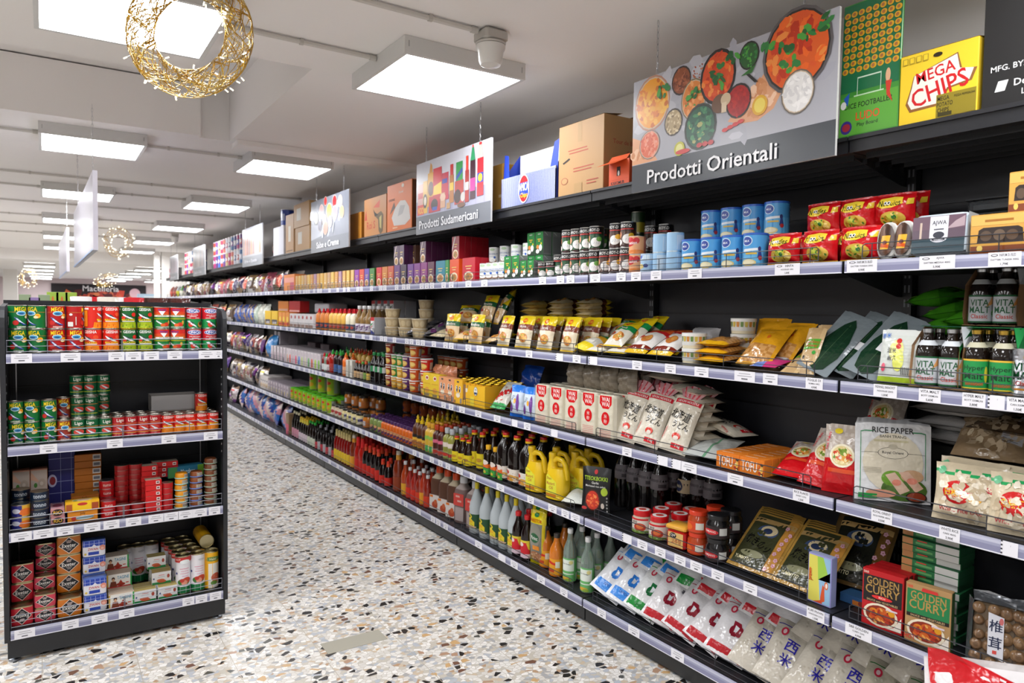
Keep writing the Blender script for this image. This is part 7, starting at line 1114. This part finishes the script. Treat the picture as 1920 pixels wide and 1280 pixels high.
top(4.48, 4.93, 0, .25, box_open(.42, .26, .34, 'd8702a', [('p', [(-.4, .12), (.5, .1), (.9, .2), (.8, .45), (.5, .6), (.1, .62), (-.3, .5), (-.6, .3)], 'c8c4c0'), ('p', [(-.1, .3), (.3, .34), (.5, .5), (.1, .52)], 'aaa8a8'), ('p', [(-.75, .38), (-.3, .5), (-.4, .62), (-.6, .5)], '5a3a24'), ('t', 'Oriental', .15, .8, .05, 'f0dcc8', .8), ('t', 'coconut', -.6, .68, .06, '6a3414', .5), ('e', .3, .92, .1, .04, 'e8d8c8'), ('r', -.5, .06, -.1, .09, 'e8b48a')], False, side='5a3018'), 'orange carton printed with a white heap of food')
tc_ = box_open(.44, .26, .3, 'b07a48', [('p', [(-.15, .74), (.45, .9), (.4, .7)], 'b84a2a'), ('t', 'Roi S', -.35, .3, .2, 'a83c2a', .8), ('p', [(-.95, .45), (-.8, .72), (-.72, .45)], 'a83c2a'), ('p', [(.0, .52), (.55, .6), (.75, .5), (.7, .1), (.5, .02), (.35, .12), (.3, .4)], '5c4a2a'), ('p', [(-.15, .7), (.0, .5), (.3, .52), (.02, .6)], '1a1408'), ('p', [(.4, .45), (.6, .5), (.58, .15), (.45, .2)], 'a89a5c')], True)
top(4.95, 5.42, 0, .28, tc_, 'torn brown carton with red print and a ripped hole'); top(5.43, 5.72, 0, .25, box_open(.27, .25, .215, 'b0741f', [], False), 'plain ochre carton next to the torn one')
for i, (y0, y1, z, h, t) in enumerate(((6.76, 7.25, 0, .235, 'lower'), (6.78, 7.3, .238, .235, 'upper'))): top(y0, y1, 0, .3, box_open(y1-y0-.02, .3, h, KR, [('r', -.6, .3, -.05, .8, 'c8c4ba')], False), '%s brown carton of the two stacked past the sauces sign' % t, z0=z)
top(7.28, 7.6, 0, .26, box_open(.28, .26, .4, 'b8926a', [('r', -.3, .3, .3, .7, 'd8d0c0'), ('r', -.8, .05, .8, .08, '7a5a3a')], True), 'narrow tall brown carton beside the stacked pair'); top(7.64, 8.08, 0, .26, box_open(.4, .26, .31, 'd0d0d8', [], False), 'white carton on the top shelf'); top(7.66, 7.86, 0, .15, can(.15, .18, '24409a', [('r', -.8, .3, .5, .7, 'c8d0e0')], plastic='d8d8dc', name='plastic_tub'), 'blue tub with a white lid on the white carton', z0=.312)
top(8.1, 8.3, 0, .16, bag(.18, .2, .1, bands((.4, 'b83a3a'), (1, '8a7a6a')), seed=3, nu=8, nv=8, name='food_bag'), 'red and brown bag beside the white carton')
TC = ['b8443c', 'c8c8d0', '5a2a6a', 'b02a5a', '2a2f7a', '7a3a8a', 'd0d0d4', '3a6ab8', 'c86a5a', '9a2a6a', 'c8b88a', '2a5a8a']
def tower(y0, y1, n, layers, t, h=.2):
    for l in range(layers):
        for i in range(n):
            c = TC[(i*5+l*3+int(y0)) % 12]; wd = (y1-y0)/n; p = can(min(.15, wd*.92), h, c, [('r', -.9, .3, .6, .65, TC[(i+l*7+3) % 12]), ('e', 0, .5, .4, .14, 'd8d4d8')], plastic='d0ccd0', name='protein_tub', cat='tub', n=16)
            place(p, (XD+.09, y1-wd*(i+.5), ZT+(h+.002)*l), G.rz, label=', '.join(['plastic tub with a pale lid', t]+pos_words(i, n, 0, 1, l, layers)), group='plastic tubs along the top shelf')
tower(9.35, 11.6, 13, 2, 'between the two far signs'); tower(12.75, 14.25, 8, 2, 'second last group'); tower(15.4, 16.2, 4, 1, 'last group')
# ================================================================ hanging signs
def chain(x, y, z0, z1, col='b4b4b8'):
    a = MB(); n = max(2, int((z1-z0)/.022)); 
    for i in range(n):
        z = z0+(z1-z0)*(i+.5)/n; r = (z1-z0)/n*.62
        a.tube([(x+(.004*math.cos(t) if i % 2 else 0), y+(0 if i % 2 else .004*math.cos(t)), z+r*math.sin(t)) for t in [6.2832*k/8 for k in range(8)]], .0011, col, 'M', 4, True)
    return a
def sign(y0, y1, z0, z1, art, title, label, x=2.05, face='5a5e66', band='3c4046', tsize=.12, bandh=.25, extra=None, x1=None):
    """board in the plane x = const, printed side towards -X"""
    W, H = y1-y0, z1-z0; b, f, t = MB(), MB(), MB(); b.box(-W/2, W/2, -.005, .005, 0, H, 'd8d8d8', 'G')
    S = lambda u, v, o: (u*W/2, -.0052-o, v*H)
    draw(f, S, W, H, [('r', -1, bandh, 1, 1, face), ('r', -1, 0, 1, bandh, band)]+art, 'G', 9); draw(t, S, W, H, [title], 'G', 9, .006)
    p = [('board', b.mesh('board', False), []), ('printed_face', f.mesh('printed_face', False), []), ('lettering', t.mesh('lettering', False), [])]
    for u in (-.72, .72): c = chain(u*W/2, 0, H, CZ-z0-.001); p.append(('chain', c.mesh('chain'), []))
    return place(Proto('hanging_sign', 'sign', W, .01, H, p), (x, (y0+y1)/2, z0), R(-90), label=label)
def bowl(cx, cy, r, rim, food, bits, seed, W=.91, H=.45, sq=1.):
    rx, ry = r/(W/2), r*sq/H; o = [('e', cx, cy, rx, ry, rim), ('e', cx, cy, rx*.93, ry*.93, '2a2624' if rim[0] < '6' else 'c8b49a'), ('e', cx, cy, rx*.88, ry*.88, food)]
    return o+([('s', int(26+r*300), cx, cy, rx*.82, ry*.82, r*.17, bits, seed)] if bits else [])
CU, GN = ('e8641c', 'c83a14', 'd85420', 'b8300f', 'e8883a'), ('2f7a3a', '4a9a3a', '1f5a2a')
oa = [('s', 60, 0, .65, .95, .4, .03, ('b4b4bc', 'a4a4ae', 'bcbcc4'), 9)]
oa += [('p', [(-1, .25), (-1, .5), (-.8, .42), (-.68, .25)], 'dca078'), ('s', 12, -.9, .34, .1, .06, .02, ('e8bc98', 'cc8a5c', 'e0a880'), 12)]
oa += [('p', [(.08, .42), (.2, .38), (.36, .37), (.5, .43), (.58, .56), (.56, .72), (.48, .8), (.42, .72), (.3, .6), (.16, .5)], 'd89c74'), ('s', 26, .36, .54, .15, .12, .022, ('e4b490', 'c88454', 'eec4a4', 'd09060'), 13)]
oa += bowl(-.76, .76, .098, 'b0806a', 'e89a1c', ('f0b43a', 'd87a14', 'e8a428', 'c86a10'), 1, sq=1.12)+bowl(-.42, .87, .05, '3a3030', '8a4a2a', ('a86040', '6a3420', '9a5434'), 2, sq=1.1)+[('s', 24, -.2, .9, .1, .06, .005, ('9a4a2a', 'b86a40'), 3)]
oa += bowl(-.28, .68, .062, '7a6a4a', 'd8823a', ('e8a060', 'c86a2a', '5a8a3a', 'e89a5a'), 4, sq=1.25)+bowl(-.5, .54, .048, '4a4038', 'b09a74', ('c8b48c', '8a7450', 'd8c8a4'), 5, sq=1.1)+bowl(-.2, .44, .078, '3a4038', '2a5a44', ('3a7a54', '1c4a34', 'a8a86a', '4a8a5c'), 6, sq=1.1)
oa += bowl(-.78, .4, .058, '8a7068', 'd86a4a', ('e88a6a', 'd05a3a', 'e89a80'), 7)+bowl(-.03, .8, .082, '1c1a1a', 'd04a18', CU, 8, sq=1.2)+bowl(.27, .88, .042, '24221e', '2a5a2a', GN, 9, sq=1.15)+bowl(.18, .56, .055, '2a2624', 'a81c1c', ('b8241c', '9a1414'), 10, sq=1.1)
oa += bowl(.68, .8, .13, '5a5658', 'd85a1c', CU, 11, sq=1.06)+bowl(.7, .5, .062, '6a6258', 'e4e2e0', ('f0eeec', 'd4d2d2'), 14, sq=1.15)+[('e', .38, .48, .07, .075, 'd8a428'), ('e', .38, .48, .05, .055, 'e8d05a'), ('e', -.42, .3, .06, .06, 'b8b43a'), ('e', -.42, .3, .04, .042, 'dcd88a')]
oa += [('s', 7, u, v, .07, .05, .016, GN, i) for i, (u, v) in enumerate(((.58, .84), (.62, .72), (.74, .9), (-.02, .84), (.1, .92), (-.62, .84), (.45, .92), (-.28, .72), (.9, .92), (.0, .76)))]+[('e', .0, .58, .08, .075, '6a4a34'), ('e', .06, .6, .05, .05, 'c8b090'), ('r', .02, .5, .07, .58, 'd8c4a8'), ('p', [(.2, .74), (.34, .8), (.3, .74)], '2f6a2a'), ('p', [(.33, .66), (.36, .66), (.28, .74), (.25, .74)], '1a1816')]+[('e', .06+.05*i, .36+.012*i, .03, .016, 'c8302c') for i in range(4)]+[('e', -.2+.06*i, .29, .03, .02, 'b83030') for i in range(3)]+[('e', -.38, .27, .08, .02, 'c83a34')]
sign(1.305, 2.215, 1.962, 2.415, oa, ('t', 'Prodotti Orientali', -.12, .115, .125, 'e8e8ea', 1.34, 0, 1), 'largest hanging food sign with curry bowls, reading Prodotti Orientali', face='a8a8b0', bandh=.245)
sa = [('r', -1, .25, 1, .46, '9a9ab0')]+[('r', -.95+.2*i, .25, -.945+.2*i, .46, '7a7a90') for i in range(10)]
def pk(x, y, w, h, c, *more): return [('p', [(x-w/2, y), (x+w/2, y), (x+w*.46, y+h), (x-w*.46, y+h)], c)]+list(more)
sa += pk(-.86, .3, .18, .4, 'd8a8a0', ('r', -.94, .5, -.78, .58, 'c8302a'))+pk(-.72, .28, .14, .45, 'e0b02a', ('e', -.72, .45, .06, .1, '2a1c1a'), ('e', -.72, .45, .04, .06, 'e8dcc8'))+pk(-.86, .27, .2, .14, 'd8402a', ('t', 'VOO', -.86, .33, .09, 'f0d83a', .16))+pk(-.55, .36, .2, .46, 'd8a01c', ('p', [(-.6, .82), (-.5, .82), (-.52, .92), (-.56, .96)], 'c88a14'), ('e', -.55, .6, .08, .1, '5a2a1c'))+pk(-.36, .42, .26, .44, 'c81c2a', ('p', [(-.48, .5), (-.24, .5), (-.24, .66), (-.46, .62)], 'e8c42c'))+pk(-.14, .4, .2, .36, 'b81c3a', ('r', -.22, .62, -.08, .68, '2a3a9a'))
sa += pk(-.44, .27, .34, .22, 'b8242a', ('e', -.44, .37, .1, .08, '2a1a1a'), ('r', -.5, .29, -.36, .34, '2f4fa8'))+pk(-.2, .3, .14, .2, 'c89a7a', ('e', -.2, .44, .08, .05, 'd8b49a'))+pk(.04, .34, .12, .36, 'a86a2a', ('r', 0, .7, .08, .84, 'b82420'), ('r', -.01, .5, .09, .6, 'd8b43a'))+pk(.24, .5, .18, .34, '2f8a44', ('p', [(.16, .6), (.32, .7), (.32, .76), (.16, .66)], '2a4a9a'))+pk(.24, .3, .24, .3, 'a83a34', ('e', .2, .4, .09, .09, '3a2420'), ('e', .34, .38, .06, .06, 'b8b4b0'))+pk(-.04, .27, .1, .08, 'b08a5a')
sa += pk(.44, .3, .1, .4, '9a2420', ('r', .41, .7, .47, .88, 'c83a2a'), ('r', .4, .45, .48, .55, 'e0d8d0'))+pk(.58, .32, .13, .48, '3a1424', ('p', [(.52, .8), (.64, .8), (.6, .96), (.56, .96)], '2a8a5a'), ('r', .52, .42, .64, .58, 'c83a8a'), ('r', .565, .96, .595, .99, 'd82a2a'))+pk(.76, .34, .15, .46, 'c8202c', ('p', [(.69, .8), (.83, .8), (.79, .96), (.73, .96)], 'd8a8a0'), ('r', .69, .5, .83, .62, '2a3a9a'), ('e', .76, .56, .05, .05, 'e8c82a'), ('r', .73, .96, .79, .99, 'd82a2a'))+[('e', .3, .28, .1, .03, '6a4a34')]
sign(3.335, 4.27, 1.954, 2.41, sa, ('t', 'Prodotti Sudamericani', -.08, .125, .12, 'd8d8dc', 1.6, 0, 1), 'hanging sign with soda bottles and packets, reading Prodotti Sudamericani', face='c4c4cc', band='5a5e66')
ca = [('s', 30, -.2, .62, .9, .3, .05, ('8a8e98', '7c808c', '949aa4', '6a6e7a'), 5), ('p', [(-1, .25), (-.4, .3), (-.3, .5), (-1, .55)], 'a4a8b4')]
for x, y, r, rim, fd in ((-.18, .93, .04, 'a8a0a0', 'a81c1c'), (-.4, .76, .062, 'c0a8a8', 'b08a8a'), (.02, .72, .07, 'c8c4b0', '8a8a4a'), (.3, .87, .052, 'b8a0a0', '9a1c24'), (.58, .84, .05, 'c8b4a8', 'c8a88a'), (.32, .66, .062, 'b0a0b4', '8a7a94'), (.66, .64, .052, 'c0a88a', 'b88a6a'), (-.68, .66, .05, 'b4b8b0', '9aa08a'), (-.22, .58, .05, 'c4b0a4', 'c89a8a'), (-.48, .5, .05, '9a96a4', '6a6a7a'), (.08, .52, .05, 'c8c4cc', 'b4b0c0'), (-.16, .43, .06, 'b49a98', 'c87a6a')): ca += bowl(x, y, r, rim, fd, None, 1)
ca += [('r', -.36, .26, -.28, .46, 'a8acb8'), ('p', [(.2, .34), (.24, .3), (.3, .5), (.26, .52)], 'a0a4b0')]
sign(5.51, 6.48, 1.962, 2.425, ca, ('t', 'Salse e Creme', -.05, .13, .12, 'd8d8dc', 1.2, 0, 1), 'grey hanging sign with small sauce bowls, reading Salse e Creme', face='6a6e78', band='5a5e66')
def blur_sign(y0, y1, cols, txt, label):
    rd = random.Random(int(y0*10)); ar = [('p', [(x-w/2, .3), (x+w/2, .3), (x+w*.3, t), (x-w*.3, t)], rd.choice(cols)) for x, w, t in [(-.85+.2*i, rd.uniform(.12, .2), rd.uniform(.7, .98)) for i in range(9)]]
    sign(y0, y1, 1.95, 2.41, ar, ('t', txt, -.1, .12, .11, 'c8c8d0', 1.2, 0, 1), label, face='8e9098', band='6a6e76')
blur_sign(8.22, 9.2, ['c87a5a', '8a6a64', 'a8a0a4', '9a5a4a', '7a8a7a'], 'Erbe e Spezie', 'fourth hanging sign along the shelf wall, with spice pictures'); blur_sign(11.66, 12.72, ['a89088', '9a8a84', 'b4a8a4', '7a7478'], 'Snack e Dolci', 'fifth hanging sign along the shelf wall, with pale bottle shapes'); blur_sign(14.33, 15.32, ['b4a8b0', 'a49aa4', 'c0b8c0'], 'Bevande', 'last hanging sign along the shelf wall, near the far end')
def aisle_board(y0, y1, x0, x1, z0, z1, label):
    W = math.hypot(y1-y0, x1-x0); H = z1-z0; b, f = MB(), MB(); b.box(-W/2, W/2, -.012, .012, 0, H, 'd4d0dc', 'G')
    draw(f, lambda u, v, o: (u*W/2, -.0122-o, v*H), W, H, [('r', -.98+.0655*i, .03, -.96+.0655*i, .97, ('b8b4c4', 'c4c0d0')[i % 2]) for i in range(30)]+[('r', -1, 0, 1, .02, '6a9ad0')], 'G', 9)  # pale vertical stripes are reflections painted into the face colour
    p = [('board', b.mesh('board', False), []), ('printed_face', f.mesh('printed_face', False), [])]
    for u in (-.62, .85): p.append(('chain', chain(u*W/2, 0, H, (HT if y0 < 5 and u < 0 else CZ)-z0-.001, 'd0d0d4').mesh('chain'), []))
    place(Proto('aisle_board', 'sign', W, .024, H, p), ((x0+x1)/2, (y0+y1)/2, z0), math.atan2(y1-y0, x1-x0)+R(180), label=label)
aisle_board(4.66, 7.0, .242, .218, 1.775, 2.222, 'long pale board hanging lengthwise above the aisle, seen almost edge-on'); aisle_board(8.6, 11.2, .2, .17, 1.80, 2.25, 'second pale board hanging behind the first one above the aisle')
# ================================================================ wire wreaths with lights
emat('warm_light', 'fff0cc', 1.6)
def wreath(loc, r, tube, nw, nl, label, tilt=0., part=True, seed=1):
    rd = random.Random(seed); a = MB()
    P = lambda t, q, k=1.: Vector(((r+tube*k*math.cos(q))*math.cos(t), tube*k*math.sin(q)*.8, (r+tube*k*math.cos(q))*math.sin(t)))
    cols = ('c8a03a', 'd8b45a', 'b8903a', 'e0c478', 'c4b088')
    for i in range(nw):
        t, q = rd.uniform(0, 6.2832), rd.uniform(0, 6.2832); L = rd.uniform(.25, .5); n = 4; dq = rd.uniform(-2.2, 2.2)
        a.tube([P(t+L*k/n, q+dq*k/n) for k in range(n+1)], rd.uniform(.0009, .0019), rd.choice(cols), 'M', 4)
    for q in (0, 1.57, 3.14, 4.71): a.tube([P(6.2832*k/48, q) for k in range(48)], .0012, 'a8843a', 'M', 4, True)
    parts = [('wire_ring', a.mesh('wire_ring'), [])]; s = MB(); led = MB()
    bm = MB(); bm.tube([(0, 0, 0), (0, 0, .012)], .0014, 'e8e4dc', 'G', 5); bm.tube([(0, 0, .011), (0, 0, .0235)], [.0022, .0026], 'f8f4e8', 'warm_light', 6); bme = bm.mesh('fairy_light')
    p = Proto('light_wreath', 'wreath', 2*r, .1, 2*r, parts); root = place(p, loc, -YAW, tilt, label=label, group=None)
    if len(root.children) == 0:
        root.name = 'light_wreath'
    for i in range(nl):
        t, q = 6.2832*i/nl+rd.uniform(-.05, .05), rd.uniform(0, 6.2832); c = P(t, q, 1.0); dv = (P(t, q, 1.6)-c).normalized()+Vector((rd.uniform(-.5, .5), rd.uniform(-.5, .5), rd.uniform(-.5, .5)))
        o = obj('fairy_light', bme, root); o.matrix_local = Matrix.Translation(c) @ dv.to_track_quat('Z', 'Y').to_matrix().to_4x4()
        if not part: o.scale = (3, 3, 1.3)
    h = MB(); zc = CZ if loc[1] < 18.3 else 2.40; h.tube([(0, 0, (r+tube)*math.cos(tilt)), (0, 0, zc-loc[2]-.0005)], .0007, 'd0ccc4', 'G', 4); o = obj('hanging_wire', h.mesh('hanging_wire'), root); o.matrix_local = (Matrix.Rotation(-YAW, 4, 'Z') @ Matrix.Rotation(-tilt, 4, 'X')).inverted()
    return root
wreath((.411, 2.595, 2.37), .165, .045, 640, 64, 'large gold wire wreath with tiny lights hanging in front of the ceiling panel')
wreath((.915, 12.03, 2.384), .175, .045, 150, 60, 'smaller-looking lit gold wreath hanging between the aisle board and shelf wall', part=False, seed=2)
wreath((-.331, 20.03, 2.057), .17, .045, 110, 50, 'far lit gold wreath at the left edge, above the green boxes', part=False, seed=3); wreath((1.08, 17.29, 1.983), .18, .045, 110, 50, 'far lit gold wreath overlapping the dark meat banner', tilt=R(50), part=False, seed=4)
# ================================================================ beyond the rack
gm = MB(); gm.box(RX0+.02, RX1-.02, RY+.42, 9.5, 0, 1.30, '1c1c20', 'K'); single('island_shelving', 'shelving', gm, (0, 0, 0), 'black island shelving running away behind the tin rack', smooth=False)
def gbox(px, h, c, y, art, label):
    x = yx_ = (px-96)/1328.; d = RT*((px-960)/FPX)+FW; t = y/d.y; place(carton(.052 if y < 4.8 else .058, .08, h, c, art, name='carton_box'), (d.x*t, y, 1.3005), 0, label=label)
for i, (px, h, c, l) in enumerate(((48, .215, '8a9a7a', 'grey-green box on the island behind the rack, leftmost'), (66, .2, '8a74a4', 'lilac box between the two grey-green boxes'), (84, .215, '8a9a7a', 'grey-green box right of the lilac one'))): gbox(px, h, c, 4.6, [('r', -.6, .4, .6, .8, 'b0b8a4')], l)
for i, (px, t) in enumerate(((100, 'left'), (117, 'middle'), (134, 'right'))): gbox(px, .235, 'a4c44a', 4.9, [('r', -.6, .3, .6, .5, '5a6ac0'), ('r', -1, .0, 1, .2, 'c8d8a0'), ('e', 0, .8, .2, .1, 'd87a3a')], 'bright green box with a blue band, %s of three' % t)
for i in range(9): put_x = -.05+.075*i; place(bag(.1, .21, .06, ('d8d4d4', 'b8242c', 'd0c8bc', '4a2420', '3a1c18')[i % 3 if i < 5 else 3+i % 2], seed=i, wr=.4, name='foil_bag', nu=8, nv=8, k='F'), (.16+.058*i, 4.3+.05*(i % 2), 1.3005), RND.uniform(-.3, .3), R(8), 0, ('crumpled bright foil bag' if i < 5 else 'dark brown foil bag')+' peeking over the rack, '+pos_words(i if i < 5 else i-5, 5 if i < 5 else 4, 0, 1, 0, 1)[0], 'foil bags behind the rack')
bn = MB(); W, H = 3.1, .62; bn.box(-W/2, W/2, -.02, 0, 0, H, '1c1418', 'P'); bp = MB(); rd = random.Random(3)
draw(bp, lambda u, v, o: (u*W/2, -.021-o, v*H), W, H, [('p', [(-.8+.18*i, 0), (-.6+.18*i, 0), (-.55+.18*i, rd.uniform(.3, .7)), (-.7+.18*i, rd.uniform(.4, .9))], rd.choice(('c8402a', '8a1c1c', 'd8642a', 'a83a2a', '5a1418'))) for i in range(9)]+[('s', 60, -.1, .2, .8, .25, .12, ('a8342a', 'c85a3a', '7a1c1c', 'd87a4a', '4a1014'), 6), ('t', 'Macelleria', .02, .74, .34, 'e8e4e4', 1.0), ('e', .75, .5, .12, .3, 'e0b8c0')], 'P', 9)
place(proto('wall_banner', 'banner', W, .02, H, [('board', bn), ('printed_face', bp)]), (1.73, 30.96, 1.60), 0, label='dark butcher banner with red meat pictures on the far wall')
mc = MB(); mc.box(-.6, 3.6, 28.6, 29.4, 0, 1.15, 'c8c8cc', 'G'); mc.box(-.6, 3.6, 28.6, 28.63, 1.15, 1.45, 'b8c4cc', 'X'); single('meat_counter', 'counter', mc, (0, 0, 0), 'pale butcher counter below the far banner', smooth=False)
m = MB(); m.box(-.97, -.64, 24, 24.3, 0, 2.40, 'ffffff', 'wall_paint'); struct('trim_4', m)
m = MB(); m.box(-4, -1.6, 26, 26.1, .0, 2.39, 'd8dce0', 'G'); struct('trim_5', m)
bx = carton(.6, .4, .6, 'b4d0e4', [('r', -.7, .2, .6, .7, '8ab8dc'), ('r', -.5, .75, .5, .9, 'd8e4ec')], name='water_pack'); place(bx, (2.62, 24, 1.2), 0, label='pale blue water pack stacked beside the far pillar, upper'); place(carton(.62, .42, 1.199, 'a8bcd0', [], name='water_pack'), (2.62, 24, 0), 0, label='pale blue water pack stack beside the far pillar, lower')
# striped sack in the bottom right corner
sk = bag(.36, .61, .2, 'e6e2e2', [('p', [(-.95, .3+.3*i), (.95, .12+.3*i), (.95, .26+.3*i), (-.95, .44+.3*i)], 'c81c24') for i in range(-1, 3)], seed=6, wr=.12, seal=.03, name='striped_sack', cat='sack', k='F', nv=36)
place(sk, (1.955, .735, .0), R(-50), R(4), label='red and white striped sack on the floor in the bottom right corner')
